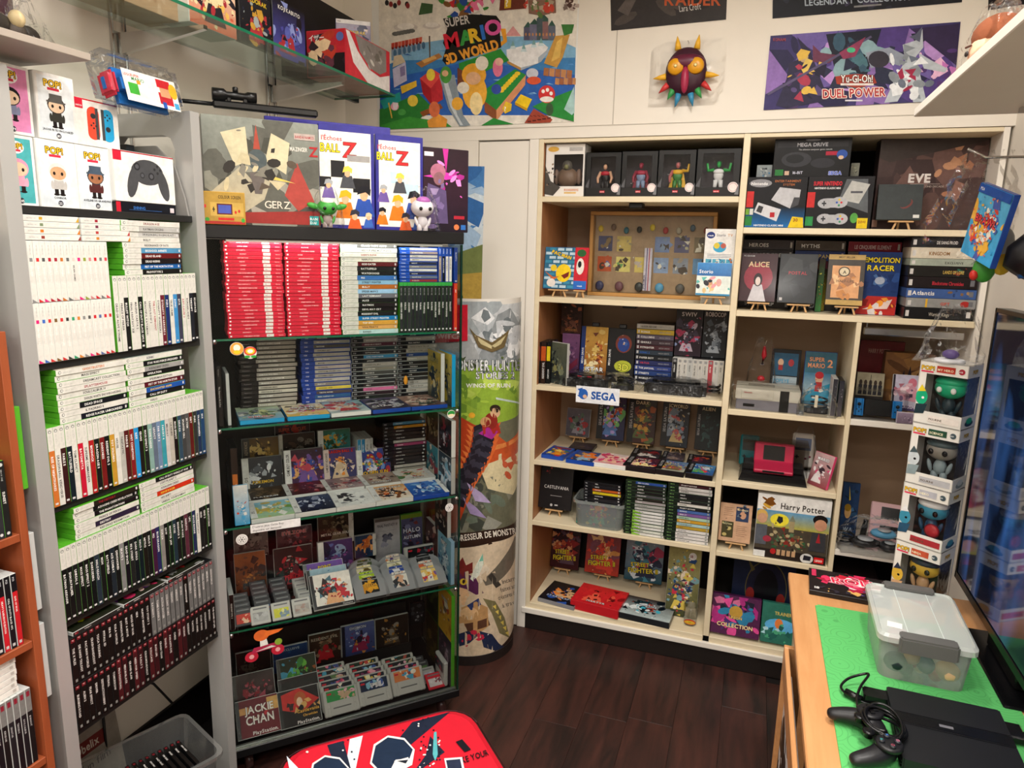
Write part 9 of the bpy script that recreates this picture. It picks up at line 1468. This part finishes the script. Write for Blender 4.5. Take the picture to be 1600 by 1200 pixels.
link('bezel',join([(boxm(L,.004,.02,.001),(0,0,0)),(boxm(L,.004,.011,.001),(0,0,H_-.011)),(boxm(.011,.004,H_,.001),(-L/2+.0055,0,0)),(boxm(.011,.004,H_,.001),(L/2-.0055,0,0))]),bz,tv,(-.004,(TY0+TY1)/2,TH0),(0,0,R(-90)))
link('stand_neck',boxm(.2,.03,.06,.004),bz,tv,(.008,1.76,.008),(0,0,R(-90))); link('stand_foot',boxm(.34,.09,.008,.003),bz,tv,(-.03,1.76,0),(0,0,R(-90)))
# stack of four window boxes
py=2.035; pxs=.474; s_=at(1412,930,2,ZD)
specs=[('#2c8c6c',('#18a878','#20343c','#e8e0d8','#e8d030'),'#b8382c','MY HERO','603','green and white hooded figure, topmost of the stack'),('#c8c8d0',('#c8d0d4','#88989c','#d8d8d0','#48585c'),'#28503c','SCIENCE','339','pale spiky-haired grey figure, second from top'),('#3c88a8',('#3c8ca8','#28506c','#a83038','#e8e8e8'),'#b8b8c0','HERO','159','blue helmeted figure with a round shield, third from top'),('#d8a840',('#d8b040','#c8a078','#c84828','#283048'),'#c8583c','NINJA','185','blond figure in orange and dark clothes, lowest of the stack')]
bwid,bdep,bhei=.115,.09,.166
for i,(hc,cols,tcx,nm,num,desc) in enumerate(specs):
    z0=ZD+(3-i)*(bhei+.0006); e=empty('figure_box','white window box with '+desc,'figure box',(pxs-.006*i*0+[.0,.001,-.001,.0][i],py,z0),(0,0,R(-34+[0,1,-1,0][i])),'stacked window boxes by the television'); w,d,h=bwid,bdep,bhei; t=.002
    # carton with windows in the front and right faces
    fr=join([(boxm(w,t,h*.2),(0,0,0)),(boxm(w,t,h*.2),(0,0,h*.8)),(boxm(w*.16,t,h*.6),(-w*.42,0,h*.2)),(boxm(t,d,h*.2),(w/2-t/2,0,0)),(boxm(t,d,h*.2),(w/2-t/2,0,h*.8)),(boxm(t,d*.12,h*.6),(w/2-t/2,d*.88,h*.2)),(boxm(t,d,h),(-w/2+t/2,0,0)),(boxm(w,t,h),(0,d-t,0)),(boxm(w,d,t),(0,0,h-t)),(boxm(w,d,t),(0,0,0))])
    link('carton',fr,mat('#e2dfd8',.35),e); link('inner_card',boxm(w-.006,.001,h-.006),mat('#2c2a28',.6),e,(0,d-.004,.003)); link('window',join([(boxm(w*.84,.0006,h*.6),(w*.075,.0004,h*.2)),(boxm(.0006,d*.87,h*.6),(w/2-.0006,0.001,h*.2))]),PLASTIC,e)
    hd=link('figure_head',ellip(w*.33,d*.33,h*.17,18,12),mat(cols[0] if i!=1 else '#8c8880',.4),e,(.006,d*.5,h*.58)); link('figure_torso',ellip(w*.14,d*.16,h*.13),mat(cols[1],.4),e,(.006,d*.5,h*.3)); link('figure_hair',ellip(w*.34,d*.34,h*.09,16,8),mat(cols[3] if i!=0 else '#18a878',.45),e,(.006,d*.5,h*.68))
    for sx in (-1,1): link('figure_eye',ellip(.007,.004,.008,10,6),mat('#0c0c0e' if i else '#e8e8e4',.2),e,(.006+sx*.017,d*.19,h*.56)); link('figure_leg',lathe([(.01,0),(.009,h*.2)],10),mat(cols[1],.4),e,(.006+sx*.011,d*.5,.003)); link('figure_arm',ellip(.006,.006,.018,8,6),mat(cols[1],.4),e,(.006+sx*.024,d*.45,h*.3),(0,sx*.3,0))
    if i==2: link('round_shield',lathe([(.02,0),(.014,.004),(.004,.006)],18),mat('#b83038',.35),e,(.018,d*.26,h*.26),(R(90),0,0))
    a=Art(w,h,None); a.text('POP!',w*.04,h*.86,h*.09,'#f0c030',mx=w*.28,out=('#40300c',.0009)); a.rect(w*.04,h*.82,w*.3,h*.845,'#d83858'); a.rect(w*.36,h*.84,w*.74,h*.94,tcx); a.text(nm,w*.38,h*.865,h*.05,'#f4ecc8',mx=w*.34); a.ell(w*.87,h*.89,h*.045,h*.045,'#a02838' if i<1 else '#405058'); a.text(num,w*.81,h*.875,h*.035,'#f0f0f0',mx=w*.13)
    a.ell(w*.12,h*.42,w*.13,h*.12,cols[0]); a.poly([(w*.02,h*.3),(w*.26,h*.32),(w*.2,h*.16),(0,h*.14)],cols[1]); a.ell(w*.15,h*.41,w*.03,h*.02,'#f0f0f0' if i<1 else '#101010'); a.poly([(w*.02,h*.5),(w*.1,h*.62),(w*.2,h*.52)],cols[3]); a.rect(w*.3,h*.05,w*.95,h*.15,cols[2] if i!=1 else '#b8b8bc'); a.text('FIGURINE',w*.33,h*.075,h*.045,'#584838',mx=w*.58)
    a.build('front_print',e,(0,-.0003,0)); a=Art(d,h,None); a.text('POP!',d*.3,h*.86,h*.08,'#f0c030',mx=d*.4,out=('#40300c',.0009)); a.ell(d*.5,h*.08,d*.28,h*.05,cols[1]); a.ell(d*.5,h*.12,d*.2,h*.05,cols[0]); a.build('side_print',e,(w/2+.0002,d/2,0),(0,0,R(90)))
zt=ZD+4*(bhei+.0006)
e=empty('bagged_toy','purple and white toy in a tall clear bag on top of the window boxes','toy',(pxs+.015,py+.02,zt),(0,0,R(-30))); link('toy_base',lathe([(.035,0),(.035,.006),(.03,.008)],18),mat('#dcdce0',.4),e); link('toy_body',ellip(.02,.014,.012),mat('#5c4a80',.4),e,(0,0,.02)); link('bag',bagm(.13,.10,.135,23,.12),FILM,e)
# games under the desk edge
Zs=.3625
mags=[('white sleeve with black leaping figure in the desk side rack',1.44,1.79,'#d8d8d8',['#18181c','#f0f0f0','#303034','#141416']),('pink and violet striped sleeve in the desk side rack',1.06,1.43,'#c83878',['#8c2868','#e86898','#382850','#f0a0b8'])]
for l,y0,y1,c,pal in mags:
    o=link('magazine',boxm(y1-y0,.012,.365,.001),mat('#d8d4d0',.4),None,(.1625,(y0+y1)/2,Zs),(0,0,R(-90))); tag(o,l,'magazine'); a=Art(y1-y0-.002,.35,c); a.shards(int(y0*99),26,pal,0,0,y1-y0,.35,.22)
    if y0<1.3: [a.poly([(0,.02*k),(.29,.02*k+.03),(.29,.02*k+.038),(0,.02*k+.008)],'#e878a0') for k in range(0,16,2)]
    a.build('cover',o)
# red printed pouf
pf=empty('printed_pouf','bright red padded stool with black and white comic print','stool',(0,0,0),(0,0,0)); PZ=.43; ph=.56
c_=at(720,1104,2,PZ); pcx=-.738; pcy=1.388
pf.location=(pcx,pcy,0); pf.rotation_euler=(0,0,R(44))
def prof(z,ins,r=.09): return [(x,y-bd/2,z_) for x,y,z_ in rr(ph-2*ins,ph-2*ins,r,z,6)]
me=loft([prof(0,.02),prof(.02,.0),prof(PZ-.03,.0),prof(PZ-.008,.006),prof(PZ,.022)]); link('cover_cloth',me,mat('#d0142c',.55),pf)
link('seam_piping',tube([Vector(p) for p in prof(PZ-.012,-.001)]+[Vector(prof(PZ-.012,-.001)[0])],.0016,6),mat('#3a1018',.5),pf)
rrp=math.cos(R(44)); 
def tfp(u,v):
    p=at(u,v,2,PZ+.001)-Vector((pcx,pcy,0)); q=Matrix.Rotation(R(-44),3,'Z')@p; return (q.x,q.y)
class TopArt(Art):
    def add(s,pts,faces,cols):
        z=.0006+s.L*3e-5; s.L+=1; b=len(s.V); lim=ph/2-.028
        for x,y in pts:
            X,Y_=tfp(x,y); s.V.append((max(-lim,min(lim,X)),max(-lim,min(lim,Y_)),PZ+z))
        s.F+=[tuple(i+b for i in f)[::-1] for f in faces]; s.C+=cols
a=TopArt(1,1,None,tf=lambda u,v:(u,v)); P=a.poly
# strips of halftone and ink shapes
P([(640,1120),(700,1106),(640,1165),(610,1170)],'#1c2438'); P([(545,1150),(565,1144),(556,1200),(540,1200)],'#d8e4ee'); P([(510,1160),(534,1150),(548,1200),(530,1215)],'#1c2438'); P([(424,1185),(440,1180),(500,1235),(440,1230)],'#d8e4ee'); P([(672,1150),(695,1175),(640,1215),(665,1180)],'#1c2438')
rr_=random.Random(8)
for i in range(70):
    x,y=rr_.choice([(rr_.uniform(512,560),rr_.uniform(1150,1200)),(rr_.uniform(620,690),rr_.uniform(1112,1160)),(rr_.uniform(655,690),rr_.uniform(1158,1200))]); a.ell(x,y,1.6,1.3,rr_.choice(['#f0ece8','#18202c','#101820']),7)
for cx,cy,s_ in ((614,1180,1.0),(515,1208,.9)):
    P([(cx-36*s_,cy+14*s_),(cx-30*s_,cy-16*s_),(cx-8*s_,cy-30*s_),(cx+18*s_,cy-26*s_),(cx+34*s_,cy-8*s_),(cx+30*s_,cy+16*s_),(cx+8*s_,cy+28*s_),(cx-20*s_,cy+30*s_)],'#f0ece8')
    P([(cx-33*s_,cy+12*s_),(cx-27*s_,cy-14*s_),(cx-8*s_,cy-27*s_),(cx+17*s_,cy-23*s_),(cx+31*s_,cy-8*s_),(cx+26*s_,cy+6*s_),(cx+4*s_,cy+8*s_),(cx-4*s_,cy+24*s_),(cx-20*s_,cy+26*s_)],'#1c2c44'); P([(cx+2*s_,cy+10*s_),(cx+24*s_,cy+4*s_),(cx+26*s_,cy+18*s_),(cx+6*s_,cy+24*s_)],'#f0ece8'); P([(cx+6*s_,cy+10*s_),(cx+24*s_,cy+8*s_),(cx+20*s_,cy+14*s_)],'#18202c')
P([(678,1145),(682,1144),(684,1180),(680,1190),(676,1180)],'#58b0b8'); P([(712,1160),(722,1156),(736,1172),(726,1176)],'#18141c'); a.text('TAKE YOUR',708,1198,13,'#1c1418',rot=.3,mx=60,flip=-1); P([(694,1186),(722,1184),(728,1215),(700,1218)],'#e8e8ec'); P([(697,1189),(719,1187),(724,1212),(702,1214)],'#283048'); a.ell(480,1176,2.2,1.8,'#f0d8d0',10)
a.build('print',pf,m=PRINT)
